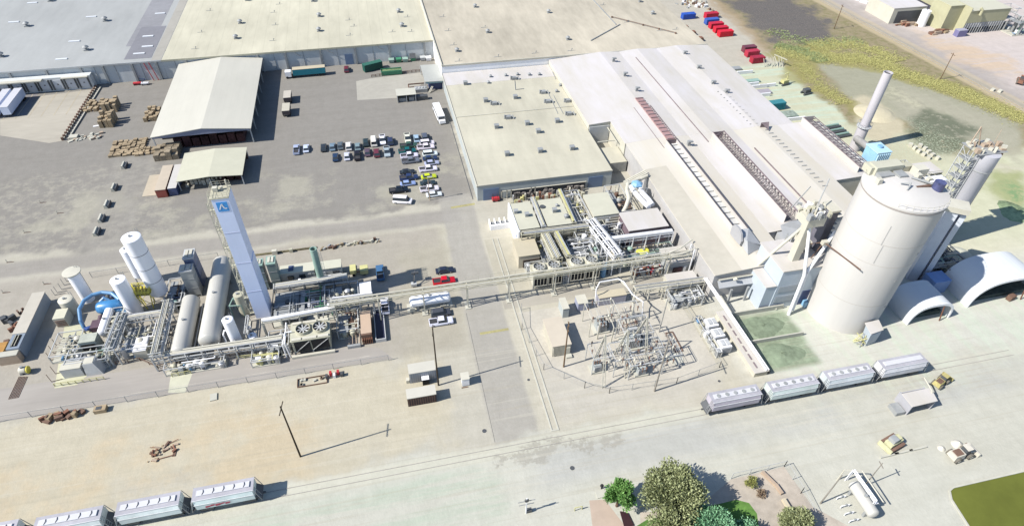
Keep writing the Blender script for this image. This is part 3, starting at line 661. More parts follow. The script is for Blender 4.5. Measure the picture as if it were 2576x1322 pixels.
vehicle('pickup', 'white pickup behind the lamp post base', (238,232,240), (10.92,154.01), R(0), GY)
vehicle('sedan', 'white car at the foot of the right column beside the lamp post', (232,238,240), (11.94,151.05), R(0), GY)
vehicle('pickup', 'silver pickup parked alone left of the rows', (170,180,205), (-28.69,184.27), R(90), GY)
vehicle('sedan', 'pale silver car beside the lone silver pickup', (205,215,235), (-25.65,184.49), R(90), GY)
vehicle('pickup', 'white pickup parked in the shade under the pipe bridge', (235,235,248), (-5.60,107.97), R(90), GY)
vehicle('pickup', 'blue pickup parked beside the yellow tank trailer', (70,110,150), (-5.97,119.87), R(90), GY)
vehicle('sedan', 'dark navy car above the red pickup', (45,52,70), (10.39,117.54), R(0), GY)
vehicle('pickup', 'bright red pickup with tools in its bed', (205,20,40), (9.65,113.52), R(0), GY)
vehicle('suv', 'dark grey SUV parked right behind the white pickup', (75,78,85), (7.33,102.75), R(0), GY)
vehicle('pickup', 'white pickup with silver toolbox nearest the tall bare pole', (235,235,250), (7.05,99.97), R(0), GY)
vehicle('suv', 'small dark red car standing near the blue warehouse door', (110,45,60), (-11.28,241.00), R(90), GY)

def container(label, x, y, rz, col, L_=6.1, Wd=2.44, h=2.6, group=None, top=None, name='shipping_container', cat='container', z=0):
    r = thing(name, label, cat, (0,0,0), group)
    m = mat('container_%d_%d_%d' % col, tuple(v*.75 for v in lin(col)), .55, .2, 1.0)
    b = MB().box(-L_/2, L_/2, -Wd/2, Wd/2, z+.12, z+h)
    n = int(L_/.55)
    for i in range(n):
        xx = -L_/2+.4+i*(L_-.8)/max(1,n-1)
        for s in (-1,1): b.box(xx-.12, xx+.12, min(s*(Wd/2-.01), s*(Wd/2+.06)), max(s*(Wd/2-.01), s*(Wd/2+.06)), z+.35, z+h-.2)
    b.build('body', m, r)
    if top: MB().box(-L_/2+.04, L_/2-.04, -Wd/2+.04, Wd/2-.04, z+h+.003, z+h+.06).build('roof', mat('container_top_%d_%d_%d' % top, hz(*top), .6, .1, 1), r)
    MB().box(L_/2+.003, L_/2+.05, -Wd/2+.1, -.04, z+.25, z+h-.15).build('door', m, r); MB().box(L_/2+.003, L_/2+.05, .04, Wd/2-.1, z+.25, z+h-.15).build('door', m, r)
    r.location = (x, y, 0); r.rotation_euler = (0,0,rz); return r
def trailer(label, x, y, rz, L_=12.5, col=(238,238,240), side=None, h=3.8, cab=False, group=None):
    r = thing('box_trailer', label, 'truck' if cab else 'trailer', (0,0,0), group)
    MB().box(-L_/2, L_/2, -1.28, 1.28, 1.1, h).build('box', mat('trailer_side_%d_%d_%d' % (side or col), lin(side or col), .5, .08, .6), r)
    MB().box(-L_/2-.02, L_/2+.02, -1.3, 1.3, h+.003, h+.08).build('roof', mat('trailer_top_%d_%d_%d' % col, hz(*col), .6, .06, .6), r)
    for xx in (-L_/2+1.2, -L_/2+2.4):
        for s in (-1,1): MB().cyl((xx, s*.95, .5), (xx, s*1.25, .5), .5, n=12).build('wheel', BLACK, r)
    MB().box(-L_/2, L_/2, -.5, .5, .85, 1.1).build('chassis', DGREY, r)
    for s in (-1,1): MB().bar((L_/2-2.4,s*.7,0),(L_/2-2.4,s*.7,1.1),.2).build('landing_leg', DGREY, r)
    if cab:
        c = MB().box(L_/2+.7, L_/2+2.9, -1.2, 1.2, .7, 2.7); c.build('cab', WHITE, r)
        MB().box(L_/2+2.9, L_/2+2.96, -1.0, 1.0, 1.7, 2.5).build('windscreen', GLASS, r)
        for xx in (L_/2+.2, L_/2+2.3):
            for s in (-1,1): MB().cyl((xx, s*.95, .5), (xx, s*1.25, .5), .5, n=12).build('wheel', BLACK, r)
    r.location = (x, y, 0); r.rotation_euler = (0,0,rz); return r

x,y = (-25.33,239.19); trailer('teal-sided trailer with tan roof and white tractor, parked along the warehouse wall', x, y, R(181), 12.2, (216,204,176), (20,110,125), 3.4, True)
x,y = (-32.65,219.79); trailer('upper of two pale tan box trailers parked nose to tail by the big shed', x, y, R(90), 5.6, (214,206,192), (60,55,60), 2.6, group='pair of tan trailers')
x,y = (-32.70,210.12); trailer('lower of two pale tan box trailers parked nose to tail by the big shed', x, y, R(90), 5.8, (214,208,190), (60,55,60), 2.6, group='pair of tan trailers')
x,y = (19.78,198.09)
bs = thing('shuttle_bus', 'long white bus parked beside the cream workshop wall', 'bus', (0,0,0))
MB().box(-5.2,5.0,-1.25,1.25,.5,2.7,.06).build('body', WHITE, bs); MB().box(5.0,6.3,-1.15,1.15,.5,1.5,.1).build('bonnet', WHITE, bs)
MB().box(4.9,5.08,-1.05,1.05,1.5,2.4).build('windscreen', GLASS, bs)
for s in (-1,1):
    MB().box(-4.8,4.6,s*1.235-.03,s*1.235+.03,1.6,2.3).build('window', GLASS, bs)
    for xx in (-3.4,4.6): MB().cyl((xx,s*.95,.5),(xx,s*1.27,.5),.5,n=12).build('wheel', BLACK, bs)
bs.location = (x,y,0); bs.rotation_euler = (0,0,R(-86))
x,y = (-1.03,240.13); container('dark green container standing skewed near the warehouse wall', x, y, R(201), (20,85,75), 7.6, 2.5, 2.9, top=(60,120,105))
x,y = (5.96,234.94); 
sk_ = thing('open_skip', 'bright green open skip full of scrap beside the wash pad', 'skip', (x,y))
MB().box(x-4,x+4,y-1.3,y+1.3,.2,.35).box(x-4,x+4,y-1.32,y-1.2,.2,1.9).box(x-4,x+4,y+1.2,y+1.32,.2,1.9).box(x-4,x-3.9,y-1.2,y+1.2,.2,1.9).box(x+3.9,x+4,y-1.2,y+1.2,.2,1.9).build('body', GREENP, sk_)
MB().box(x-3.85,x+3.85,y-1.15,y+1.15,.36,1.5).build('scrap_load', mat('scrap_green', (.14,.20,.10), .9, .6, 1.5), sk_)
for i in range(12): MB().box(x-3.9+i*.68,x-3.8+i*.68,y-1.4,y-1.33,.2,1.9).build('rib', GREENP, sk_)
for i,(xx,yy,lab) in enumerate(((1600,150,'dusty green dumpster at the left end of the row by the wall'),(1700,140,'dusty green dumpster second in the row by the wall'),(1790,135,'grey-green dumpster in the middle of the row by the wall'),(1895,115,'green dumpster with raised dark lid in the row by the wall'),(2030,115,'pale grey-green dumpster in the row by the wall corner'),(2110,120,'short white dumpster at the right end of the row by the wall'))):
    x,y = ((6.73,245.02),(9.67,245.03),(12.30,244.82),(15.46,245.36),(19.42,244.90),(21.72,244.19))[i]; d = thing('dumpster', lab, 'dumpster', (x,y), 'dumpsters along the warehouse wall')
    m = [PGREEN,GREENP,PGREEN,GREENP,LGREY,WHITE][i]
    MB().hexa([(x-.9,y-.6,.15),(x+.9,y-.6,.15),(x+.9,y+.6,.15),(x-.9,y+.6,.15)],[(x-1.1,y-.9,1.4),(x+1.1,y-.9,1.4),(x+1.1,y+.9,1.6),(x-1.1,y+.9,1.6)]).build('bin', m, d)
    MB().hexa([(x-1.12,y-.9,1.42),(x+1.12,y-.9,1.42),(x+1.12,y+.9,1.62),(x-1.12,y+.9,1.62)],[(x-1.1,y-.9,1.5),(x+1.1,y-.9,1.5),(x+1.1,y+.9,1.7),(x-1.1,y+.9,1.7)] if i != 3 else [(x-1.1,y+.6,2.7),(x+1.1,y+.6,2.7),(x+1.1,y+.9,2.7),(x-1.1,y+.9,2.7)]).build('lid', DGREY if i==3 else m, d)
# wash bay canopies
wb = thing('wash_canopy', 'grey flat canopy against the workshop wall over the truck wash bay', 'canopy', (17,223))
q = [(17.21,232.40),(24.45,232.04),(24.14,217.45),(17.34,217.82)]
MB().prism(q[::-1], 3.6, 3.8).build('roof', mat('canopy_grey', hz(196,198,192), .6, .06, .6), wb)
MB().box(q[3][0]+.3,q[2][0],q[3][1]+.1,q[3][1]+.25,2.9,3.59).build('fascia', mat('canopy_fascia',(.25,.38,.40),.5,.1,1), wb)
for (x,y) in q: MB().cyl((x*.99+.1,y+.3*(1 if y<220 else -1),0),(x*.99+.1,y+.3*(1 if y<220 else -1),3.6),.15,n=6).build('post', LGREY, wb)
MB().box(q[3][0]+1.5,q[2][0]-.2,q[3][1]+1.2,q[0][1]-.6,0,3.0).build('inner_wall', NAVY, wb)
lc = thing('wash_equipment', 'low rusty pipe frame and tanks in front of the wash canopy', 'frame', (*(15.43,220.43),))
x,y = (15.43,220.43)
MB().box(x-4.2,x+1.8,y+1.2,y+1.5,1.2,1.6).box(x-4.3,x-3.9,y-2.4,y+1.5,.6,1.2).box(x-4,x+1.8,y-.2,y,.9,1.1).build('frame', BROWN, lc)
MB().box(x-2.2,x+2.6,y-3.4,y-.6,0,1.3).build('tank', GREY, lc)
for i in range(4): MB().cyl((x-1.6+i*1.2,y-2,1.3),(x-1.6+i*1.2,y-2,1.5),.4,n=10).build('hatch', LGREY, lc)
MB().bar((x+2.8,y-4.4,.2),(x+4.4,y-2.2,1.6),.25).bar((x+3.2,y-4.6,.2),(x+4.8,y-2.4,1.6),.25).build('ramp_rail', OFFW, lc)
ls = thing('low_shelter', 'small open shelter with pale roof and dark bays beside the wash pad', 'shelter', (*(9.40,212.17),))
a,c = (6.29,210.22),(13.02,210.91); yb = (6.81,215.80)[1]
MB().box(a[0]-.2,c[0]+.2,a[1]+.2,yb,2.8,2.95).build('roof', mat('shelter_roof', hz(216,214,200), .7, .06, .5), ls)
MB().box(a[0],c[0],yb-.3,yb-.1,0,2.8).box(a[0],a[0]+.15,a[1]+.4,yb-.3,0,2.8).build('wall', DGREY, ls)
for i in range(3):
    x = a[0]+.1+(c[0]-a[0]-.2)*i/2; MB().box(x-.1,x+.1,a[1]+.3,a[1]+.5,0,2.8).build('post', LGREY, ls)
MB().box(a[0]+.6,a[0]+3.5,a[1]+1,a[1]+2.4,0,1.3).box(a[0]+4.2,c[0]-.6,a[1]+1,a[1]+2.3,0,1.5).build('pump_unit', GREY, ls)
MB().box(c[0]+.6,c[0]+4.4,a[1]+.7,a[1]+2.4,0,1.6).build('tank', DGREY, ls)
def fence(name, label, pts, h=2.0, step=3.0, mesh=True, col=None, rails=(.95,), cat='fence', t=.07):
    f = thing(name, label, cat, pts[0]); col = col or GREY
    po = MB(); ra = MB(); me = MB()
    for a, c in zip(pts[:-1], pts[1:]):
        d = math.dist(a, c); n = max(1, round(d/step))
        for i in range(n+1):
            x = a[0]+(c[0]-a[0])*i/n; y = a[1]+(c[1]-a[1])*i/n; q = MB(); q.bar((x,y,0),(x,y,h),t*1.6); q.build('post', col, f)
        for k in rails: ra.bar((*a,h*k),(*c,h*k),t)
        if mesh: me.poly([(*a,.03),(*c,.03),(*c,h),(*a,h)])
    ra.build('rail', col, f)
    if mesh: me.build('mesh_panel', MESHM, f)
    return f
fence('pipe_fence', 'rusty low pipe fence running along the wash pad beside the green skip', [(-1.89,233.37),(17.02,234.69)], 1.0, 1.6, False, BROWN, (1,.5), t=.16)

# trailers backed to the dock
for xx,lab in ((-130.0,'white box trailer at the far left of the dock'),(-126.3,'white box trailer at the dock next to the empty bays')):
    trailer(lab, xx, 232.6, R(-90), 14.5, (226,226,232), (196,205,225), 3.9, group='trailers backed to the dock')
# open storage shed
sh = thing('storage_shed', 'large open-sided shed with white gabled roof, full of stacked racks', 'shed', (-57,219))
MB().extr([(-72.7,5.4),(-57,7.0),(-42.2,5.4),(-42.2,5.62),(-57,7.22),(-72.7,5.62)], 'y', 191.8, 246.0).build('roof', RS, sh)
MB().extr([(-72.4,4.9),(-57.2,5.0),(-42.6,4.9),(-42.6,5.38),(-57.2,6.96),(-72.4,5.38)], 'y', 192.0, 192.15).build('fascia', mat('shed_fascia',(.20,.22,.30),.6,.1,1), sh)
for i in range(7):
    y = 192.6+i*8.8
    for x in (-72.2,-42.7): MB().box(x-.16,x+.16,y-.16,y+.16,0,5.38).build('post', LGREY, sh)
    MB().bar((-42.8,y,4.2),(-45.2,y,5.3),.2).build('brace', LGREY, sh)
rs = random.Random(3)
sm = mat('stored_racks', (.075,.035,.035), .8, .6, 1.4)
for i in range(8):
    for j in range(3):
        x = -67.0+i*2.75; q = MB()
        q.box(x, x+2.3, 193.6+j*14, 205.5+j*14, .0, rs.uniform(3.0,4.3))
        q.build('rack_stack', sm, sh)
MB().box(-72.3,-68.2,200,240,0,3.5).build('rack_stack', mat('dark_store',(.05,.05,.06),.8,.4,1), sh)
s2_ = thing('machine_shed', 'smaller open shed with cream roof sheltering pale machines', 'shed', (-52.5,176))
MB().extr([(-61.8,3.5),(-52.6,4.15),(-43.2,3.5),(-43.2,3.65),(-52.6,4.3),(-61.8,3.65)], 'y', 167.8, 183.6).build('roof', mat('machine_shed_roof', hz(220,218,196), .7, .06, .4), s2_)
for x in (-61.4,-52.6,-43.6):
    for y in (168.2,183.2): MB().box(x-.13,x+.13,y-.13,y+.13,0,3.5).build('post', LGREY, s2_)
MB().box(-61.4,-43.6,182.6,182.8,0,3.4).build('back_wall', BROWN, s2_)
for i in range(9):
    x = -60+i*1.2; MB().cb(x, 169.6+rs.uniform(0,2.5), 0, .9, .9, rs.uniform(.8,2)).cyl((x,171,1.2),(x+.2,170.6,2.1),.25,n=8).build('machine', OFFW, s2_)
for i in range(3): MB().box(-51+i*2.4,-49.2+i*2.4,171,181,0,2.4).build('rack_stack', sm, s2_)
po_ = [(-72.38,173.22),(-70.78,188.25)]
tc = thing('storage_container', 'tan-topped container with rust-red end beside the machine shed', 'container', (-66.3,172))
MB().box(-67.6,-64.7,165.8,179.0,.1,2.7).build('body', mat('container_red', (.24,.055,.04), .6, .2, 1), tc); MB().box(-67.65,-64.65,165.75,179.05,2.703,2.8).build('roof', mat('peach_roof', hz(216,202,182), .7, .08, .6), tc)
tc = thing('storage_container', 'white-topped container with dark blue end touching the machine shed', 'container', (-63.1,172))
MB().box(-64.2,-61.9,166.2,179.0,.1,2.6).build('body', NAVY, tc); MB().box(-64.25,-61.85,166.15,179.05,2.603,2.7).build('roof', mat('white_box_roof', hz(224,220,214), .7, .06, .6), tc)
MB_ = MB().box(-72.2,-67.9,167.4,178.6,.0,.14); solo('loading_slab', 'low tan concrete slab left of the red-ended container', 'slab', MB_, mat('tan_slab', hz(212,200,178), .85, .08, .6))

# pallet stacks
def pallets(label, x, y, nx, ny, h, seed, jit=.15, gap=.38, m=None, sz=1.2):
    r = thing('pallet_stack', label, 'pallet stack', (x,y), 'wooden pallet stacks around the shed'); q = random.Random(seed)
    for i in range(nx):
        for j in range(ny):
            hh = max(1, int(h*q.uniform(.6,1.05)/.15)); px = x+(i-(nx-1)/2)*(sz+gap)+q.uniform(-jit,jit); py = y+(j-(ny-1)/2)*(sz+gap)+q.uniform(-jit,jit)
            b = MB(); rz = q.uniform(-.08,.08); b.cb(px,py,.0,sz,sz*.95,hh*.15,rz)
            for k in range(0, hh, 2): b.cb(px,py,k*.15+.04,sz+.1,sz*.95+.1,.07,rz)
            b.build('pallet_column', m or WOOD, r)
    return r
x,y = (-91.98,214.06); pallets('tall double column of wooden pallets with long shadow left of the big shed', x, y+.5, 3, 4, 4.0, 1)
x,y = (-93.31,224.46); pallets('second tall pallet stack just behind the tallest one', x, y+1, 3, 4, 3.4, 2)
x,y = (-100.07,228.12); pallets('loose low pallets near the end of the barrier line', x, y, 3, 5, 1.2, 3, .5, .5)
x,y = (-78.60,217.05); pallets('pallet heap partly hidden under the left edge of the big shed', x+.5, y, 3, 5, 2.2, 4, .3)
x,y = (-82.02,196.37); pallets('broad low field of pale pallets left of the shed corner', x, y, 7, 7, .9, 5, .3, .25)
x,y = (-76.16,194.05); pallets('trail of low pallets leading to the square rack block', x, y-1, 4, 3, .9, 6, .4, .4)
x,y = (-68.61,190.09); pallets('square block of brown racks in front of the open shed', x, y, 4, 4, 3.0, 8, .02, .12, mat('brown_racks', (.30,.25,.18), .8, .4, 1.6), 1.7)
x,y = (-96.52,206.20); dp = thing('block_pile', 'pile of pale broken blocks in the yard below the pallet stack', 'rubble pile', (x,y))
for i in range(26):
    MB().cb(x+rs.uniform(-5,5), y+rs.uniform(-2,2), 0, rs.uniform(.5,1.8), rs.uniform(.4,.9), rs.uniform(.2,.6), rs.uniform(0,1.5)).build('block', CONC if i%3 else TAN, dp)
MB().cb(x-4,y+.3,0,2.2,2.2,.9).build('block', OFFW, dp)
solo('white_board', 'small white board lying flat on the yard', 'board', MB().cb(*(-95.71,213.58),.02,1.9,.8,.1,.2), WHITE)
# barrier line
a,c = (-103.03,205.96),(-102.14,243.47)
bl = thing('concrete_barrier_row', 'long double kerb with short dark posts between the dock apron and the yard', 'barrier', a)
n = 22
for s in (-.8,.8): MB().bar((a[0]+s,a[1],.3),(c[0]+s,c[1],.3),.4).build('kerb', CONC, bl)
for i in range(n):
    t = i/(n-1); MB().cb(a[0]+(c[0]-a[0])*t-.9,a[1]+(c[1]-a[1])*t,0,.7,.7,1.0).build('post', BROWN, bl)
for i,(kx,lab) in enumerate((((-80.83,185.25),'long concrete block at the far end of the roadside row'),((-81.00,173.23),'concrete block second from the far end of the roadside row'),((-80.97,164.76),'middle concrete block of the roadside row'),((-80.94,158.10),'concrete block next to the nearest of the roadside row'),((-80.68,152.10),'nearest concrete block of the roadside row'))[0:]):
    x,y = kx; b = thing('concrete_block', lab, 'barrier', (x,y), 'concrete blocks along the track')
    MB().hexa([(x-.5,y-1.5,0),(x+.6,y-1.5,0),(x+.6,y+1.5,0),(x-.5,y+1.5,0)],[(x-.35,y-1.5,1.2),(x+.1,y-1.5,1.2),(x+.1,y+1.5,1.2),(x-.35,y+1.5,1.2)]).build('block', CONC, b)
    MB().box(x+.62,x+.9,y-1.4,y+1.4,0,1.0).build('shaded_face', DGREY, b)  # dark slab stands for the block's shaded side, away from the sun
for i,(p,lab) in enumerate((((-88.65,243.43),'low red cart parked under the warehouse wall'),((-85.76,242.88),'small white lift beside the red cart under the warehouse wall'))):
    x,y = p; b = thing('yard_cart', lab, 'cart', (x,y))
    MB().box(x-1.3,x+1.3,y-.6,y+.6,.4,.9).build('deck', RED if i==0 else WHITE, b)
    for sx in (-1,1):
        for sy in (-.6,.6): MB().cyl((x+sx*.9,y+sy-.1,.3),(x+sx*.9,y+sy+.1,.3),.3,n=8).build('wheel', BLACK, b)
    if i: MB().bar((x-1,y,.9),(x+.6,y,2.2),.2).bar((x+.6,y,2.2),(x-1.4,y,2.6),.2).build('boom', NAVY, b)

# containers beyond the factories
GC = 'coloured containers on the far lane'
for i,(p,col,ln,lab) in enumerate((((147.17,267.68),(45,90,190),6.1,'blue container standing apart on the far lane'),((158.32,266.53),(200,30,60),6.1,'red container farthest back on the far lane'),((155.19,259.63),(60,95,180),6.1,'blue container between two red ones on the far lane'),((155.01,254.84),(205,30,60),6.1,'red container just below the blue one on the far lane'),((154.95,250.14),(215,25,55),6.1,'red container with white lettering marks, middle of the group'),((154.90,245.56),(225,20,50),6.4,'bright red container nearest of the far group'),((157.15,228.21),(120,60,75),5.4,'dull red container, farthest of the trio by the gate'),((156.20,223.87),(190,50,75),5.4,'red container in the middle of the trio by the gate'),((155.28,217.81),(170,35,60),5.4,'dark red container, nearest of the trio by the gate'))):
    container(lab, p[0], p[1], R(2), col, ln*1.05, 2.6, 2.5, GC)
for i,(p,lab) in enumerate((((139.66,255.69),'brown bin farthest back beside the sandy factory'),((140.35,249.42),'brown bin in the middle beside the sandy factory'),((140.74,242.51),'brown bin nearest the doorway beside the sandy factory'))):
    x,y = p; b = thing('scrap_bin', lab, 'bin', (x,y), 'brown bins beside the factory')
    MB().box(x-1.8,x+1.8,y-1.1,y+1.1,0,1.5).build('bin', BROWN, b); MB().box(x-1.6,x+1.6,y-.9,y+.9,1.503,1.7).build('load', RUST, b)
x,y = (140.70,179.96); container('teal container beside the white factory among the bays', x, y, R(4), (30,140,155), 8.4, 2.9, 2.9, top=(70,150,160))

# ---------------------------------------------------------------- helpers for plant equipment
def vtank(name, label, x, y, r_, z0, z1, m, cat='tank', rings=0, cap=None, legs=True, ladder=True, dome=.0, group=None):
    t = thing(name, label, cat, (x,y), group)
    dome = dome or r_*.12
    MB().lathe([(r_,z0),(r_,z1),(r_*.96,z1+.05),(r_*.5,z1+dome*.8),(.02,z1+dome)], (x,y,0), n=36).build('shell', m, t, True)
    if z0 > .4:
        MB().lathe([(.2,z0-min(r_,z0*.8)),(r_,z0-.003)], (x,y,0), n=24).build('cone_bottom', m, t, True)
        for k in range(4):
            a = k*math.pi/2+.6; MB().bar((x+r_*.85*math.cos(a),y+r_*.85*math.sin(a),0),(x+r_*.85*math.cos(a),y+r_*.85*math.sin(a),z0+.4),.25).build('leg', LGREY, t)
    for k in range(rings):
        z = z0+(z1-z0)*(k+1)/(rings+1); MB().lathe([(r_+.01,z-.05),(r_+.05,z-.04),(r_+.05,z+.04),(r_+.01,z+.05)], (x,y,0), n=36).build('ring_seam', DGREY, t)
    if cap: MB().lathe([(cap,z1+.1),(cap+.05,z1+.25),(cap,z1+.4),(.05,z1+.55)], (x,y,0), n=32).build('cap', OFFW, t, True)
    MB().cyl((x-.2,y,z1+dome),(x-.2,y,z1+dome+.35),.28,n=10).build('manhole', GREY, t)
    if ladder:
        ax, ay = x+r_*.99*.3, y+r_*1.0*.96
        MB().bar((ax,ay,z0),(ax,ay,z1+.9),.1).bar((ax+.45,ay,z0),(ax+.45,ay,z1+.9),.1).build('ladder', GREY, t)
    return t
def htank(name, label, x, y0, y1, z, r_, m, cat='tank', axis='y', group=None, saddles=2):
    L_ = abs(y1-y0); t = thing(name, label, cat, (x,(y0+y1)/2) if axis=='y' else ((y0+y1)/2,x), group)
    prof = []
    for k in range(7):
        a = math.pi/2*k/6; prof.append((max(.02,r_*math.sin(a)), -L_/2+r_*.5*(1-math.cos(a))))
    prof = prof+[(rr,-h) for rr,h in prof[::-1]]
    c = (x,(y0+y1)/2,z) if axis=='y' else ((y0+y1)/2,x,z)
    MB().lathe(prof, c, axis, n=32).build('shell', m, t, True)
    for k in range(saddles):
        u = (y0+y1)/2+(k/(max(1,saddles-1))-.5)*L_*.62
        if axis=='y': MB().box(x-r_*.8,x+r_*.8,u-.25,u+.25,0,z-r_*.6).build('saddle', GREY, t)
        else: MB().box(u-.25,u+.25,x-r_*.8,x+r_*.8,0,z-r_*.6).build('saddle', GREY, t)
    MB().cyl((c[0],c[1],z+r_*.98),(c[0],c[1],z+r_+.35),.3,n=10).build('manhole', GREY, t)
    return t
def rack(label, a, c, wdt, z, npost, npipe, m=LGREY, pm=OFFW, name='pipe_rack', group=None, tiers=(0,), r_=.13, brace=True):
    t = thing(name, label, 'pipe rack', a, group); d = Vector((c[0]-a[0],c[1]-a[1])); L_ = d.length; d.normalize(); n = Vector((-d.y,d.x))
    at = lambda u, v, zz: (a[0]+d.x*u+n.x*v, a[1]+d.y*u+n.y*v, zz)
    for i in range(npost):
        u = L_*(i+.5*(npost==1))/max(1,npost-1)
        for s in (-1,1): MB().bar(at(u,s*wdt/2,0),at(u,s*wdt/2,z),.28).build('post', m, t)
        q = MB().bar(at(u,-wdt/2-.2,z),at(u,wdt/2+.2,z),.26)
        for k in tiers:
            if k: q.bar(at(u,-wdt/2-.2,z+k),at(u,wdt/2+.2,z+k),.22)
        q.build('cross_beam', m, t)
    for s in (-1,1):
        q = MB().bar(at(0,s*wdt/2,z-.12),at(L_,s*wdt/2,z-.12),.26)
        if brace:
            nb = max(2,int(L_/3))
            for i in range(nb): q.bar(at(L_*i/nb,s*wdt/2,z-.1-(.9 if i%2 else 0)),at(L_*(i+1)/nb,s*wdt/2,z-.1-(0 if i%2 else .9)),.09)
            q.bar(at(0,s*wdt/2,z-1.0),at(L_,s*wdt/2,z-1.0),.14)
        q.build('side_beam', m, t)
    rr = random.Random(label)
    for j in range(npipe):
        v = -wdt/2+wdt*(j+.5)/npipe; zz = z+.2+rr.choice(tiers)+rr.uniform(0,.1); e = rr.uniform(-.6,.4)
        MB().cyl(at(-e if e<0 else 0,v,zz),at(L_+e*0,v,zz),r_*rr.choice((.7,1,1.4)),n=8).build('pipe', pm if j%3 else GALV, t)
    return t
def skid(label, x0, x1, y0, y1, h, seed, m=LGREY, name='process_skid', cat='process equipment', n=10, cols=None, frame=True):
    """steel frame crowded with vessels, pumps, elbows and cable trays"""
    t = thing(name, label, cat, ((x0+x1)/2,(y0+y1)/2)); q = random.Random(seed); cols = cols or [OFFW, LGREY, GALV, CREAMM, GREY, WHITE]
    MB().box(x0,x1,y0,y1,0,.25).build('base', CONC, t)
    if frame:
        for x in (x0+.1,x1-.1):
            for y in (y0+.1,y1-.1): MB().bar((x,y,.2),(x,y,h),.2).build('post', m, t)
        MB().bar((x0,y0+.1,h),(x1,y0+.1,h),.2).bar((x0,y1-.1,h),(x1,y1-.1,h),.2).bar((x0+.1,y0,h),(x0+.1,y1,h),.2).bar((x1-.1,y0,h),(x1-.1,y1,h),.2).build('top_frame', m, t)
        if h > 2.5: MB().box(x0+.3,(x0+x1)/2,y0+.3,y1-.3,h*.62,h*.62+.08).build('platform', GREY, t)
    for i in range(n):
        k = q.random(); x = q.uniform(x0+.5,x1-.5); y = q.uniform(y0+.5,y1-.5); mm = q.choice(cols)
        if k < .22: r_ = q.uniform(.3,.75); zt = q.uniform(1.2,h*.95); MB().lathe([(r_*.9,.25),(r_,.4),(r_,zt),(r_*.6,zt+r_*.35),(.02,zt+r_*.45)],(x,y,0),n=14).build('vessel', mm, t, True)
        elif k < .4: MB().cyl((x,y-.5,.7),(x,y+.4,.7),.32,n=10).cyl((x,y+.4,.7),(x,y+.9,.7),.2,n=8).build('pump', q.choice((BLUEP,GREY,DGREY,LGREY)), t)
        elif k < .85:
            zz = q.uniform(.6,h*1.02); L_ = q.uniform(1.0,max(1.2,(x1-x0)*.8)); W_ = q.uniform(.6,max(.8,(y1-y0)*.7))
            xa = min(x1-.2,max(x0+.2,x-L_/2)); xb = min(x1-.2,xa+L_); ya = min(y1-.2,max(y0+.2,y)); yb = max(y0+.2,min(y1-.2,ya+q.choice((-1,1))*W_)); z2 = q.uniform(.4,h)
            MB().tube([(xa,ya,zz),(xb,ya,zz),(xb,yb,zz),(xb,yb,z2)], q.uniform(.07,.17), 6).build('pipe', mm, t, True)
        else: MB().cb(x,y,.25,q.uniform(.5,1.4),q.uniform(.4,1.1),q.uniform(.7,1.8)).build('cabinet', q.choice((OFFW,LGREY,GREY,WHITE)), t)
    return t
def guard(label, pts, h=1.0, m=YELL, step=1.4, name='guard_rail', cat='guard rail'):
    t = thing(name, label, cat, pts[0])
    for a, c in zip(pts[:-1], pts[1:]):
        n = max(1, round(math.dist(a,c)/step))
        for i in range(n+1):
            x = a[0]+(c[0]-a[0])*i/n; y = a[1]+(c[1]-a[1])*i/n; MB().bar((x,y,0),(x,y,h),.14).build('post', m, t)
        MB().bar((*a,h),(*c,h),.12).bar((*a,h*.5),(*c,h*.5),.08).build('rail', m, t)
    return t

# ---------------------------------------------------------------- air separation plant on the left
tw = thing('cold_box_tower', 'tall square lavender-white tower with blue logo panel and a platform on top', 'tower', (-34.1,112.4))
x0,x1,y0,y1 = -35.75,-32.45,110.4,114.5
TWM = mat('tower_sheet', (.58,.66,.86), .45, .06, .5, streak=(1,1,.3)); TWL = TWM
MB().box(x0,x1,y0,y1,0,35.0).build('body', TWM, tw)
MB().box(x1+.003,x1+.14,y0+.15,y1-.1,0,17.5).build('side_duct', TWM, tw)
for z in (8.8,17.6,26.2): MB().box(x0-.05,x1+.05,y0-.05,y0-.003,z,z+.12).build('seam', mat('tower_seam', (.46,.49,.62), .5, 0), tw)
MB().box(x0-.35,x1+.1,y0-.1,y1+.35,35.003,35.2).build('top_platform', CREAMM, tw)
tr_ = MB()
for a,c in (((x0-.3,y0),(x1,y0)),((x1,y0),(x1,y1+.3)),((x1,y1+.3),(x0-.3,y1+.3)),((x0-.3,y1+.3),(x0-.3,y0))):
    for k in (.6,1.15): tr_.bar((*a,35.2+k),(*c,35.2+k),.055)
    for i in range(4): xx = a[0]+(c[0]-a[0])*i/4; yy = a[1]+(c[1]-a[1])*i/4; tr_.bar((xx,yy,35.2),(xx,yy,36.35),.06)
tr_.build('railing', CREAMM, tw)
MB().cb(x0+.7,y0+2.6,35.2,.9,.9,1.0).cyl((x1-.5,y1-.4,35.2),(x1-.5,y1-.4,37),.15,n=8).cyl((x0+1.8,y0+3,35.2),(x0+1.8,y0+3,36),.3,n=10).build('top_fitting', OFFW, tw)
sg = MB().box(-35.1,-33.0,y0-.06,y0-.004,31.9,34.2).build('sign_panel', mat('sign_blue', (.04,.26,.62), .4, 0), tw)
yy = y0-.10
lg = MB()
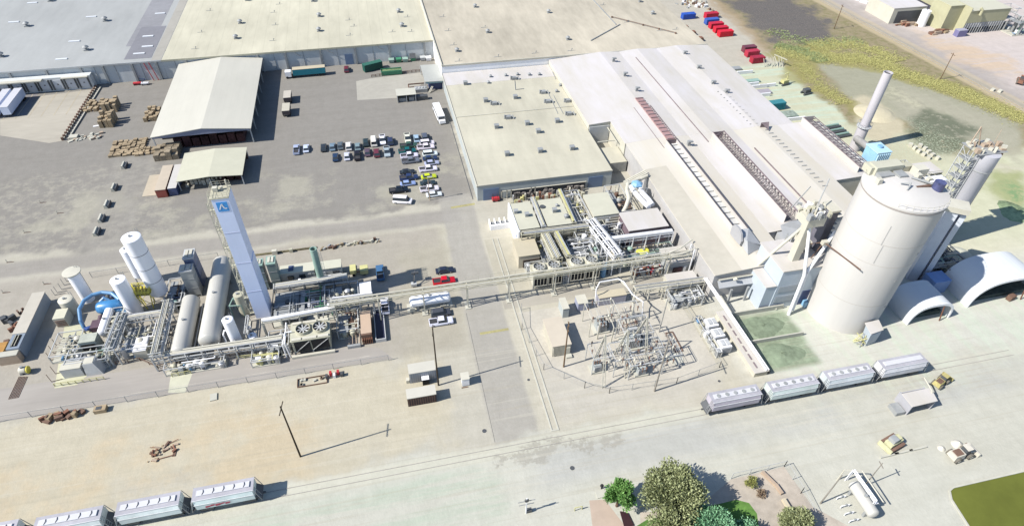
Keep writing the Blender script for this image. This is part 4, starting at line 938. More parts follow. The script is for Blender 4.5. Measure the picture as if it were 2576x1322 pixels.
def stroke(pts, w_, mb):   # flat stroke in the x-z plane of the sign
    for (xa,za),(xb,zb) in zip(pts[:-1],pts[1:]):
        d = Vector((xb-xa,zb-za)).normalized(); n = Vector((-d.y,d.x))*w_/2
        mb.hexa([(xa+n.x,yy,za+n.y),(xa-n.x,yy,za-n.y),(xb-n.x,yy,zb-n.y),(xb+n.x,yy,zb+n.y)],[(xa+n.x,yy+.03,za+n.y),(xa-n.x,yy+.03,za-n.y),(xb-n.x,yy+.03,zb-n.y),(xb+n.x,yy+.03,zb+n.y)])
a1 = MB(); stroke([(-34.75,32.45),(-34.2,33.65),(-33.95,33.65)], .22, a1); a1.build('letter', WHITE, sg)
a1 = MB(); stroke([(-34.1,33.6),(-33.78,32.62),(-33.3,32.62)], .22, a1); a1.build('letter', WHITE, sg)
# stair cage up the west side
for i in range(13):
    z = 1.2+i*2.55; s = 1 if i%2 else -1
    q = MB().box(x0-1.25,x0-.06,112.4+s*.9-.5,112.4+s*.9+.5,z,z+.1)
    for k in (.55,1.05): q.bar((x0-1.25,112.4+s*.9-.5,z+k),(x0-1.25,112.4+s*.9+.5,z+k),.07).bar((x0-1.25,112.4+s*.9-.5,z+k),(x0-.1,112.4+s*.9-.5,z+k),.07)
    q.build('landing', CREAMM, tw)
    q = MB()
    for dx in (-1.2,-.5): q.bar((x0+dx,112.4+s*.9,z),(x0+dx,112.4-s*.9,z+2.55),.1).bar((x0+dx,112.4+s*.9,z+.9),(x0+dx,112.4-s*.9,z+3.4),.06)
    for k in range(7): q.bar((x0-1.2,112.4+s*(.9-1.8*k/7),z+2.55*k/7),(x0-.5,112.4+s*(.9-1.8*k/7),z+2.55*k/7),.06)
    q.build('stair_flight', CREAMM, tw)
    q = MB()
    for k in range(5): q.bar((x0-1.35,111.0+k*.7,z),(x0-1.35,111.0+k*.7,z+1.25),.06)
    q.bar((x0-1.35,111.0,z+1.25),(x0-1.35,113.8,z+1.25),.1); q.build('stair_guard', CREAMM, tw)
for sy in (-1.45,1.45): MB().bar((x0-1.3,112.4+sy,0),(x0-1.3,112.4+sy,34),.12).build('stair_post', CREAMM, tw)

vtank('storage_tank', 'tallest white cylindrical tank with dark ring seams', -58.57, 121.84, 2.05, 2.6, 19.7, TANKW, rings=3)
vtank('storage_tank', 'slimmer white tank standing behind the tallest ringed tank', -64.4, 129.0, 1.35, 2.6, 11.0, TANKW)
vtank('vent_stack_tank', 'white tank with wide overhanging mushroom cap at the far left of the plant', -76.0, 125.2, 1.35, 0, 9.0, TANKW, cap=1.95)
vtank('storage_tank', 'white upright tank rising behind the blue pipes', -63.89, 118.3, 1.65, 0, 10.9, TANKW)
vtank('storage_tank', 'short squat white tank with a seam across its lid at the left edge', -78.6, 121.8, 1.6, 0, 4.1, OFFW)
bx = bldg('equipment_box', 'square cream equipment box with louvered side before the squat tank', -80.5,-78.0,116.8,120.0,2.7, OFFW, mat('cream_box_top', hz(224,221,198), .6, .06, .6), 'equipment box')
for k in range(4): MB().box(-80.3,-78.1,116.68,116.8,.5+k*.5,.72+k*.5).build('louver', BROWN, bx)
vtank('process_column', 'white upright column in front of the tower base', -39.01, 102.4, 1.2, 0, 9.0, TANKW)
vtank('storage_tank', 'small white upright drum right of the white column', -35.4, 102.4, .95, 0, 2.9, TANKW)
vtank('process_column', 'cream round vessel half hidden by the stair cage of the tower', -38.4, 112.6, 1.15, 0, 6.6, CREAMM)
htank('horizontal_tank', 'long grey-white horizontal tank nearest the yellow platform side, left of the pair', -50.3, 99.4, 117.4, 3.0, 2.0, TANKG)
htank('horizontal_tank', 'longer grey-white horizontal tank, right of the pair and partly shaded at its far end', -44.5, 101.4, 129.8, 3.2, 2.25, TANKG, saddles=3)
htank('pressure_vessel', 'small white horizontal vessel below the blue pipe loop', -68.8, 110.2, 118.2, 2.3, .95, TANKW)
# tall grey exchangers
def exch(label, x0,x1,y0,y1,h, m, top):
    t = thing('heat_exchanger', label, 'heat exchanger', ((x0+x1)/2,(y0+y1)/2))
    MB().box(x0,x1,y0,y1,.6,h).build('body', m, t); MB().box(x0-.12,x1+.12,y0-.12,y1+.12,h+.003,h+.35).build('header', top, t)
    for z in (h*.35,h*.7): MB().box(x0-.06,x1+.06,y0-.06,y1+.06,z,z+.14).build('band', GREY, t)
    MB().box(x0+.3,x0+(x1-x0)*.44,y0+.4,y1-.4,h+.36,h+.6).build('lid', OFFW, t); MB().box(x0+(x1-x0)*.56,x1-.3,y0+.4,y1-.4,h+.36,h+.6).build('lid', OFFW, t)
    for x in (x0+.1,x1-.1): MB().bar((x,y0+.1,0),(x,y0+.1,.6),.3).bar((x,y1-.1,0),(x,y1-.1,.6),.3).build('foot', GREY, t)
    return t
exch('tall grey exchanger tower nearest, left of the long tanks', -52.0,-49.3,120.9,123.4,8.3, mat('exch_grey',(.33,.34,.33),.5,.12,.6), LGREY)
exch('tall grey exchanger tower directly behind the nearest one, with navy panel', -51.2,-49.0,124.0,127.4,9.6, mat('exch_navy',(.12,.15,.24),.5,.12,.6), LGREY)
exch('green-grey exchanger block right of the tower, lighter top', -32.2,-30.2,119.7,122.5,8.2, mat('exch_green',(.16,.20,.19),.5,.12,.6), PGREEN)
exch('dark green-grey exchanger block squeezed against the tower', -34.9,-33.2,119.9,122.3,8.0, mat('exch_green2',(.14,.18,.18),.5,.12,.6), PGREEN)
# yellow platform
yp = thing('yellow_platform', 'bright yellow railed steel platform on tapering legs beside the ringed tank', 'platform', (-61,120))
cs = [(-63.4,121.6),(-62.0,118.2),(-58.9,117.9),(-59.2,121.2)]
MB().prism(cs, 5.2, 5.32).build('deck', mat('yellow_grating', (.30,.27,.08), .7, .4, 2), yp)
q = MB()
for i in range(4):
    a, c = cs[i], cs[(i+1)%4]
    for k in (5.9,6.4): q.bar((*a,k),(*c,k),.16)
    for j in range(3): t_ = j/3; q.bar((a[0]+(c[0]-a[0])*t_,a[1]+(c[1]-a[1])*t_,5.3),(a[0]+(c[0]-a[0])*t_,a[1]+(c[1]-a[1])*t_,6.4),.12)
q.build('railing', YEL, yp)
for a in cs: MB().bar((*a,5.2),(-61+(a[0]+61)*.45,119.6+(a[1]-119.6)*.45,0),.22).build('leg', YEL, yp)
q = MB()
for i in range(4): a, c = cs[i], cs[(i+1)%4]; q.bar((*a,5.1),(-61+(c[0]+61)*.6,119.6+(c[1]-119.6)*.6,1.6),.12)
q.build('brace', YEL, yp)
for i in range(6): MB().bar((-63.0+i*.75,121.3,5.5),(-62+i*.65,118.4,5.5),.2).build('pipe', YEL, yp)
# blue pipework
bp = thing('blue_pipework', 'thick bright blue pipe loop sweeping round a blue vessel', 'pipework', (-70,118))
MB().tube([(-74.0,114.6,.8),(-74.4,115.6,2.4),(-75.0,118.4,3.4),(-74.4,120.8,3.8),(-73.0,122.4,3.8),(-71.0,122.9,3.8),(-68.8,122.3,3.6),(-66.9,120.4,3.0)], .42, 14).build('pipe_loop', BLUEP, bp, True)
MB().tube([(-73.6,114.3,.7),(-72.6,113.9,1.2),(-71.3,114.4,1.2)], .55, 12).build('lower_elbow', mat('deep_blue', (.02,.06,.22), .4, .2, 1), bp, True)
MB().lathe([(.05,-2.9),(1.2,-2.6),(1.6,-1.8),(1.6,1.6),(1.1,2.4),(.05,2.7)], (-69.3,119.6,1.9), 'x', 24).build('vessel', mat('blue_vessel', (.05,.20,.42), .35, .3, .6), bp, True)
for i in range(4): MB().tube([(-67.5+i*.5,118.6,1.0),(-67.4+i*.5,117.7,1.9),(-66.6+i*.5,117.4,1.4)], .28, 8).build('branch_pipe', BLUEP if i%2 else LBLUE, bp, True)
MB().tube([(-71.5,121,2.6),(-70.5,121.5,3.2),(-69.5,121.2,2.6)], .3, 8).build('branch_pipe', BLUEP, bp, True)
dm = thing('dark_motor_skid', 'dark machinery between the blue pipes and the mushroom-capped tank', 'machinery', (-69.5,124))
for i in range(7): MB().cyl((-72.4+i*1.1,123.9+.3*(i%2),.9),(-71.8+i*1.1,124.3,.9+.4*(i%3)),.55,n=10).build('motor', DGREY if i%2 else NAVY, dm)
dm = thing('conveyor_bin', 'dark brown machine below the blue elbow', 'machinery', (-70.5,114.6))
MB().box(-72.2,-70.2,113.2,115.8,.3,1.8).build('housing', mat('plum_brown',(.10,.06,.08),.6,.2,1), dm); MB().cyl((-71,115.9,1),(-71,117.4,1.3),.5,n=10).build('duct', mat('plum_brown',(.10,.06,.08)), dm)

# racks and skids
rack('tall grey pipe rack running away beside the near long tank', (-54.3,98.6), (-54.5,114.8), 2.2, 5.0, 6, 6, tiers=(0,.8))
rack('grey pipe rack running away between the white box and the grey filter house', (-64.3,102.2), (-63.8,112.6), 1.8, 5.0, 5, 5, tiers=(0,.8))
rack('grey pipe rack crossing behind the white box', (-64.2,112.0), (-55.2,112.2), 1.5, 4.6, 4, 4)
rack('pipe rack crossing in front of the long tanks', (-55.5,99.6), (-28.5,99.4), 1.8, 3.4, 9, 6, tiers=(0,.6))
rack('white high pipe rack right of the tower base', (-32.6,103.3), (-16.6,104.2), 1.2, 6.0, 5, 3, m=OFFW, pm=WHITE, r_=.2, brace=False)
rack('short grey rack behind the dark machines right of the tower', (-31.5,117.3), (-14,117.6), 1.5, 3.2, 6, 5)
rack('low pipe rack joining the long bridge to the plant', (-17.5,106.8), (-8.0,106.6), 1.8, 5.2, 4, 5, pm=WHITE, tiers=(0,.7))
GF = bldg('filter_house', 'dark-fronted green-grey filter house in the lower left of the plant', -72.2,-68.8,107.0,109.6,3.6, mat('filter_grey',(.20,.24,.24),.6,.15,1), mat('filter_top', hz(196,200,186), .6,.2,1.4), 'filter house')
MB().box(-71.9,-69.2,106.85,106.995,.8,3.0).build('intake', BLACK, GF)
bldg('control_cabinet', 'plain white flat-topped box in the middle of the pipe racks', -60.6,-57.9,102.9,107.0,2.6, OFFW, WHITE, 'cabinet')
skid('crowded skid of pipes and valves beside the white flat-topped box', -63.4,-55.4,103.0,111.3,3.6, 11, n=60)
skid('small skid of pipes between the small vessel and the racks', -67.8,-64.9,109.5,117.5,3.2, 12, n=26)
skid('skid of pale pipes on the cream pad left of the filter house', -78.4,-73.0,105.4,112.8,2.2, 13, n=34, cols=[OFFW,CREAMM,GALV,OFFW])
skid('skid with a green drum in front of the filter house', -74.2,-65.8,102.0,106.4,2.8, 14, n=40, cols=[PGREEN,LGREY,GALV,OFFW])
skid('valve skid in the shade between the two long tanks', -48.0,-47.0,101,116,2.0, 15, n=8)
skid('dark crowded machinery right of the tower base', -31.6,-17.0,106.2,116.4,3.0, 16, m=DGREY, n=75, cols=[DGREY,NAVY,GREY,LGREY,GREENP,GALV])
skid('pipes and pumps between the fan cooler and the white drum', -31.8,-27.2,97.4,102.6,3.2, 17, n=34)
skid('low pumps and yellow frames in front of the fan cooler', -35.5,-29.5,95.2,98.8,1.8, 18, n=26, cols=[YELL,OFFW,GALV,YELL,LGREY])
skid('valves and pumps along the near side of the long tanks', -53.5,-41.0,96.6,99.0,2.2, 19, n=34)
skid('pipe clutter left of the bridge end beside the tan container', -16.8,-11.8,99.6,106.4,3.0, 20, n=34, cols=[CREAMM,OFFW,BROWN,GALV])
skid('compressor clutter behind the blue-roofed kiosk', -19.5,-11.4,108.2,115.6,3.0, 21, n=46, cols=[CREAMM,OFFW,GREY,GALV,DGREY])
skid('small valves between the tall grey exchangers and the far fence', -57.0,-53.0,117.0,126.0,2.6, 22, n=26, cols=[DGREY,BROWN,NAVY,GREY])
skid('green-grey valve station beside the nearest exchanger tower', -55.4,-52.4,116.0,120.4,2.4, 23, n=14, cols=[PGREEN,GREY,DGREY])
skid('low white equipment behind the near end of the tower', -37.6,-36.9,103.8,109.8,2.2, 24, n=8)
gf = thing('green_frame', 'pale green steel frame beside the tower stair', 'frame', (-39.8,112.5))
for a,c in (((-41,111.8,4),(-38.3,111.5,4)),((-38.3,111.5,4),(-40.4,114.4,4)),((-40.4,114.4,4),(-41,111.8,4)),((-41,111.8,0),(-41,111.8,4)),((-38.3,111.5,0),(-38.3,111.5,4)),((-40.4,114.4,0),(-40.4,114.4,4))): MB().bar(a,c,.25).build('member', PGREEN, gf)
ds = thing('round_filter', 'white shallow dome-topped machine in front of the tower', 'filter', (-30.61,99.38))
x,y = (-30.64,99.83); MB().lathe([(1.2,0),(1.3,1.2),(1.7,1.25),(1.5,1.7),(.8,2.2),(.05,2.35)], (x,y,0), n=24).build('dome', TANKW, ds, True)
for k in range(5): MB().cyl((x-1.5+k*.7,y-1.8,0),(x-1.5+k*.7,y-1.8,1.3),.25,n=8).build('filter_pot', OFFW, ds)
# U-bend beside the column
ub = solo('pipe_bend', 'white inverted-U pipe leaning beside the white column', 'pipe', MB().tube([(-40.9,101.6,0),(-41.5,103.2,3.6),(-41.2,103.9,4.2),(-40.0,103.6,4.4),(-39.6,103.4,3.6)], .17, 8), WHITE, smooth=True)
# steel guard fences on the left pad

for k,(p,lab) in enumerate((((-78.89,106.69),'lowest'),((-78.94,108.68),'middle'),((-78.81,110.67),'upper'),((-76.83,102.42),'lower'),((-76.97,100.25),'bottom'))):
    x,y = p; t = thing('post_and_chain', 'thin dark guard post with bracket, %s of those left of the cream pad' % ['third','second','first','fourth','fifth'][k], 'guard post', p, 'guard posts left of the pad')
    MB().bar((x-.1,y,0),(x-.1,y,2.6),.1).build('post', BROWN, t); MB().bar((x,y,.1),(x+1.9,y+.35,.1),.1).build('bracket', BROWN, t)
for k in range(5):
    p = [(-82.83,131.77),(-82.97,130.22),(-83.69,129.25),(-84.02,128.44),(-82.62,133.10)][k]; x,y = p
    t = thing('post_and_chain', 'thin guard post behind the squat tank, %s from the front' % ['third','second','first','nearest','last'][k], 'guard post', p, 'guard posts behind the squat tank')
    MB().bar((x-.4,y,0),(x-.4,y,2.2),.1).build('post', GREY, t); MB().bar((x-.4,y,.1),(x+1.7,y+.3,.1),.1).build('bracket', GREY, t)
guard('faded yellow guard rail along the near edge of the cream pad', [(-75.97,98.78),(-66.27,98.67)])
guard('faded yellow guard rail at the top of the concrete drive', [(-52.15,96.37),(-48.37,96.53)])
guard('short yellow guard rail in front of the round filter', [(-38.83,98.57),(-31.67,98.16)], 1.0)
guard('dark guard rail along the ditch in front of the plant', [(-64.68,102.38),(-59.76,102.45),(-55.51,99.34),(-52.93,100.12),(-42.62,99.73),(-36.64,99.61)], 1.1, BROWN, 2.2)
b3 = bldg('transformer_box', 'grey boxy unit at the front of the cream pad, white lid', -74.6,-70.6,100.6,102.6,2.6, LGREY, OFFW, 'transformer')
b4 = thing('wedge_enclosure', 'blue-shaded wedge-sided enclosure at the right end of the cream pad', 'enclosure', (-68,101.5))
MB().hexa([(-70.2,100.3,0),(-66.8,100.3,0),(-66.6,103.0,0),(-70.0,103.0,0)],[(-70.0,100.9,3.2),(-67.9,100.9,3.2),(-67.8,102.8,3.2),(-69.8,102.8,3.2)]).build('body', LGREY, b4)
MB().box(-69.9,-68.0,101.0,102.7,3.203,3.3).build('lid', OFFW, b4)

# fan cooler
fc = thing('fan_cooler', 'big cream air cooler with two round fans on top and dark intake below', 'cooling tower', (-22,99.6))
MB().box(-26.4,-18.2,97.0,102.4,1.0,4.6).build('body', CREAMM, fc)
MB().box(-26.6,-18.0,96.8,102.6,4.603,4.75).build('deck', mat('cooler_deck', hz(214,212,190), .6, .15, 1), fc)
for a,c in ((-25.9,-22.5),(-22.2,-18.5)): MB().box(a,c,96.85,96.99,1.2,4.2).build('intake', BLACK, fc); 
q = MB()
for a,c in ((-25.9,-22.5),(-22.2,-18.5)): q.bar((a,96.8,1.2),(c,96.8,4.2),.12)
q.build('cross_brace', LGREY, fc)
for x in (-23.8,-20.1):
    s = MB().lathe([(1.72,4.76),(1.6,5.5),(1.5,5.5),(1.5,4.76)], (x,99.9,0), n=32).build('fan_stack', CREAMM, fc, False)
    MB().cyl((x,99.9,4.77),(x,99.9,4.8),1.49,n=28).build('fan_opening', BLACK, s)
    f = MB()
    for k in range(8):
        a = k*math.pi/4+.2; d = Vector((math.cos(a),math.sin(a),0)); n = Vector((-d.y,d.x,0))
        P0 = Vector((x,99.9,5.1)); f.hexa([tuple(P0+d*.2-n*.12),tuple(P0+d*1.4-n*.26),tuple(P0+d*1.4+n*.1+Vector((0,0,.1))),tuple(P0+d*.2+n*.1)],[tuple(P0+d*.2-n*.12+Vector((0,0,.04))),tuple(P0+d*1.4-n*.26+Vector((0,0,.04))),tuple(P0+d*1.4+n*.1+Vector((0,0,.14))),tuple(P0+d*.2+n*.1+Vector((0,0,.04)))])
    f.cyl((x,99.9,5.0),(x,99.9,5.25),.25,n=10); f.build('fan', LGREY, s)
for y in (97.3,102.1):
    for a,c in ((-26.2,-24.2),(-23.9,-20.9),(-20.6,-18.3)): MB().box(a,c,y-.35,y+.35,4.76,5.0).build('service_box', OFFW, fc)
for x in (-26.2,-22.3,-18.4): MB().box(x-.15,x+.15,96.9,97.2,0,1.0).box(x-.15,x+.15,102.2,102.4,0,1).build('leg', GREY, fc)
MB().box(-27,-17.6,95.9,96.5,0,.7).build('basin_edge', OFFW, fc)
MB().tube([(-27.4,96.6,.2),(-27.6,96.6,4.9),(-27.6,102.8,4.9),(-27.6,102.8,0)], .16, 8).tube([(-28.2,96.6,.2),(-28.2,96.6,4.6),(-27.6,99.6,5.2),(-26.2,99.6,5.2)], .14, 8).build('pipe', WHITE, fc, True)
# office trailers, stack
of = bldg('site_office', 'white-roofed site office trailer behind the tower, left half, with roof hatch', -30.2,-22.0,121.3,124.3,3.2, mat('office_wall',(.42,.43,.42),.6,.08,.5), mat('office_roof', hz(224,222,202), .6,.05,.5), 'site office', over=.1)
MB().box(-28.2,-27.0,122.0,123.8,3.4,3.55).build('roof_hatch', NAVY, of)
for x in (-25.8,-28.6): MB().box(x,x+1.5,121.15,121.29,1.3,2.4).build('window', GLASS, of)
MB().box(-23.8,-22.9,121.15,121.29,.3,2.4).build('door', LGREY, of)
of = bldg('site_office', 'white-roofed site office trailer, right half beyond the pale green stack', -21.6,-15.4,121.1,124.0,3.2, MATS['office_wall'], MATS['office_roof'], 'site office', over=.1)
MB().box(-17.6,-16.0,120.95,121.09,1.3,2.4).build('window', GLASS, of); MB().box(-20.2,-19.3,120.95,121.09,.3,2.4).build('door', LGREY, of)
sk2 = thing('exhaust_stack', 'pale green vertical exhaust stack in front of the site offices', 'stack', (-20.4,118.6))
MB().lathe([(.85,0),(.85,12.4),(.70,12.4),(.70,11.0)], (-20.4,118.6,0), n=24).build('stack', PGREEN, sk2, True)
MB().cyl((-20.4,118.6,11.3),(-20.4,118.6,11.4),.69,n=20).build('dark_mouth', BLACK, sk2)
q = MB()
for dx in (0,.5): q.bar((-19.35+dx,118.2,0),(-19.35+dx,118.2,11.5),.07)
for k in range(22): q.bar((-19.35,118.2,.5+k*.5),(-18.85,118.2,.5+k*.5),.05)
q.build('ladder', LGREY, sk2)
sr = skid('low pipe racks under the site office windows', -27.5,-15.4,118.9,120.7,1.6, 25, n=26, cols=[OFFW,CREAMM,WHITE,DGREY])
kb = bldg('kiosk', 'small kiosk with slate-blue face under the end of the pipe bridge', -11.0,-8.3,109.7,113.8,3.6, mat('kiosk_blue',(.10,.18,.30),.5,.1,.6), WHITE, 'kiosk')
tn = thing('tanker_body', 'tan flat-topped container among brown steelwork right of the fan cooler', 'container', (-10.3,101.2))
MB().box(-11.5,-9.1,97.6,104.8,.3,2.6).build('body', BROWN, tn); MB().box(-11.5,-9.05,98.0,104.9,2.603,2.7).build('roof', mat('peach_top', hz(216,190,166), .6, .06, .8), tn)
for i in range(6): MB().box(-11.4+i*.42,-11.2+i*.42,96.9,97.58,.2,1.6).build('rib', RUST, tn)
fr_ = thing('rusty_framework', 'low brown pipe framework between the fan cooler and the tan container', 'framework', (-13.5,99.8))
for i in range(4): MB().bar((-14.4+i*.8,97,.9),(-14.4+i*.8,103,.9),.14).build('pipe', TAN, fr_)
MB().box(-14.8,-11.9,96.4,97.0,0,.8).box(-14.8,-11.9,103,103.4,.2,1.1).build('end_beam', GREY, fr_)
ba = thing('settling_basin', 'long dark rectangular basin with pale steel rim right of the tan container', 'basin', (-7.2,101.8))
MB().box(-8.3,-6.2,97.2,106.6,0,.35).build('floor', mat('basin_dark',(.02,.022,.05),.3,.2,1), ba)
for a in ((-8.45,-8.25,97,106.8),(-6.25,-6.05,97,106.8),(-8.25,-6.25,97,97.2),(-8.25,-6.25,106.6,106.8)): MB().box(*a,0,1.0).build('rim', LGREY, ba)
# yellow tank trailer
yt = thing('tank_trailer', 'pale yellow two-part tank trailer beside the blue pickup', 'trailer', (-11,121.6))
MB().box(-13.4,-11.9,120.6,123.0,.6,1.9).build('front_box', YELL, yt); MB().box(-10.9,-8.9,120.2,122.4,.5,1.8).build('rear_box', YELL, yt); MB().bar((-13.2,121.6,.6),(-8.9,121.2,.6),.3).build('drawbar', BROWN, yt)
for x in (-12.6,-9.9):
    for s in (120.4,122.6): MB().cyl((x,s,.4),(x,s+.25,.4),.4,n=10).build('wheel', BLACK, yt)
# horizontal tanker near the road
tk = htank('propane_tank', 'large white horizontal gas tank on saddles under the pipe bridge', 106.4, .3, 10.3, 2.1, 1.35, TANKW, axis='x')
MB().box(-.4,10.6,104.9,107.8,0,.12).build('base', OFFW, tk); MB().box(.2,1.4,104.8,105.4,.2,1.2).box(7.6,9.6,104.9,105.6,.12,.5).build('valve_box', OFFW, tk)
lt = thing('light_tower', 'small dark light tower on a trailer near the red pickup', 'light tower', (2.60,114.09))
x,y = (2.07,113.81); MB().box(x-.7,x+.7,y-.5,y+.5,.3,1.1).build('base', LGREY, lt); MB().bar((x,y,1),(x+.7,y+2.2,3.2),.25).bar((x,y,1),(x+.2,y+.6,3.6),.2).build('mast', DGREY, lt); MB().cb(x+.5,y+1.2,3.2,1.6,.5,.4).cb(x+.9,y+1.9,2.6,1.2,.6,.4).build('lamp_head', DGREY, lt)
# long pipe bridge
pb_ = thing('pipe_bridge', 'long cream pipe bridge carrying parallel pipes over the road to the factory', 'pipe bridge', (30,104.6))
for x in (-6.8,3.7,14.2,24.5,36,46.5,57,66):
    yb = 104.4; q = MB().bar((x,yb-.8,0),(x,yb-.8,7.2),.3).bar((x,yb+.8,0),(x,yb+.8,7.2),.3).build('post', OFFW, pb_)
    MB().box(x-.7,x+.7,yb-1.3,yb+1.3,0,.25).build('footing', CONC, pb_)
    MB().bar((x,yb-1.2,7.2),(x,yb+1.2,7.2),.28).build('cross_beam', OFFW, pb_)
for s in (-.95,.95):
    q = MB().bar((-18,104.5+s,7.3),(71.5,104.3+s,7.3),.17).bar((-18,104.5+s,6.6),(71.5,104.3+s,6.6),.12)
    for i in range(30): xx = -18+i*2.98; q.bar((xx,104.45+s,6.6 if i%2 else 7.3),(xx+2.98,104.45+s,7.3 if i%2 else 6.6),.07)
    q.build('truss', CREAMM, pb_)
for i in range(30): MB().bar((-16+i*3,103.5,7.25),(-16+i*3,105.4,7.25),.1).build('cross_tie', CREAMM, pb_)
for j,(v,rr_) in enumerate(((-.62,.15),(-.2,.09),(.62,.17))): MB().cyl((-17.5,104.5+v,7.5),(71.8,104.3+v,7.5),rr_,n=8).build('pipe', CREAMM if j%2 else OFFW, pb_)
q = MB().bar((14.2,105.5,8.4),(71.5,105.3,8.4),.06)
for i in range(20): q.bar((14.2+i*3,105.5,7.3),(14.2+i*3,105.5,8.4),.06)
q.build('handrail', CREAMM, pb_)
# cable tray shadowing the ground beside the walkway

# roadside scrap lines
sc = thing('scrap_row', 'row of scrap timber, drums and small boxes along the track beyond the site offices', 'scrap row', (-13,133))
for i in range(42):
    x = -21+i*.38; MB().cb(x, 133.1+random.uniform(-.5,.6)+(x+21)*.02, 0, random.uniform(.3,1.4), random.uniform(.2,.5), random.uniform(.2,.9), random.uniform(0,1)).build('scrap_piece', random.choice((BROWN,WOOD,OFFW,GREY,CREAMM)), sc)
solo('white_cabinet','small white cabinet standing by the far fence line','cabinet', MB().cb(*(-32.75,133.48),0,1.3,.9,1.3), OFFW)
solo('white_cabinet','smaller cream cabinet right of the white one by the far fence line','cabinet', MB().cb(*(-28.57,133.44),0,.9,.7,1.1), CREAMM)
solo('low_hedge', 'thin dark strip of dry weeds along the far edge of the plant', 'weeds', MB().box(-47,-22,133.6,134.2,0,.25), mat('dry_weeds',(.16,.14,.08),.9,.5,2))

# left-hand building with lorry body
lb = thing('long_metal_bin', 'long metal building with pale top and blue-grey side at the left edge', 'metal building', (-86,119))
MB().hexa([(-87.3,108.8,0),(-84.6,108.8,0),(-84.6,126.5,0),(-87.3,126.5,0)],[(-87.3,108.8,3.2),(-84.7,108.8,3.2),(-84.7,126.4,3.2),(-87.3,126.4,3.2)]).build('wall', mat('bin_side',(.20,.24,.29),.5,.1,.5), lb)
MB().box(-87.4,-84.6,113.2,126.5,3.203,3.35).build('roof', mat('bin_roof', hz(214,207,192), .6,.08,.6), lb)
MB().box(-86.6,-85.3,109.4,112.8,3.203,3.3).build('open_top', BLACK, lb); MB().bar((-86.3,109.4,3.45),(-86.3,112.8,3.45),.14).bar((-85.7,109.4,3.45),(-85.7,112.8,3.45),.14).build('rail', CREAMM, lb)
ys = htank('small_yellow_tank', 'short horizontal tank with yellow end cap on the asphalt', *([(-83.38,104.08)[1], (-84.22,104.37)[0], (-82.44,104.00)[0]]), 1.0, .8, OFFW, axis='x')
x,y = (-82.48,103.96); MB().cyl((x+.02,y,1.0),(x+.22,y,1.0),.84,n=20).build('end_cap', YEL, ys)
mt = thing('mud_mat', 'woven steel grid mat lying on the asphalt in front of the yellow-capped tank', 'mat', (-83.93,100.70))
pq = [(-84.31,103.19),(-82.54,102.81),(-82.60,97.30),(-84.42,97.25)]
q = MB()
for i in range(7):
    t_ = i/6; q.bar((pq[0][0]+(pq[1][0]-pq[0][0])*t_,pq[0][1]+(pq[1][1]-pq[0][1])*t_,.06),(pq[3][0]+(pq[2][0]-pq[3][0])*t_,pq[3][1]+(pq[2][1]-pq[3][1])*t_,.06),.08)
for i in range(14):
    t_ = i/13; q.bar((pq[0][0]+(pq[3][0]-pq[0][0])*t_,pq[0][1]+(pq[3][1]-pq[0][1])*t_,.06),(pq[1][0]+(pq[2][0]-pq[1][0])*t_,pq[1][1]+(pq[2][1]-pq[1][1])*t_,.06),.05)
q.build('grid', BROWN, mt)
for k,(p,m,lab,s) in enumerate((((-89.79,123.60),BROWN,'small brown bin beside the long metal building',1.0),((-91.25,120.57),DGREY,'dark broken machinery heap beside the long metal building',1.8),((-89.73,118.62),RUST,'rusty machine part below the dark heap',1.1),((-89.76,113.38),BROWN,'brown drum heap at the left picture edge',1.2))):
    x,y = p; t = thing('scrap_heap', lab, 'scrap', p, 'scrap left of the metal building')
    for i in range(5): MB().cb(x+random.uniform(-s,s),y+random.uniform(-s,s)*.8,0,s*random.uniform(.4,1),s*random.uniform(.3,.8),s*random.uniform(.5,1.1),random.uniform(0,3)).build('scrap_piece', m, t)
ob = thing('orange_bin', 'orange open bin cut by the left picture edge', 'bin', (-90.78,112.42))
x,y = (-90.14,111.44); MB().box(x-3,x+1.2,y-1.5,y+1.5,0,1.6).build('bin', mat('orange_brown', (.42,.22,.05), .6, .3, 1), ob)
ob = bldg('tan_container_end', 'pale ribbed container end in front of the long metal building', -89.2,-84.9,107.2,108.7,2.6, TAN, CONC, 'container')
for i,(a,c,lab) in enumerate((((-84.2,91.5),(-6.0,91.2),'chain fence between the tan dirt and the asphalt in front of the plant'),((-77.2,133.3),(-47,134.7),'chain fence along the track behind the plant'),)):
    fence('chain_fence', lab, [a,c] if i else [(-110,91.5),a,c], 2.0, 6.0)
for i,p in enumerate(((-99.85,143.81),(-88.02,133.10),(-96.78,131.82),(-99.87,169.99),(-99.68,156.14),(-93.56,163.62))):
    x,y = p; t = thing('survey_marker', ['white marker post by the left end of the track','white marker post at the track bend left of the mushroom tank','white marker post nearest the left picture edge','white marker post farthest up the dirt lot','white marker post in the middle of the dirt lot','pile of pale sticks on the dirt lot'][i], 'marker', p)
    MB().bar((x-.3,y+.3,0),(x-.3,y+.3,.9),.14).build('post', OFFW, t); MB().box(x-.3,x+1.4,y-.06,y+.06,0,.12).build('foot', BROWN, t)

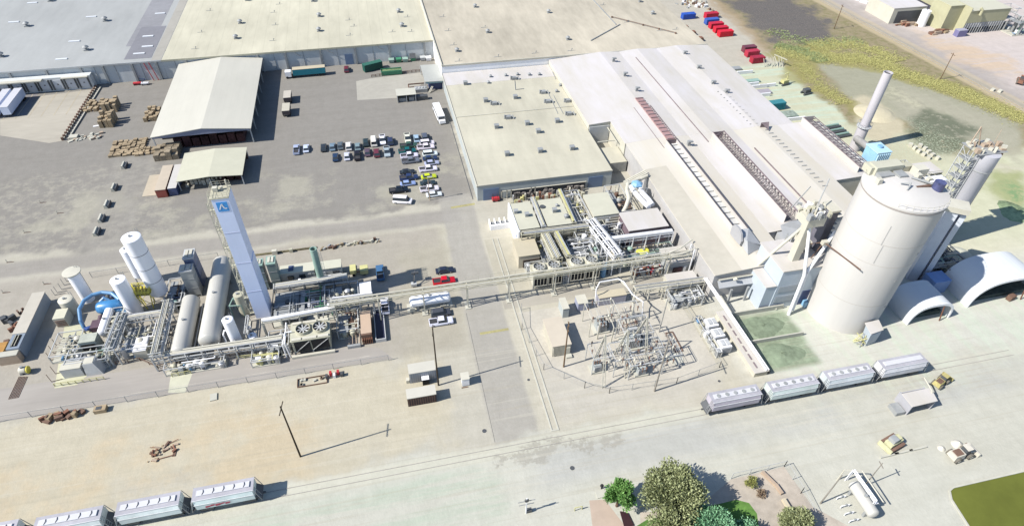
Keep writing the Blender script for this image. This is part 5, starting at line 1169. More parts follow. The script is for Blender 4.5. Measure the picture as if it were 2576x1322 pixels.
# ---------------------------------------------------------------- process area in the middle
MR = mat('pale_membrane', hz(218,216,196), .75, .07, .4)
def flat(label, x0,x1,y0,y1,h, wm=OFFW, rm=MR, cat='building', name='equipment_building'):
    return bldg(name, label, x0,x1,y0,y1,h, wm, rm, cat, over=.08)
b = flat('cream-roofed block left of the middle yard, with two roof fans', 31.4,37.0,123.1,134.6,6.0)
for p in ((34.66,128.42),(32.03,130.32)): goose(b,*p,6.2,1.0)
b = flat('cream-roofed block with round manhole, second from the road', 39.3,45.9,123.0,134.7,6.0)
MB().cyl((39.9,131.4,6.2),(39.9,131.4,6.5),.75,n=14).build('manhole', DGREY, b); goose(b,*(42.54,128.71),6.2,1.1); vent(b,*(45.10,125.63),6.2,.9); vent(b,*(43.95,131.05),6.2,.6)
rack('cable trunk between the first two cream-roofed blocks', (38.1,123), (38.3,136), 1.1, 6.3, 5, 4, m=LGREY, pm=CREAMM, brace=False)
skid('tall crowded structure of pipes between the cream-roofed blocks', 47.6,52.2,124.0,138.2,5.6, 31, n=70, cols=[OFFW,LGREY,GALV,CREAMM,YELL,NAVY,WHITE,GREY])
rack('cream pipe run beside the crowded pipe structure', (46.7,123),(46.9,138.4), .9, 6.2, 4, 3, m=CREAMM, pm=YELL, brace=False)
b = flat('plain cream-roofed block right of the pipe structure', 52.8,60.0,124.7,134.6,6.0)
skid('pipes crowded in front of the plain cream block', 52.4,60.2,121.0,124.5,5.5, 32, n=34)
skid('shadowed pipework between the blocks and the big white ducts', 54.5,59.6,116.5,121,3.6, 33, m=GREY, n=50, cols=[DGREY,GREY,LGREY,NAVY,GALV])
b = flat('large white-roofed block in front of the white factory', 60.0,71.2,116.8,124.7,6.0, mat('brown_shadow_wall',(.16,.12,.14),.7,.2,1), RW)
ed = thing('rear_yard_store', 'row of racks, carts and tanks standing before the workshop wall', 'storage row', (45,142))
for i in range(46):
    x = 33.5+i*.52+random.uniform(-.2,.2); MB().cb(x, 142.6+random.uniform(-1.4,1.4), 0, random.uniform(.3,1.1), random.uniform(.3,1), random.uniform(.5,2.4)).build('stored_item', random.choice((OFFW,GREY,DGREY,YELL,LGREY,RUST,CREAMM,DGREY)), ed)
x,y = (29.52,144.97); fk = thing('forklift', 'dark red forklift beside the left blue door of the workshop', 'forklift', (x,y))
MB().box(x-1.1,x+1,y-.6,y+.6,.3,1.2).build('body', RED, fk); MB().bar((x-.8,y-.5,1.2),(x-.8,y-.5,2.3),.12).bar((x+.5,y-.5,1.2),(x+.5,y-.5,2.3),.12).bar((x-.8,y+.5,1.2),(x-.8,y+.5,2.3),.12).bar((x+.5,y+.5,1.2),(x+.5,y+.5,2.3),.12).build('cage', DGREY, fk)
MB().bar((x+1.1,y-.3,.1),(x+1.1,y-.3,2.6),.15).bar((x+1.1,y+.3,.1),(x+1.1,y+.3,2.6),.15).bar((x+1.1,y-.3,.1),(x+2.1,y-.3,.1),.12).bar((x+1.1,y+.3,.1),(x+2.1,y+.3,.1),.12).build('mast', DGREY, fk)
for sx in (-.7,.7): MB().cyl((x+sx,y-.65,.3),(x+sx,y+.65,.3),.3,n=10).build('wheel', BLACK, fk)
# white low wall with bays beside the road, small blue mark
wl = thing('bay_wall', 'white low wall with four small open bays beside the road', 'wall', (28,130))
a = (25.06,133.86); 
MB().box(25.3,31.2,131.6,132.2,0,1.6).build('wall', WHITE, wl)
for i in range(5): MB().box(25.4+i*1.45,25.6+i*1.45,132.2,135.0,0,1.6).build('bay_divider', WHITE, wl)
for i in range(4): MB().cb(26.2+i*1.45,133.6,0,.7,.9,1.1).build('bin', GREY, wl)
wl2 = thing('white_screen_wall', 'tall white screen wall with small blue emblem at the end of the first block', 'wall', (31.1,128))
MB().box(30.9,31.25,122.6,134.9,0,6.4).build('wall', WHITE, wl2); MB().box(30.9,31.38,122.0,122.6,0,6.4).build('wall_end', WHITE, wl2)
q = MB()
for k in range(3):
    a_ = R(90+120*k); q.hexa([(30.86,123.9,3.2),(30.86,123.9+.75*math.cos(a_+.5),3.2+.75*math.sin(a_+.5)),(30.86,123.9+.95*math.cos(a_),3.2+.95*math.sin(a_)),(30.86,123.9+.75*math.cos(a_-.5),3.2+.75*math.sin(a_-.5))],[(30.89,123.9,3.2),(30.89,123.9+.75*math.cos(a_+.5),3.2+.75*math.sin(a_+.5)),(30.89,123.9+.95*math.cos(a_),3.2+.95*math.sin(a_)),(30.89,123.9+.75*math.cos(a_-.5),3.2+.75*math.sin(a_-.5))])
q.build('emblem', mat('emblem_blue',(.05,.12,.55),.4,0), wl2)
bb = bldg('equipment_building', 'tan flat-roofed box at the left front of the middle yard', 29.4,35.0,114.9,122.0,4.0, mat('tan_wall',(.42,.38,.30),.7,.1,.6), mat('tan_flat_roof', hz(216,206,180),.75,.05,.4), 'building', over=.1)
MB().box(30.6,34.8,114.72,114.88,.1,2.6).build('doorway', mat('door_dark_brown',(.06,.045,.04),.7,.2,1), bb)
skid('handrails and valves in front of the tan box', 30.8,36.0,111.2,114.4,2.2, 34, n=22, cols=[GREY,OFFW,GALV,LGREY])
rack('double-rail walkway along the front of the cream-roofed blocks', (31.6,121.8), (50.2,121.4), 1.5, 6.0, 6, 3, m=CREAMM, pm=OFFW)
rack('bundle of cream pipes running to the left fan bank', (38.6,110.8), (38.0,121.0), 2.4, 5.4, 4, 6, m=CREAMM, pm=CREAMM, r_=.16)
rack('second bundle of pipes beside the dark round tank', (41.6,111.0), (41.0,121.0), 1.2, 5.6, 4, 4, m=CREAMM, pm=YELL, r_=.14)
skid('dense greenish pipework between pipe bundles', 36.6,37.2,111,120.5,4.2, 35, n=6)
skid('dark pipework behind the left fan bank', 35.2,42.6,110.6,120.6,3.4, 36, m=GREY, n=60, cols=[DGREY,OFFW,CREAMM,GREY,YELL,GALV])
vtank('round_tank', 'dark grey round tank beside the cream pipe bundles', 44.6,119.2,1.7,0,3.4, DGREY, ladder=False)
skid('white and grey machinery right of the dark round tank', 43.0,52.0,110.4,118.6,4.2, 37, n=90, cols=[WHITE,OFFW,LGREY,GALV,PGREEN,GREY])
skid('tall pale machinery behind the right fan bank', 45.9,52.2,117.0,121.0,5.0, 38, n=40)
rack('white steel pipe rack running away through the middle yard', (53.6,107.6), (51.2,122.4), 2.6, 6.2, 6, 5, m=WHITE, pm=WHITE, tiers=(0,.8), r_=.17)
rack('white pipe rack in front of the large white-roofed block', (52.6,114.6), (71.2,114.4), 1.6, 6.2, 6, 4, m=WHITE, pm=WHITE, r_=.22)
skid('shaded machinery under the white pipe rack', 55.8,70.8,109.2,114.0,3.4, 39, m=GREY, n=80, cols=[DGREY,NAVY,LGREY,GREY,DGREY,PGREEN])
yt = htank('yellow_drum', 'bright yellow horizontal drum in the middle yard', 111.6, 60.6,64.2,2.4,1.15, mat('yellow_drum_paint',(.62,.60,.08),.4,.08,.6), axis='x')
MB().lathe([(1.17,-.06),(1.2,0),(1.17,.06)],(62.4,111.6,2.4),'x',24).build('band', YELL, yt)
# fan banks
def fanbank(label, x0,x1,y0,y1,h):
    t = thing('fan_bank', label, 'cooling tower', ((x0+x1)/2,(y0+y1)/2))
    MB().box(x0,x1,y0+.02,y1,.9,h-.6).build('body', OFFW, t); MB().box(x0-.1,x1+.1,y0-.1,y1+.1,h-.597,h).build('deck', CREAMM, t)
    w_ = (x1-x0)/2
    for k in range(2):
        xa = x0+k*w_; MB().box(xa+.25,xa+w_-.2,y0-.13,y0-.001,1.1,3.9).build('intake', BLACK, t)
        f = MB()
        for j in range(5): xx = xa+.25+(w_-.45)*j/4; f.box(xx-.05,xx+.05,y0-.22,y0-.14,1.1,3.9)
        f.box(xa+.2,xa+w_-.15,y0-.26,y0-.14,3.905,4.15).box(xa+.2,xa+w_-.15,y0-.26,y0-.14,.85,1.095); f.build('intake_frame', OFFW, t)
        cx, cy = xa+w_/2, (y0+y1)/2+.1; r_ = min(w_*.40,1.55)
        s = MB().lathe([(r_+.15,h+.003),(r_,h+.75),(r_-.1,h+.75),(r_-.1,h+.003)],(cx,cy,0),n=28).build('fan_stack', OFFW, t, False)
        MB().cyl((cx,cy,h+.02),(cx,cy,h+.06),r_-.12,n=24).build('fan_opening', BLACK, s)
        f = MB()
        for j in range(8):
            a = j*math.pi/4+.2; d = Vector((math.cos(a),math.sin(a),0)); n_ = Vector((-d.y,d.x,0))*.2; c0 = Vector((cx,cy,h+.35))
            f.hexa([tuple(c0+d*.2-n_),tuple(c0+d*(r_-.2)-n_),tuple(c0+d*(r_-.2)+n_),tuple(c0+d*.2+n_)],[tuple(c0+d*.2-n_+Vector((0,0,.05))),tuple(c0+d*(r_-.2)-n_+Vector((0,0,.05))),tuple(c0+d*(r_-.2)+n_+Vector((0,0,.12))),tuple(c0+d*.2+n_+Vector((0,0,.05)))])
        f.build('fan', GREY, s)
    for x in (x0+.15,(x0+x1)/2,x1-.15): MB().box(x-.12,x+.12,y0+.05,y0+.3,0,.9).build('leg', GREY, t)
    q = MB()
    for z in (h+.6,h+1.1): q.bar((x0,y1,z),(x1,y1,z),.07)
    q.build('handrail', CREAMM, t)
fanbank('left bank of two round fans with dark louvered front under the pipe bridge', 31.2,38.8,106.7,110.2,5.2)
fanbank('right bank of two round fans with dark louvered front under the pipe bridge', 40.9,48.8,106.8,110.4,5.2)
skid('small pipes between the two fan banks', 39.0,40.7,106.6,110.2,4.4, 40, n=16, cols=[BROWN,OFFW,GALV])
skid('red and brown valve manifold right of the fan banks', 57.6,65.4,104.9,107.0,2.2, 41, n=46, cols=[RUST,BROWN,OFFW,RED,LGREY])
skid('pale elevated pipework behind the red valve manifold', 57.6,66.4,107.4,109.2,4.0, 42, n=40)

htank('grey_drum', 'dark horizontal drum between the right fan bank and the red manifold', 108.4, 51.0,55.6,2.6,.85, mat('slate_drum',(.12,.16,.20),.4,.2,1), axis='x')
vtank('light_blue_tank', 'slender pale blue tank beside the right fan bank', 50.2,107.8,.7,0,4.2, LBLUE, ladder=False)
b = bldg('equipment_building', 'white box with dark doorway against the white factory', 66.0,72.6,104.0,109.8,4.6, mat('porch_wall',(.33,.34,.34),.6,.1,.6), RW, 'building', over=.1)
MB().box(67.6,70.2,103.85,103.99,.1,3.0).build('doorway', mat('maroon_dark',(.05,.02,.03),.6,.1,1), b)
MB().box(70.6,71.2,103.85,103.99,.1,3.0).build('door', WHITE, b)
b = bldg('equipment_building', 'white low flat-roofed block below the dark doorway', 64.0,71.6,97.0,101.4,3.5, OFFW, RW, 'building', over=.1)
sv = thing('swing_gate_frame', 'tall white end frame of the pipe bridge at the factory wall', 'frame', (71.6,104.4))
for dy in (-1,1): MB().bar((71.9,104.3+dy,0),(71.9,104.3+dy,9.0),.3).build('post', WHITE, sv)
MB().tube([(66,104.9,7.6),(69,105.2,8.4),(73.0,107.2,8.9)],.18,8).tube([(66,104,7.6),(69,103.6,8.0),(73.2,104.4,8.4)],.18,8).build('pipe', OFFW, sv, True)
# big ducts behind
dd = thing('white_ducts', 'fat white curved ducts with a blue-lidded filter behind the white block', 'ductwork', (66,131))
MB().tube([(61.2,126.4,1.0),(61.8,127.0,3.0),(63.6,128.4,5.0),(65.0,130.4,6.4),(65.2,133.0,7.2),(66.4,135.4,7.6),(70.6,137.0,7.6),(73,137.4,8.4)],.62,12).build('duct', OFFW, dd, True)
MB().tube([(66.6,134.2,7.6),(67.4,131.4,6.8),(68.6,128.0,6.0),(69.0,125.4,6.3)],.7,12).tube([(69.0,134.2,7.6),(69.4,131.4,6.8),(70.2,128.6,6.4),(70.4,126.2,6.3)],.7,12).build('twin_duct', WHITE, dd, True)
MB().lathe([(.05,0),(1.7,.1),(1.8,.5),(1.1,1.0),(.05,1.35)],(68.6,134.2,7.7),n=6).build('blue_hood', LBLUE, dd)
for x in (66.6,70.8):
    for y in (131.8,136.2): MB().bar((x,y,0),(x,y,8.0),.25).build('post', LGREY, dd)
MB().bar((66.6,136.2,8.0),(70.8,136.2,8.0),.2).bar((66.6,131.8,8.0),(70.8,131.8,8.0),.2).build('frame', GREY, dd)
for k in range(3): MB().tube([(66.2,137+k*.6,6.4),(72.8,137.4+k*.7,9.2)],.22,8).build('small_duct', OFFW, dd)
skid('tan ducts and platforms in the gap behind the plain cream block', 61.0,66.0,127.0,140.0,4.5, 44, n=60, cols=[CREAMM,TAN,OFFW,BROWN,GREY])

# ---------------------------------------------------------------- substation
b = thing('switchgear_house', 'cream flat-roofed switchgear house with ribbed end and steps', 'switchgear house', (32.3,88.6))
MB().box(30.2,34.4,84.7,93.0,0,3.4).build('wall', mat('switch_wall', hz(214,208,190), .6,.1,.6), b); MB().box(30.05,34.55,84.55,93.15,3.403,3.6).build('roof', mat('switch_roof', hz(224,212,192),.6,.05,.5), b)
for i in range(9): MB().box(30.4+i*.3,30.5+i*.3,84.55,84.69,.3,3.1).build('rib', OFFW, b)
MB().box(33.4,34.3,84.5,84.69,.3,2.5).build('door', OFFW, b); MB().box(33.2,34.6,83.4,84.4,0,.5).build('step', CONC, b)
b = bldg('control_kiosk', 'small pale kiosk behind the switchgear house', 35.8,37.3,95.6,99.3,3.0, mat('kiosk_grey',(.33,.36,.36),.6,.1,.6), OFFW, 'kiosk', over=.05)
b = bldg('control_kiosk', 'small pale kiosk with slate front beside the walkway', 40.1,42.5,97.0,99.8,2.5, mat('kiosk_slate',(.25,.27,.36),.6,.1,.6), OFFW, 'kiosk', over=.05)
b = bldg('control_kiosk', 'long low kiosk with dark front under the white pipe arch', 45.6,52.6,97.6,99.8,2.6, mat('kiosk_front',(.28,.28,.33),.6,.1,.6), MATS['tan_flat_roof'], 'kiosk', over=.05)
pa = solo('pipe_arch', 'white double pipe arch stepping down into the substation', 'pipe arch', MB().tube([(44.9,98.2,0),(44.9,98.8,5.0),(46.0,99.8,6.1),(50.8,100.0,6.1),(51.8,98.8,6.0),(52.3,94.4,6.0),(54.0,91.6,5.8),(54.6,91.4,.2)],.15,8), WHITE, smooth=True)
solo('pipe_arch', 'second white pipe arch running beside the first, ending lower', 'pipe arch', MB().tube([(51.4,99.4,5.6),(52.9,94.6,5.6),(52.2,93.4,5.2),(51.2,90.6,5.0),(50.6,90.4,.2)],.13,8), OFFW, smooth=True)
def trafo(label, x, y, s=1.0, m=None):
    t = thing('transformer', label, 'transformer', (x,y), 'substation transformers'); m = m or mat('trafo_grey',(.34,.37,.37),.5,.2,1)
    MB().box(x-1.2*s,x+1.2*s,y-.9*s,y+.9*s,.4,2.7*s).build('tank', m, t)
    for k in range(7): MB().box(x-1.15*s+k*.34*s,x-.97*s+k*.34*s,y-1.5*s,y-.92*s,.6,2.4*s).build('radiator_fin', LGREY, t)
    MB().cyl((x-.9*s,y+.6*s,3.3*s),(x+.9*s,y+.6*s,3.3*s),.32*s,n=12).build('conservator', LGREY, t)
    for k in range(3):
        xx = x-.8*s+k*.8*s; MB().lathe([(.12,0),(.2,.15),(.12,.3),(.2,.45),(.12,.6),(.2,.75),(.08,1.1),(.03,1.3)],(xx,y-.1,2.7*s),n=8).build('bushing', BROWN if s<1.1 else OFFW, t)
    MB().box(x-2*s,x+2*s,y-1.8*s,y+1.6*s,0,.38).build('plinth', CONC, t)
    MB().box(x+1.22*s,x+1.9*s,y-.6*s,y+.5*s,.4,2.0*s).build('control_box', DGREY, t)
trafo('large grey transformer with fins in the middle of the substation', 49.2,84.8,1.25)
trafo('grey transformer in the fenced cage at the back left of the substation', 43.6,90.6,1.0)
trafo('transformer group at the front right of the substation', 48.2,76.6,.8)
trafo('small transformer inside the front left lattice frame', 38.9,79.3,.75)
def aframe(label, x, y, h, m=LGREY, wd=3.4, axis='y', group='lattice gantries'):
    t = thing('lattice_gantry', label, 'lattice tower', (x,y), group)
    for s in (-1,1):
        A = (x, y+s*wd/2, 0) if axis=='y' else (x+s*wd/2, y, 0); T_ = (x,y,h)
        q = MB()
        for o in (-.35,.35):
            A2 = (A[0]+o, A[1], 0) if axis=='y' else (A[0], A[1]+o, 0); q.bar(A2, (T_[0]+(.12 if o>0 else -.12), T_[1], h), .16)
        n_ = int(h/1.1)
        for i in range(n_):
            u = i/n_; v = (i+1)/n_; k = 1 if i%2 else -1
            p0 = (A[0]+(T_[0]-A[0])*u+.35*k*(1-u), A[1]+(T_[1]-A[1])*u, h*u); p1 = (A[0]+(T_[0]-A[0])*v-.35*k*(1-v), A[1]+(T_[1]-A[1])*v, h*v); q.bar(p0,p1,.08)
        q.build('lattice_leg', m, t)
    return t
aframe('tall leaning A-shaped lattice gantry at the front left of the substation', 38.9,77.6,13.5, m=OFFW, axis='y', wd=7)
aframe('A-shaped lattice gantry at the front of the substation beside the bushings', 44.6,79.0,12, m=OFFW, axis='y', wd=7.0)
aframe('tallest A-shaped lattice gantry at the right of the substation', 49.3,80.5,13.5, m=OFFW, axis='y', wd=9.0)
def busrack(label, x0,x1,y0,y1,h, seed, nb=3, m=LGREY):
    t = thing('bus_structure', label, 'bus structure', ((x0+x1)/2,(y0+y1)/2)); q_ = random.Random(seed); h = h*1.4
    for x in (x0,x1):
        for y in (y0,y1): MB().bar((x,y,0),(x,y,h),.16).build('post', m, t)
    MB().bar((x0,y0,h),(x1,y0,h),.2).bar((x0,y1,h),(x1,y1,h),.2).bar((x0,y0,h),(x0,y1,h),.16).bar((x1,y0,h),(x1,y1,h),.16).build('beam', m, t)
    for i in range(nb*3):
        x = x0+(x1-x0)*(i+.5)/(nb*3); y = q_.choice((y0,y1,(y0+y1)/2)); z = h*q_.choice((1,.6))
        MB().bar((x,y,z-.1),(x,y-.1,z-.9),.14).lathe([(.14,0),(.2,.1),(.12,.2),(.2,.3),(.12,.4),(.2,.5),(.05,.7)],(x,y,z),n=8).build('insulator', BROWN if q_.random()<.6 else OFFW, t)
        MB().bar((x,y0,z+.6),(x,y1,z+.6),.05).build('busbar', GALV, t)
    return t
busrack('white steel cage frame round the back left transformer', 40.2,47.0,88.6,93.6,4.4, 1, 3, OFFW)
busrack('bus frame with brown insulators right of the back transformer', 47.2,52.5,88.0,92.6,4.0, 2, 3)
busrack('bus frame standing over the large middle transformer', 46.0,52.6,81.8,87.0,4.6, 3, 3)
busrack('row of disconnect switches in front of the middle transformer', 46.0,53.6,78.2,81.2,3.8, 4, 4)
busrack('second row of disconnect switches nearer the fence', 44.8,52.6,75.0,77.6,3.4, 5, 3)
busrack('small bus frame around the front left gantry', 37.4,41.4,78.0,82.4,3.8, 6, 2)
busrack('low bus frame at the right end of the substation', 52.8,57.2,76.0,80.4,3.2, 7, 3)
busrack('bus frame with insulators between the gantries', 41.8,45.6,76.4,81.4,4.0, 8, 2)
for a,c,lab in (((41.9,87.6),(42.6,92.0),'pale pipe post left of the middle transformer, back'),((44.7,85.9),(45.2,91.8),'pale pipe post left of the middle transformer, front')):
    solo('bus_post', lab, 'bus post', MB().bar((*a,0),(a[0]+.1,a[1],5.2),.28).bar((a[0]+.1,a[1],5.2),(c[0],c[1],5.2),.18), OFFW)
solo('rusty_bars', 'small rust-coloured bus bars in the middle of the substation', 'bus bars', MB().bar((48.5,89.0,1.8),(52.4,89.6,1.8),.14).bar((48.4,88.4,1.8),(52.3,89.0,1.8),.14).bar((48.5,89,0),(48.5,89,1.8),.14).bar((52.4,89.6,0),(52.4,89.6,1.8),.14), RUST)
sf = fence('substation_fence', 'chain fence enclosing the substation', [(26.8,100.3),(25.4,94),(27.4,81.5),(34.8,74.9),(39.6,72.5),(54.9,71.9),(66.2,74.0),(65.6,97)], 2.2, 5.0)
cf = thing('framed_pit', 'long dark-rimmed rectangular pit at the right of the substation', 'pit', (59.2,83))
for a in ((58.3,58.5,80,86),(60,60.2,80,86),(58.5,60,80,80.2),(58.5,60,85.8,86)): MB().box(*a,0,.25).build('rim', BROWN, cf)
for i in range(5): MB().box(58.5,60,80.9+i*1.0,81.0+i*1.0,0,.15).build('bar', GREY, cf)
solo('round_slab', 'pale round concrete slab at the right of the substation', 'slab', MB().cyl((57.6,78.2,0),(57.6,78.2,.12),1.7,n=24), CONC)
# poles
def pole(label, x, y, h, m=POLEW, arms=1, r_=.19, name='utility_pole', lamp=False, armlen=1.5, lean=(0,0), group='poles'):
    t = thing(name, label, 'utility pole' if not lamp else 'lamp post', (x,y), group)
    MB().cyl((x,y,0),(x+lean[0],y+lean[1],h),r_,r_*.65,n=10).build('pole', m, t)
    for k in range(arms):
        z = h-.6-k*1.6; MB().bar((x+lean[0]*.95-armlen*.15,y+lean[1]-armlen,z),(x+lean[0]*.95+armlen*.15,y+lean[1]+armlen,z),.17).build('crossarm', m, t)
    if lamp: MB().box(x-.2,x+1.3,y-.2,y+.2,h-.1,h+.12).build('lamp_head', LGREY, t)
    return t
pole('tall dark wooden pole standing alone on the tan dirt', -24.6,70.9,16.8)
pole('tall dark wooden pole beside the two small site trailers', 4.0,82.2,18.5)
pole('brown wooden pole in front of the cream switchgear house', 32.0,81.4,14.8, mat('brown_pole',(.15,.10,.06),.85,.2,2), 2, armlen=.7)
pole('dusty grey tall pole at the front fence of the substation', 49.4,71.0,17.5, mat('grey_pole',(.24,.22,.19),.85,.2,2), 1)
pole('pale grey pole at the back right of the substation', 57.0,86.7,12.1, mat('pale_pole',(.36,.35,.32),.8,.2,2), 1, armlen=.8)
pole('thin tan lamp post in the middle of the parked vehicles', 10.4,149.1,8.2, TAN, 0, .14, 'lamp_post', True)
pole('wooden pole on the weedy bank, left of the chimney', 209.2,243.7,11, mat('brown_pole',(.15,.10,.06)), 1, armlen=1.2)
pole('wooden pole by the railway, right of the chimney', 220.9,189.3,11, mat('brown_pole',(.15,.10,.06)), 1, armlen=1.2)
x,y = (80.33,41.97); pole('slim grey pole behind the small gas tank', x,y,8.5, mat('grey_pole',(.24,.22,.19)), 1, .12, armlen=.7)
x,y = (70.09,40.68); pole('grey leaning pole left of the small gas tank', x,y,9.8, mat('grey_pole',(.24,.22,.19)), 0, .14, lean=(.6,.2))

# small site trailers and ground bits in front
for (x0,x1,y0,y1,h,lab,wm) in ((-1.9,3.8,83.9,86.5,3.2,'grey ribbed site trailer behind the tall dark pole','w1'),(-2.9,3.1,78.0,80.4,2.7,'white-topped site trailer with dark side, nearest of the pair','w2')):
    m = mat('ribbed_grey',(.30,.32,.36),.6,.1,1) if wm=='w1' else mat('dark_slat_side',(.07,.05,.05),.7,.3,1)
    b = bldg('site_trailer', lab, x0,x1,y0,y1,h, m, mat('site_roof', hz(222,218,204),.6,.06,.6), 'trailer', over=.04, group='site trailers')
    for i in range(12): MB().box(x0+.2+i*(x1-x0-.4)/11.5,x0+.32+i*(x1-x0-.4)/11.5,y0-.06,y0-.003,.3,h-.2).build('rib', LGREY if wm=='w1' else BROWN, b)
    if wm=='w1': MB().box(x0+2.6,x0+4,y0-1.1,y0-.1,0,1.9).build('dark_porch', BLACK, b); MB().box(x0+2.5,x0+4.1,y0-1.2,y0-.1,1.903,2.0).build('porch_roof', WHITE, b); MB().box(x0-.8,x0-.1,y0+.1,y0+1,0,1).build('hitch_box', OFFW, b)
x,y = (9.77,81.61); b = thing('white_shed', 'tiny white hut beside the road', 'hut', (x,y)); MB().box(x-.8,x+.8,y-.9,y+.9,.2,2.4).build('wall', WHITE, b); MB().box(x-.9,x+.9,y-1,y+1,2.403,2.5).build('roof', OFFW, b)
MB().bar((x-1,y-1.2,.1),(x+.4,y-1.2,.1),.2).build('skid', BROWN, b)
for i,(p,lab) in enumerate((((-73.94,90.07),'rusty steel lumber heap left of the small yellow crate on the dirt'),((-70.04,90.21),'stack of dark beams next to the rusty heap on the dirt'))):
    x,y = p; t = thing('scrap_heap', lab, 'scrap', p, 'scrap beside the chain fence')
    for j in range(9): MB().cb(x+random.uniform(-2.6,2.4),y+random.uniform(-.7,.7),0,random.uniform(.5,1.6),random.uniform(.4,1),random.uniform(.4,1.3),random.uniform(0,3)).build('scrap_piece', (RUST,BROWN,WOOD)[j%3], t)
x,y = (-64.81,90.24); t = thing('open_crate', 'small pale crate with dark opening beside the chain fence', 'crate', (x,y)); MB().box(x-1.2,x+1.1,y-.7,y+.7,0,1).build('crate', WOOD, t); MB().box(x-.8,x+.3,y-.4,y+.4,1.003,1.05).build('opening', DGREY, t)
x,y = (-50.85,77.44); t = thing('scrap_heap', 'spread of rusty scrap and poles in the middle of the tan dirt', 'scrap', (x,y))
for j in range(22): MB().cb(x+random.uniform(-2.4,2.4),y+random.uniform(-1.8,1.8),0,random.uniform(.2,1.4),random.uniform(.15,.6),random.uniform(.1,.5),random.uniform(0,3)).build('scrap_piece', (RUST,TAN,BROWN,WOOD)[j%4], t)
MB().bar((x-1.8,y-1.6,.1),(x+2.2,y-1.2,.3),.14).bar((x+.3,y+1.5,.1),(x+2.6,y+2.3,.3),.12).bar((x-2.6,y+1.6,.1),(x-1,y+1.1,.3),.12).build('loose_pole', RUST, t)
x,y = (-42.81,88.92); solo('concrete_slab','pale square concrete lid lying on the dirt by the fence','slab', MB().cb(x,y,0,1.4,1.8,.25,.1), CONC)
x,y = (-22.47,88.82); t = thing('pipe_crate', 'low rusty rectangular frame on the ground beside the fence', 'frame', (x,y))
for a in ((x-3.2,x+3,y-1.1,y-1),(x-3.2,x+3,y+1,y+1.1),(x-3.25,x-3.15,y-1,y+1),(x+2.95,x+3.05,y-1,y+1)): MB().box(*a,0,.35).build('rail', BROWN, t)
for j in range(8): MB().cb(x+random.uniform(-2.5,2.5),y+random.uniform(-.7,.7),0,.6,.5,.4,random.uniform(0,2)).build('block', (CONC,TAN)[j%2], t)
x,y = (-17.85,89.11); t = thing('red_barriers', 'small cluster of red and white barriers beside the frame', 'barrier', (x,y))
for j in range(5): MB().cb(x-1.6+j*.8,y+(j%2)*.7,0,.5,.8,1.0).build('barrier', (DGREY,RED,WHITE,RED,DGREY)[j], t)
for j,(p,lab) in enumerate((((11.60,69.01),'dark round manhole cover near the road edge'),((26.75,57.36),'dark round manhole cover in the pale apron'),((23.46,79.57),'small dark drain in the grey strip by the road'),((64.46,70.52),'small grey drain beside the parked hopper wagons'))):
    solo('manhole_cover', lab, 'manhole cover', MB().cyl((*p,0),(*p,.05),.45 if j<2 else .3,n=16), DGREY, group='covers in the ground')

# ---------------------------------------------------------------- silos and batch house on the right
SILO = mat('silo_concrete', hz(226,223,218), .85, .06, .35, streak=(1,1,.1))
si = thing('storage_silo', 'giant pale concrete silo with low roof, largest round structure in the picture', 'silo', (104,84.5))
sx, sy, sr, sh_ = 104, 84.5, 8.3, 36
MB().lathe([(sr,0),(sr,sh_),(sr+.12,sh_+.003),(sr+.12,sh_+.45),(sr-.1,sh_+.5),(sr*.5,sh_+1.3),(.05,sh_+1.9)], (sx,sy,0), n=96).build('shell', SILO, si, True)
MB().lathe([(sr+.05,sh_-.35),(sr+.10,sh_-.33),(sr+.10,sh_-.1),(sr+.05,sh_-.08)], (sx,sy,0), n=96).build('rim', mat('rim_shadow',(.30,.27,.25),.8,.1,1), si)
for zz in (9.5,21.5,27): MB().lathe([(sr+.004,zz-.06),(sr+.02,zz-.05),(sr+.02,zz+.05),(sr+.004,zz+.06)], (sx,sy,0), n=96).build('pour_ring', mat('pour_ring_concrete', hz(212,206,197),.9,.15,.6), si)
for (xx,yy,a,b_,h,m) in ((101.5,88.4,3.2,1.8,1.0,GREY),(104.6,87.6,2.0,2.2,1.2,GREY),(98.6,86.4,1.0,1.0,1.4,OFFW),(109.5,88.0,2.6,2.0,1.8,OFFW),(107.4,90.0,3,1.6,1.4,CREAMM),(107.8,86.2,1.0,1.0,1.5,OFFW),(103,90.4,6.5,2.5,2.0,MR),(100.2,91.0,2.5,2.5,1.7,MR),(106.5,83.0,3.4,.5,.9,BROWN),(109,84.5,1.0,.8,1.5,OFFW)):  # the two grey boxes stand in for dark shadow areas on the deck
    MB().cb(xx,yy,sh_+.8,a,b_,h).build('roof_machine_and_shade', m, si)
MB().tube([(106,86,sh_+1.8),(108.6,83.2,sh_+1.8),(110.4,83.0,sh_+1.6)],.25,8).tube([(102,84.4,sh_+2.0),(103.2,83.2,sh_+2.6),(102.2,82.4,sh_+1.6)],.16,6).build('roof_pipe', GREY, si)
for k in range(30):
    a = -2.4+k*.16; 
    MB().bar((sx+(sr-.1)*math.cos(a),sy+(sr-.1)*math.sin(a),sh_+.4),(sx+(sr-.1)*math.cos(a),sy+(sr-.1)*math.sin(a),sh_+1.5),.06).bar((sx+(sr-.1)*math.cos(a),sy+(sr-.1)*math.sin(a),sh_+1.5),(sx+(sr-.1)*math.cos(a+.16),sy+(sr-.1)*math.sin(a+.16),sh_+1.5),.06).build('guard_rail', OFFW, si)
pt = MB()
for zz,an in ((24,-1.15),(17,-1.45),(8,-1.2)):
    pt.cb(sx+(sr+.02)*math.cos(an), sy+(sr+.02)*math.sin(an), zz, .5,.12,.35, an+math.pi/2)
pt.build('inspection_box', GREY, si)
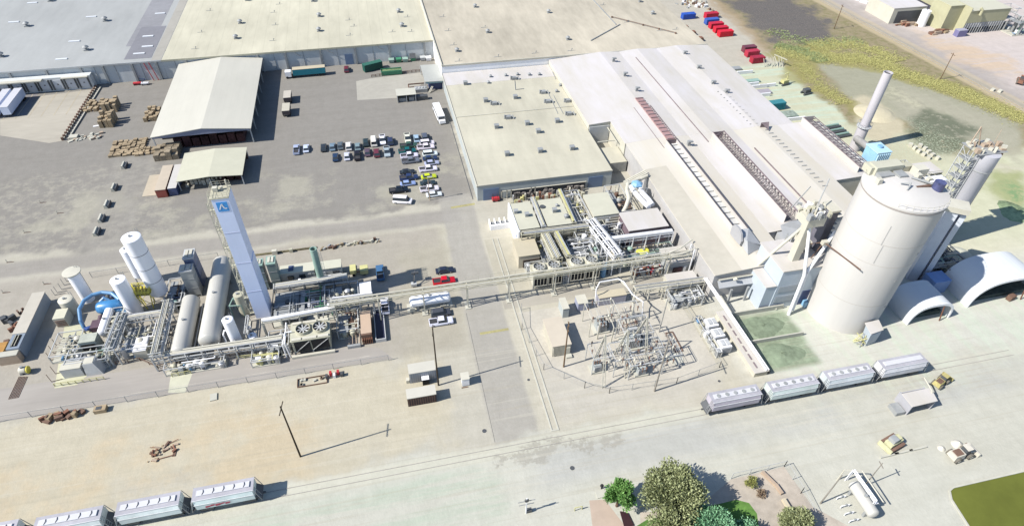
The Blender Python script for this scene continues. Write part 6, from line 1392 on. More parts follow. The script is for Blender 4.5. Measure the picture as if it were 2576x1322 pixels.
# cylinder machine with navy shade painted in, and white elevator on the east rim
cy = thing('rim_dust_filter', 'navy-shaded round dust filter with white platform on the right rim of the silo', 'dust filter', (109.3,83))
MB().cyl((109.4,82.2,36.8),(109.4,82.2,38.8),1.1,n=18).build('filter', mat('navy_shade_filter',(.08,.09,.20),.5,.4,1), cy, True)
MB().box(108.9,112.9,83.6,85.6,37.5,37.8).build('platform', WHITE, cy)
q = MB()
for a,c in (((108.9,83.6),(112.9,83.6)),((112.9,83.6),(112.9,85.6)),((112.9,85.6),(108.9,85.6))): q.bar((*a,38.9),(*c,38.9),.09).bar((*a,38.3),(*c,38.3),.07)
q.build('railing', CREAMM, cy)
el = thing('bucket_elevator', 'twin blue-white elevator casings rising behind the arched shelter in the silo shade', 'bucket elevator', (130,90.4))
MB().cb(129.3,90.8,0,2.3,2.4,22.4,R(-35)).build('casing', mat('elev_white',(.54,.57,.62),.5,.06,.5), el)
MB().cb(131.6,89.6,0,1.2,1.6,21.4,R(-35)).build('casing', MATS['elev_white'], el)
MB().cb(130.7,90.1,0,.4,.7,21,R(-35)).build('gap_shade', NAVY, el)  # navy strip painted in as the dark shade between the casings
MB().cb(129.9,90.8,22.403,5.0,4.0,1.4,R(-35)).build('head', OFFW, el)
for z in range(4,21,5): MB().bar((130.4,91.6,z),(132.2,90.6,z),.2).build('tie', GREY, el)
# adjacent batch tower bits east of it
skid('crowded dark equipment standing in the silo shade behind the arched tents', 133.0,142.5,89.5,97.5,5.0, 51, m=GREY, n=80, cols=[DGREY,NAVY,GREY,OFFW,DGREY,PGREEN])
skid('rusty and dusty machinery east of the silo base', 137.0,144.0,97.8,102.0,3.5, 52, n=34, cols=[DGREY,GREY,GREENP,DGREY])
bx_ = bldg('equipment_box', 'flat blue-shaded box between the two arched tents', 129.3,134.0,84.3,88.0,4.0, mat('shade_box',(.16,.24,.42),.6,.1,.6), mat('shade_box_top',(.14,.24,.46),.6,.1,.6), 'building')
solo('crane_boom', 'thin red-brown pole rising above the dust east of the silo', 'pole', MB().bar((133.5,97.5,0),(135.0,99.6,9.5),.3), RUST)
dp_ = thing('dust_mound', 'pale cone of spilled dust beside the dark equipment', 'mound', (148,96)); MB().lathe([(4.2,0),(3.0,.9),(1.4,1.6),(.05,1.8)],(148,95.5,0),n=20).build('mound', mat('pale_dust', hz(226,226,208),.95,.1,.6), dp_, True)
# second silo with stair tower
s2 = thing('elevator_silo', 'tall slim grey silo behind the giant one, crowned by rusty machinery', 'silo', (146.2,101.8))
MB().lathe([(2.45,0),(2.45,24.5),(2.52,24.6),(2.52,29.0),(.05,29.2)], (145.8,102.0,0), n=40).build('shell', mat('grey_silo',(.42,.42,.45),.6,.1,.4,streak=(1,1,.15)), s2, True)
MB().lathe([(2.5,24.3),(2.58,24.35),(2.58,24.55),(2.5,24.6)],(145.8,102.0,0),n=40).build('seam', GREY, s2)
MB().box(148.3,148.8,101.0,101.6,0,29).build('riser_pipe', BROWN, s2)
stw = thing('stair_tower', 'open grey steel stair tower clinging to the slim silo', 'stair tower', (141.5,103.3))
for x in (140.2,143.0):
    for y in (101.8,105.0): MB().bar((x,y,0),(x,y,30),.22).build('post', LGREY, stw)
for i in range(11):
    z = 2.6*i+1; MB().box(140.2,143.0,101.8,105.0,z,z+.12).build('landing', GREY, stw)
    MB().bar((140.3,101.8,z+1),(142.9,101.8,z+1),.1).bar((140.3,101.9,z),(142.9,101.9,z+2.6),.16).bar((140.2,102,z+1),(140.2,105,z+1),.1).bar((140.2,102,z),(140.2,105,z+2.6),.12).build('stair', LGREY, stw)
tm_ = thing('top_machinery', 'rust-red frames and drums on top of the slim silo', 'machinery', (146,104,29))
for i in range(26):
    x = 142+random.uniform(0,8); y = 102.5+random.uniform(-1.5,4); z = 29.25
    MB().cb(x,y,z,random.uniform(.3,1.3),random.uniform(.3,1.2),random.uniform(.3,1.6),random.uniform(0,2)).build('machine', random.choice((RUST,TAN,OFFW,TAN,CREAMM,OFFW)), tm_)
MB().bar((142.5,105.5,29.3),(144.0,106.3,34),.25).bar((145.2,105.2,29.3),(144.0,106.3,34),.25).bar((148,104,29.3),(149.2,105,33.4),.1).build('derrick', TAN, tm_)
MB().box(141.8,150.2,101,107.2,29.22,29.245).build('deck', GREY, tm_)
# batch house left of the silo
SW = mat('batch_wall', (.40,.45,.50), .6, .07, .4)
bh = thing('batch_house', 'tall white batch house with pale blue-grey front between factory and silo', 'batch house', (94,92))
MB().box(86.4,100.0,88.1,98.5,0,12.5).build('wall', SW, bh); MB().box(86.2,100.1,87.9,98.7,12.503,12.8).build('roof', RW, bh)
MB().box(83.6,86.39,88.3,97.5,0,7.8).build('wall', SW, bh); MB().box(83.4,86.19,88.1,97.7,7.803,8.0).build('roof', RW, bh)
MB().box(94.2,99.6,88.0,88.09,0,4.8).build('open_doorway', NAVY, bh)
for z in (2.0,5.4):
    MB().box(87.0,92.0,88.0,88.095,z,z+2.2).build('window_frame', mat('batch_frame',(.24,.27,.30),.6,.1,1), bh); MB().box(87.2,91.8,87.96,87.995,z+.2,z+2.0).build('window', mat('batch_window',(.31,.34,.37),.5,.1,1), bh)
MB().box(95.2,97.4,86.6,87.8,.2,1.8).build('blue_hopper', LBLUE, bh)
hb = thing('hood_roof_house', 'grey-fronted gabled house behind the batch house, at the end of the second bay', 'building', (100,104))
MB().box(96.8,107.5,103.2,106.3,0,8.2).build('wall', SHADEG, hb)
MB().poly([(96.8,103.1,8.25),(107.5,103.1,8.25),(107.3,106.3,11.2),(99.4,106.3,11.4),(97.0,106.3,10.4)]).build('roof', SHADEG, hb)
MB().box(98,107,103.05,103.19,3.2,7.4).build('dark_bay', mat('bay_shade',(.10,.09,.10),.8,.2,1), hb)
# conveyors and elevator head
ct = thing('conveyor_tower', 'dusty white inclined chutes and elevator leg rising in front of the batch house', 'conveyor', (91,88))
MB().box(90.0,91.8,90.8,92.6,8,24.0).build('elevator_leg', OFFW, ct)
MB().box(88.8,93.2,89.6,93.8,24.003,26.2).build('head_house', OFFW, ct)
MB().cyl((90.4,85.4,0),(91.0,86.6,11.8),.4,n=12).cyl((91.0,86.6,11.8),(91.0,91.2,23.5),.38,n=12).build('chute', WHITE, ct, True)
MB().cyl((91.4,85.8,1),(92.2,87.4,12),.36,n=12).cyl((92.2,87.4,12),(98.6,91.0,20.5),.38,n=12).build('chute', WHITE, ct, True)
MB().cyl((84.9,95.2,8.6),(91.0,92.0,23.4),.35,n=12).build('chute', OFFW, ct)
for i in range(34):
    MB().cb(88.8+random.uniform(0,5.5),89.6+random.uniform(0,5.5),26.2,random.uniform(.2,1.3),random.uniform(.2,1),random.uniform(.3,1.8),random.uniform(0,2)).build('head_machine', random.choice((OFFW,CREAMM,WHITE,GREY)), ct)
q = MB()
for i in range(9): z = 26.2; a = (88.7+i*.6, 89.4); q.bar((a[0],a[1],z),(a[0],a[1],z+1.1),.06)
q.bar((88.7,89.4,27.3),(93.5,89.4,27.3),.08).bar((93.5,89.4,27.3),(93.5,95,27.3),.08).bar((88.7,89.4,26.8),(93.5,89.4,26.8),.06); q.build('railing', GREY, ct)
MB().bar((92.0,92.5,25.4),(97.6,98,30.5),.25).bar((88.6,96,25),(91,95.5,31),.2).build('boom', GREY, ct)
ve = thing('dust_vessel', 'white rounded vessel lying on the roof beside the elevator leg', 'vessel', (95,97))
MB().lathe([(.05,-2.2),(1.0,-1.9),(1.45,-1.0),(1.45,2.2),(1.1,2.9),(.05,3.1)],(88.0,92.6,9.8),'y',20).build('vessel', WHITE, ve, True)
dwl = thing('dark_clad_tower', 'slim dark-clad tower wall beside the elevator head', 'tower', (98.5,93))
MB().box(97.4,99.4,93.0,96.5,12.8,24.5).build('cladding', mat('dark_clad',(.13,.125,.15),.6,.2,.8), dwl)
MB().box(97.2,99.6,92.8,96.7,24.503,25).build('roof', OFFW, dwl)
for i in range(8): MB().box(99.45,100.6,93.2,95.8,13.5+i*1.4,13.6+i*1.4).build('landing', GREY, dwl)
arm = thing('sampling_boom', 'thin dark boom reaching across the silo face', 'boom', (96,88.6))
MB().bar((94.6,88.9,19.6),(96.6,78.6,20.0),.25).bar((94.6,89,19.6),(92,94,14.5),.2).bar((94.8,89,19.6),(94.8,90.6,13.2),.22).build('arm', BROWN, arm)
MB().cb(94.8,88.8,19.0,1.4,1.0,1.0).build('pulley', OFFW, arm)
q = MB()
for a_,zz in ((3.95,31),(4.0,26)): q.bar((sx+(sr+.15)*math.cos(a_),sy+(sr+.15)*math.sin(a_),zz-4),(sx+(sr+.15)*math.cos(a_),sy+(sr+.15)*math.sin(a_),zz+1),.05)
solo('wall_conduit','thin broken conduit running up the silo wall','conduit', q, GREY)
rf_ = thing('roof_conveyor_gallery', 'cluttered conveyor gallery between the elevator head and the silo', 'conveyor gallery', (95,96))
for i in range(30):
    MB().cb(92.6+random.uniform(0,7),93.4+random.uniform(0,5),12.85,random.uniform(.3,1.6),random.uniform(.3,1.4),random.uniform(.4,2.6),random.uniform(0,1)).build('machine', random.choice((OFFW,GREY,LGREY,DGREY)), rf_)
# hut at the silo foot
hu = thing('base_hut', 'small white hut with corrugated side and yellow pipes at the foot of the silo', 'hut', (104,73.5))
MB().hexa([(102.6,72.6,0),(105.6,73.2,0),(106.4,75.4,0),(103.4,75.2,0)],[(102.0,72.4,4.2),(105.4,73.0,4.2),(106.2,75.8,4.6),(102.8,75.4,4.6)]).build('wall', SW, hu)
MB().prism([(101.8,72.3),(105.5,72.9),(106.4,75.9),(102.6,75.7)],4.603,4.8).build('roof', RW, hu)
for i in range(12): MB().bar((100.2+random.uniform(0,2.2),72.2+random.uniform(0,2.6),random.uniform(.2,1)),(100.8+random.uniform(0,2.2),72.6+random.uniform(0,2.6),random.uniform(1,3.4)),.16).build('pipe', YELL if i%3 else GREY, hu)
# arched fabric tents
def arch(label, x0,x1,y0,y1,h, m, inner):
    t = thing('arched_shelter', label, 'shelter', ((x0+x1)/2,(y0+y1)/2)); n = 28; c = (x0+x1)/2; a = (x1-x0)/2
    o = []; i_ = []
    for k in range(n+1):
        u = math.pi*k/n; cs_, sn = math.cos(u), math.sin(u); e = .72
        px = c-a*math.copysign(abs(cs_)**e, cs_); pz = h*abs(sn)**e; o.append((px,pz)); i_.append((c-(a-.35)*math.copysign(abs(cs_)**e, cs_), max(0,(h-.35))*abs(sn)**e))
    mb = MB()
    for k in range(n):
        (xa,za),(xb,zb) = o[k],o[k+1]; (xc,zc),(xd,zd) = i_[k],i_[k+1]
        mb.hexa([(xc,y0,zc),(xd,y0,zd),(xd,y1,zd),(xc,y1,zc)],[(xa,y0,za),(xb,y0,zb),(xb,y1,zb),(xa,y1,za)])
    mb.build('canopy', m, t)
    MB().prism([(x0+.6,y1-.4),(x1-.6,y1-.4),(x1-.6,y1-.2),(x0+.6,y1-.2)],0,h*.55).build('back_wall', inner, t)
    rim = MB()
    for k in range(n): (xa,za),(xb,zb) = o[k],o[k+1]; (xc,zc),(xd,zd) = i_[k],i_[k+1]; rim.hexa([(xc*1.0,y0-.25,max(0,zc-.35)),(xd,y0-.25,max(0,zd-.35)),(xd,y0-.01,max(0,zd-.35)),(xc,y0-.01,max(0,zc-.35))],[(xa,y0-.25,za+.05),(xb,y0-.25,zb+.05),(xb,y0-.01,zb+.05),(xa,y0-.01,za+.05)])
    rim.build('front_rim', WHITE, t)
    MB().box(x0+1.4,x1-1.4,y0+1.5,y1-1.5,.0,1.2).build('stored_cullet', mat('dark_cullet',(.06,.08,.075),.8,.5,1), t)
    MB().bar((c+a*.35,y0-.2,h-1),(c+a*.5,y0-.6,0),.25).build('strut', RUST, t)
    return t
arch('nearer arched shelter with open front beside the silo, half in shade', 116.7,128.6,76.6,84.6,5.9, mat('tent_white',(.53,.55,.56),.7,.04,.4), BROWN)
arch('larger arched shelter at the right picture edge', 135.6,156.5,78.6,88.0,8.0, MATS['tent_white'], RUST)
solo('barrier_block', 'short brown block in the mouth of the larger arched shelter', 'block', MB().cb(148.6,78.6,0,1.8,1.2,1.5,.2), BROWN)
# chimney, blue collector and back equipment
ch = thing('chimney', 'tall slim grey-white chimney leaning over the mud flat behind the factory', 'chimney', (153.6,149.6))
MB().lathe([(1.75,0),(1.75,8.0),(1.4,8.3),(1.4,27.3),(1.2,27.3),(1.2,26)], (153.6,149.6,0), n=32).build('shaft', mat('chimney_grey',(.44,.42,.44),.6,.1,.4,streak=(1,1,.15)), ch, True)
MB().lathe([(1.5,8.6),(2.3,8.65),(2.3,8.8),(1.5,8.85)], (153.6,149.6,0), n=24).build('collar_platform', LGREY, ch)
MB().cyl((153.6,149.6,26.6),(153.6,149.6,26.7),1.19,n=20).build('mouth', BLACK, ch)
q = MB()
for k in range(12): a = k*math.pi/6; q.bar((153.6+2.3*math.cos(a),149.6+2.3*math.sin(a),8.8),(153.6+2.3*math.cos(a),149.6+2.3*math.sin(a),9.9),.08).bar((153.6+2.3*math.cos(a),149.6+2.3*math.sin(a),9.9),(153.6+2.3*math.cos(a+.52),149.6+2.3*math.sin(a+.52),9.9),.08)
q.build('railing', GREY, ch)
MB().cyl((151.5,148.4,5),(148.5,136.4,7.6),1.1,n=18).build('duct', mat('duct_grey',(.30,.29,.28),.6,.2,1), ch, True)
bc = thing('blue_dust_collector', 'light blue ribbed dust collector above the rear of the factory', 'dust collector', (144.5,131.5))
MB().box(142.0,146.6,129.2,134.4,6.2,12.2).build('housing', mat('collector_blue',(.24,.42,.56),.45,.12,.6), bc)
MB().box(141.8,146.8,129.0,134.6,12.203,12.5).build('roof', mat('collector_top',(.38,.55,.66),.45,.12,.6), bc)
for i in range(7): MB().box(142.2+i*.66,142.45+i*.66,128.8,129.19,6.4,12.0).build('rib', mat('collector_rib',(.40,.58,.70),.45,.1,.6), bc)
MB().cyl((144.6,132,12.5),(144.6,132,13.1),.8,n=16).build('fan', LBLUE, bc)
for x in (142.3,146.3):
    MB().hexa([(x-.2,129.4,3),(x+.2,129.4,3),(x+.2,133,3),(x-.2,133,3)],[(x-.2,129.4,6.19),(x+.2,129.4,6.19),(x+.2,134,6.19),(x-.2,134,6.19)]).build('leg_frame', LGREY, bc)
skid('pipes and ladders below the blue dust collector', 139.0,147.0,124.0,129.0,5.5, 55, n=44, cols=[OFFW,NAVY,LGREY,GREY])
skid('brown and white machinery right of the blue dust collector', 148.5,159.0,128.0,134.0,5.0, 56, n=60, cols=[OFFW,DGREY,BROWN,GREY,CREAMM])
b = flat('pale flat-roofed store between the two silos and the collector', 158.5,168.5,127.8,133.6,3.2, DGREY, RW)
b = flat('cream flat-roofed rear wing behind the giant silo', 142.0,157.0,117.0,127.6,7.0, OFFW, mat('wing_roof',hz(228,224,202),.7,.06,.4))
skid('dusty white clutter behind the rim of the giant silo', 128.0,152.0,105.0,117.0,8.5, 57, n=140, cols=[OFFW,CREAMM,WHITE,GREY,OFFW,BROWN])
for i in range(10):
    p = (174.2+(i%2)*2.6+random.uniform(-.4,.4), 147.5-i*1.0); solo('concrete_cube', 'one of the pale concrete cubes scattered behind the factory', 'concrete block', MB().cb(*p,0,1.2,1.1,1.1,random.uniform(0,1)), OFFW, group='concrete cubes behind the factory')
# slopes of sand and spoil
hl = struct('sand_mound', MB().lathe([(7.2,0),(5.4,.8),(3.0,1.4),(.05,1.8)],(176.5,170,0),n=30), mat('sand_mound_mat', hz(222,212,182),.95,.15,.3))
def terrain_blob(name, x, y, rx, ry, h, m, seed):
    q = random.Random(seed); mb = MB(); n, k = 30, 7; pts = []
    for j in range(k+1):
        for i in range(n):
            a = 2*math.pi*i/n; f = j/k; rr = f*(1+.14*math.sin(3*a+seed)+.07*q.uniform(-1,1)); mb.v.append((x+rx*rr*math.cos(a), y+ry*rr*math.sin(a), h*(1-f)**1.3*(1+.2*q.uniform(-1,1)) if j<k else -.05))
    for j in range(k):
        for i in range(n): mb.f.append((j*n+i,(j+1)*n+i,(j+1)*n+(i+1)%n,j*n+(i+1)%n))
    o = mb.build(name, m, None, True); o['kind'] = 'structure'; return o
GCM = mat('green_cullet_heap', hz(150,165,139), .9, .35, .7, bump=.6)
terrain_blob('cullet_pile', 82.4, 83.2, 5.2, 3.6, .6, GCM, 1); terrain_blob('cullet_pile', 82.4, 74.5, 5.4, 3.4, .6, GCM, 2); terrain_blob('cullet_pile', 180, 109, 5.5, 5.5, .7, mat('green_mound', hz(166,188,146),.9,.5,.9), 3)
solo('bin_wall','pale concrete dividing wall between the two green heaps','wall', MB().box(75.8,90.0,78.6,78.9,0,1.2), CONC)
solo('bin_wall','pale concrete wall behind the green heaps below the batch house','wall', MB().box(75.8,90.0,87.5,87.8,0,1.4), CONC)
# conveyor shed line between substation and cullet bins
cs_ = thing('covered_conveyor', 'long low white covered conveyor running from the factory front to the tracks', 'conveyor', (73.6,79))
MB().box(72.4,75.6,69.9,88.5,0,1.5).build('housing', OFFW, cs_); MB().box(72.2,75.7,69.7,88.6,1.503,1.65).build('cover', RW, cs_)
for i in range(7): MB().box(73.2,73.5,71+i*2.4,72.6+i*2.4,1.66,1.8).build('slot', TRUSS, cs_)
MB().bar((72.4,97,5.0),(75.0,69.8,1.9),.4).bar((73.0,97,5.0),(75.6,69.8,1.9),.25).build('overhead_pipe', WHITE, cs_)
solo('drainage_wall','dark-edged retaining kerb beside the green heaps','kerb', MB().box(76.0,76.35,70.0,87.4,0,1.1), mat('dark_kerb',(.12,.12,.12),.8,.3,1))
gl = GREENP
for i,(yy,lab) in enumerate(((85.2,'white louvered cooler farthest from the tracks'),(81.9,'white louvered cooler in the middle of the three'),(78.6,'white louvered cooler nearest the tracks'))):
    t = thing('louvered_cooler', lab, 'cooler', (69.2,yy), 'coolers beside the substation')
    MB().box(68.0,70.5,yy-1.3,yy+1.2,.3,2.4).build('body', WHITE, t)
    for k in range(4): MB().box(68.2,70.3,yy-1.42,yy-1.31,.5+k*.45,.7+k*.45).build('louver', GREY, t)
    MB().box(68.3,69.1,yy-.8,yy+.8,2.403,2.7).box(69.5,70.3,yy-.8,yy+.8,2.403,2.7).build('fan_box', LGREY, t)
skid('dusty pipes beside the louvered coolers', 66.6,67.9,76.5,88.0,2.0, 60, n=26)
skid('pipes and handrails in front of the white low block', 62.4,70.8,92.6,96.6,3.6, 61, n=60, cols=[OFFW,LGREY,GREY,WHITE,DGREY])
rack('dusty overhead pipe rack from the substation to the factory corner', (54.5,97.6),(72.5,97.2),1.6,4.4,6,4, m=OFFW)
kf = thing('factory_front_conveyor', 'grey sloping canopy and pipes below the gable of the first bay', 'canopy', (81,94))
MB().hexa([(74.5,93.0,4.6),(86.4,93.0,4.6),(86.4,94.5,5.8),(74.5,94.5,5.8)],[(74.5,93.0,4.8),(86.4,93.0,4.8),(86.4,94.5,6.0),(74.5,94.5,6.0)]).build('canopy', SHADEG, kf)
MB().cyl((74.5,94.1,6.6),(86.6,94.2,6.6),.2,n=8).build('pipe', OFFW, kf)
for x in (77.5,82,86): MB().cb(x,92.2,0,.5,.5,4.6).build('post', GREY, kf)
for x in (78.2,84.2): MB().cyl((x,93.6,6.5),(x+.6,93.2,7.2),.35,n=10).build('fan', OFFW, kf)
MB().bar((85.6,92.6,4.6),(88.2,87.4,.3),.4).bar((86.8,92.4,4.4),(89,87.6,.3),.35).build('leg_pipe', OFFW, kf)
MB().box(83.8,85.2,91.8,92.9,2.8,4.6).build('blue_tank', LBLUE, kf)

# ---------------------------------------------------------------- hopper wagons
def hopper(label, x, y, L_=12.6, hatch='round', tone=(.33,.34,.35), group='hopper wagons', deep=False):
    t = thing('hopper_wagon', label, 'hopper wagon', (x,y), group)
    m = mat('hopper_side_%d'%int(tone[0]*100), tuple(v*1.3 for v in tone), .5, .2, .5, streak=(1,1,.4)); w_ = 1.55; top = 4.5
    b = MB()
    prof = [(-w_,1.9),(-w_,3.6),(-w_*.82,top),(w_*.82,top),(w_,3.6),(w_,1.9),(.5,1.3),(-.5,1.3)]
    b.extr([(y+u,z) for u,z in prof][::-1],'x',x-L_/2+1.1,x+L_/2-1.1); b.build('body', m, t)
    rr = hz(196,195,203) if hatch!='flat' else hz(204,202,200)
    MB().box(x-L_/2+.9,x+L_/2-.9,y-w_*.84,y+w_*.84,top+.003,top+.1).build('roof_walk', mat('walk_grey', rr,.6,.15,1.2), t)
    MB().box(x-L_/2+1.6,x+L_/2-1.6,y-.55,y+.55,top+.103,top+.32).build('hatch_cover', mat('hatch_white', hz(232,232,236),.5,.06,1), t)
    n = 5
    for k in range(n):
        xx = x-L_/2+2.6+k*(L_-5.2)/(n-1)
        if hatch=='round': MB().cyl((xx,y,top+.323),(xx,y,top+.45),.42,n=16).build('round_hatch', GREY, t)
        elif hatch=='long': MB().tube([(xx,y-.5,top+.33),(xx+.18,y,top+.42),(xx+.1,y+.5,top+.36)],.05,6).build('hatch_strap', DGREY, t)
    MB().box(x-L_/2+1.0,x+L_/2-1.0,y-w_-.05,y-w_-.003,3.35,3.5).box(x-L_/2+1.0,x+L_/2-1.0,y+w_+.003,y+w_+.05,3.35,3.5).box(x-L_/2+.9,x+L_/2-.9,y-w_*.84-.06,y-w_*.84-.01,top-.05,top+.16).build('side_sill', WHITE, t)
    for s in (-1,1):
        e = x+s*(L_/2-1.1)
        MB().hexa([(e,y-w_*.9,2.1),(e+s*1.0,y-w_*.9,1.0),(e+s*1.0,y+w_*.9,1.0),(e,y+w_*.9,2.1)] if s<0 else [(e,y-w_*.9,2.1),(e,y+w_*.9,2.1),(e+s*1.0,y+w_*.9,1.0),(e+s*1.0,y-w_*.9,1.0)],[(e,y-w_*.9,2.3),(e+s*1.05,y-w_*.9,1.2),(e+s*1.05,y+w_*.9,1.2),(e,y+w_*.9,2.3)] if s<0 else [(e,y-w_*.9,2.3),(e,y+w_*.9,2.3),(e+s*1.05,y+w_*.9,1.2),(e+s*1.05,y-w_*.9,1.2)]).build('end_slope', DGREY, t)
        q = MB()
        for u in (-.95,-.4): q.bar((e+s*.95,y+w_*u,1.1),(e+s*.25,y+w_*u,top+.1),.09)
        for k in range(7): q.bar((e+s*(.95-.1*k),y-w_*.95,1.2+k*.5),(e+s*(.95-.1*k),y-w_*.4,1.2+k*.5),.07)
        q.bar((e+s*.95,y+w_*.9,1.1),(e+s*.2,y+w_*.9,top),.1); q.build('ladder', GREY, t)
        b = MB().box(x+s*(L_/2-2.4)-1.1,x+s*(L_/2-2.4)+1.1,y-1.1,y+1.1,.45,.95).build('bogie', DGREY, t)
        for dx in (-.8,.8):
            for yy in (-.76,.68): MB().cyl((x+s*(L_/2-2.4)+dx,y+yy,.42),(x+s*(L_/2-2.4)+dx,y+yy+.1,.42),.42,n=14).build('wheel', BLACK, b)
        MB().box(min(e+s*.9,e+s*1.45),max(e+s*.9,e+s*1.45),y-.15,y+.15,.85,1.1).build('coupler', DGREY, t)
        MB().hexa([(x+s*2.2-1.1,y-.5,.5),(x+s*2.2+1.1,y-.5,.5),(x+s*2.2+1.1,y+.5,.5),(x+s*2.2-1.1,y+.5,.5)],[(x+s*2.2-2,y-1.2,1.85),(x+s*2.2+2,y-1.2,1.85),(x+s*2.2+2,y+1.2,1.85),(x+s*2.2-2,y+1.2,1.85)]).build('discharge_hopper', GREY, t)
    return t
hopper('left end of the right-hand wagon row, darker sides and five round hatches', 63.6,64.0,12.8,'round',(.30,.28,.32))
hopper('second wagon of the right-hand row, pale green-grey with round hatches', 77.0,64.0,12.8,'round',(.44,.50,.48))
hopper('third wagon of the right-hand row, silver with round hatches', 90.4,64.1,12.8,'round',(.45,.49,.51))
hopper('rightmost wagon of the row, plain dusty roof without round hatches', 103.9,64.2,12.6,'flat',(.50,.50,.52))
hopper('wagon cut by the lower left picture corner', -75.6,64.6,12.4,'long',(.46,.50,.50))
hopper('second wagon from the lower left corner, long hatch with curved straps', -62.2,64.2,12.4,'long',(.47,.52,.52))
hopper('third wagon from the lower left corner, long hatch with curved straps', -49.4,64.2,12.2,'long',(.48,.53,.53))
h4 = hopper('last wagon of the left row with a red graffiti patch on its side', -36.9,64.2,12.2,'long',(.42,.49,.49))
gfm = mat('red_graffiti',(.42,.10,.13),.7,.4,1.5)
q = MB()
for i,(a,c,z0,z1) in enumerate(((-40.4,-39.6,2.1,2.7),(-39.5,-38.8,2.3,2.9),(-38.7,-37.8,2.1,2.85),(-37.7,-37.1,2.4,2.9),(-37.0,-36.2,2.2,2.8))): q.hexa([(a,64.2-1.575,z0),(c,64.2-1.575,z0+.1),(c,64.2-1.555,z0+.1),(a,64.2-1.555,z0)],[(a+.15,64.2-1.575,z1),(c+.2,64.2-1.575,z1),(c+.2,64.2-1.555,z1),(a+.15,64.2-1.555,z1)])
q.build('graffiti', gfm, h4)

# ---------------------------------------------------------------- bottom right: machines, tank, shed
def loader(label, x, y, rz, bucket=True, m=None, s=1.0):
    t = thing('wheel_loader', label, 'wheel loader', (0,0)); m = m or CREAMM
    MB().box(-3.0*s,-.3*s,-1.0*s,1.0*s,.9*s,2.2*s,.1).build('engine_hood', m, t); MB().box(-2.6*s,-.8*s,-.7*s,.7*s,2.203*s,2.35*s).build('grille', BROWN, t)
    MB().box(-.3*s,1.0*s,-.75*s,.75*s,1.2*s,3.2*s,.1).build('cab', DGREY, t); MB().box(-.35*s,1.05*s,-.8*s,.8*s,3.203*s,3.35*s).build('cab_roof', m, t)
    MB().box(.9*s,2.2*s,-.55*s,.55*s,.8*s,1.5*s).build('front_frame', m, t)
    for sx_ in (-1.9,1.4):
        for sy_ in (-1,1): w_ = MB().cyl((sx_*s,sy_*.85*s,.8*s),(sx_*s,sy_*1.35*s,.8*s),.82*s,n=16).build('wheel', mat('dusty_tyre',(.14,.13,.11),.9,.3,1), t); MB().cyl((sx_*s,sy_*1.36*s,.8*s),(sx_*s,sy_*1.38*s,.8*s),.4*s,n=12).build('rim', m, w_)
    for sy_ in (-.5,.5): MB().bar((1.0*s,sy_*s,1.9*s),(3.3*s,sy_*s,.8*s),.25*s).build('lift_arm', m, t)
    MB().hexa([(3.1*s,-1.5*s,.1),(4.3*s,-1.5*s,.05),(4.3*s,1.5*s,.05),(3.1*s,1.5*s,.1)],[(3.1*s,-1.5*s,1.3*s),(3.5*s,-1.5*s,1.25*s),(3.5*s,1.5*s,1.25*s),(3.1*s,1.5*s,1.3*s)]).build('bucket', m, t)
    t.location = (x,y,0); t.rotation_euler = (0,0,rz); return t
loader('dusty cream wheel loader beside the olive pond', 103.2,43.6,R(5),m=mat('dusty_cream',(.52,.49,.42),.7,.15,.8),s=.95)
loader('small yellow loader with raised dark bucket behind the white shed', 112.2,59.8,R(20), m=mat('dusty_yellow',(.42,.37,.16),.7,.3,1), s=.8)
dz = thing('bulldozer', 'small yellow-green bulldozer standing on the pale ground', 'bulldozer', (91.79,48.99))
x,y = (91.42,48.69)
dm = mat('olive_yellow',(.44,.43,.27),.8,.3,1)
MB().cb(x,y,.7,3.4,1.6,1.1,.25).build('hull', dm, dz); MB().cb(x-.6,y-.1,1.8,1.3,1.4,1.0,.25).build('cab', GREY, dz); MB().cb(x+.8,y+.2,1.803,1.3,1.0,.4,.25).build('engine', dm, dz)
for s in (-1,1): MB().cb(x-s*.3,y+s*1.15,0,3.8,.55,1.0,.25).build('track', BROWN, dz)
MB().cb(x-2.2,y-.6,.1,.35,3.0,1.1,.25).build('blade', dm, dz)
for i,(p,s,lab) in enumerate((((100.88,45.81),.7,'small white dust heap left of the larger one near the loader'),((104.69,45.86),1.1,'larger white dust heap near the loader'))):
    solo('dust_heap', lab, 'heap', MB().lathe([(s*1.1,0),(s*.8,.4*s),(.05,.9*s)],(*p,0),n=16), mat('white_dust', hz(226,222,210),.95,.1,1), group='dust heaps near the loader')
x,y = (105.12,44.91); solo('short_post','short brown post stuck beside the larger dust heap','post', MB().bar((x,y,0),(x+.1,y+.1,1.7),.35), BROWN)
for i in range(3):
    p = (89.38,46.62) if i==0 else (92.62,46.67) if i==1 else (96.03,46.70); x,y = p
    solo('long_kerb_log', 'pale kerb log %s of the line below the bulldozer' % ['at the left end','in the middle','at the right end'][i], 'kerb', MB().cb(x,y,0,4.2,.35,.35,.02), CONC, group='kerb logs below the bulldozer')
ws = thing('white_open_shed', 'white open-fronted shed beside the last hopper wagon', 'shed', (102.7,57))
MB().prism([(99.07,54.08),(105.31,54.26),(106.21,57.51),(99.15,57.45)],3.0,3.2).build('roof', RW, ws)
a,c = (99.07,54.08),(105.31,54.26); MB().box(a[0]+.1,a[0]+.3,a[1]+.1,a[1]+4,0,2.99).box(c[0]-.3,c[0]-.1,a[1]+.3,a[1]+4,0,2.99).box(a[0]+.3,c[0]-.3,a[1]+3.6,a[1]+3.8,0,2.99).build('wall', mat('shed_shade',(.34,.34,.36),.7,.1,1), ws)
MB().box(a[0]-2.4,a[0]-.4,a[1]+.3,a[1]+2.8,0,1.1).build('side_platform', GREY, ws)
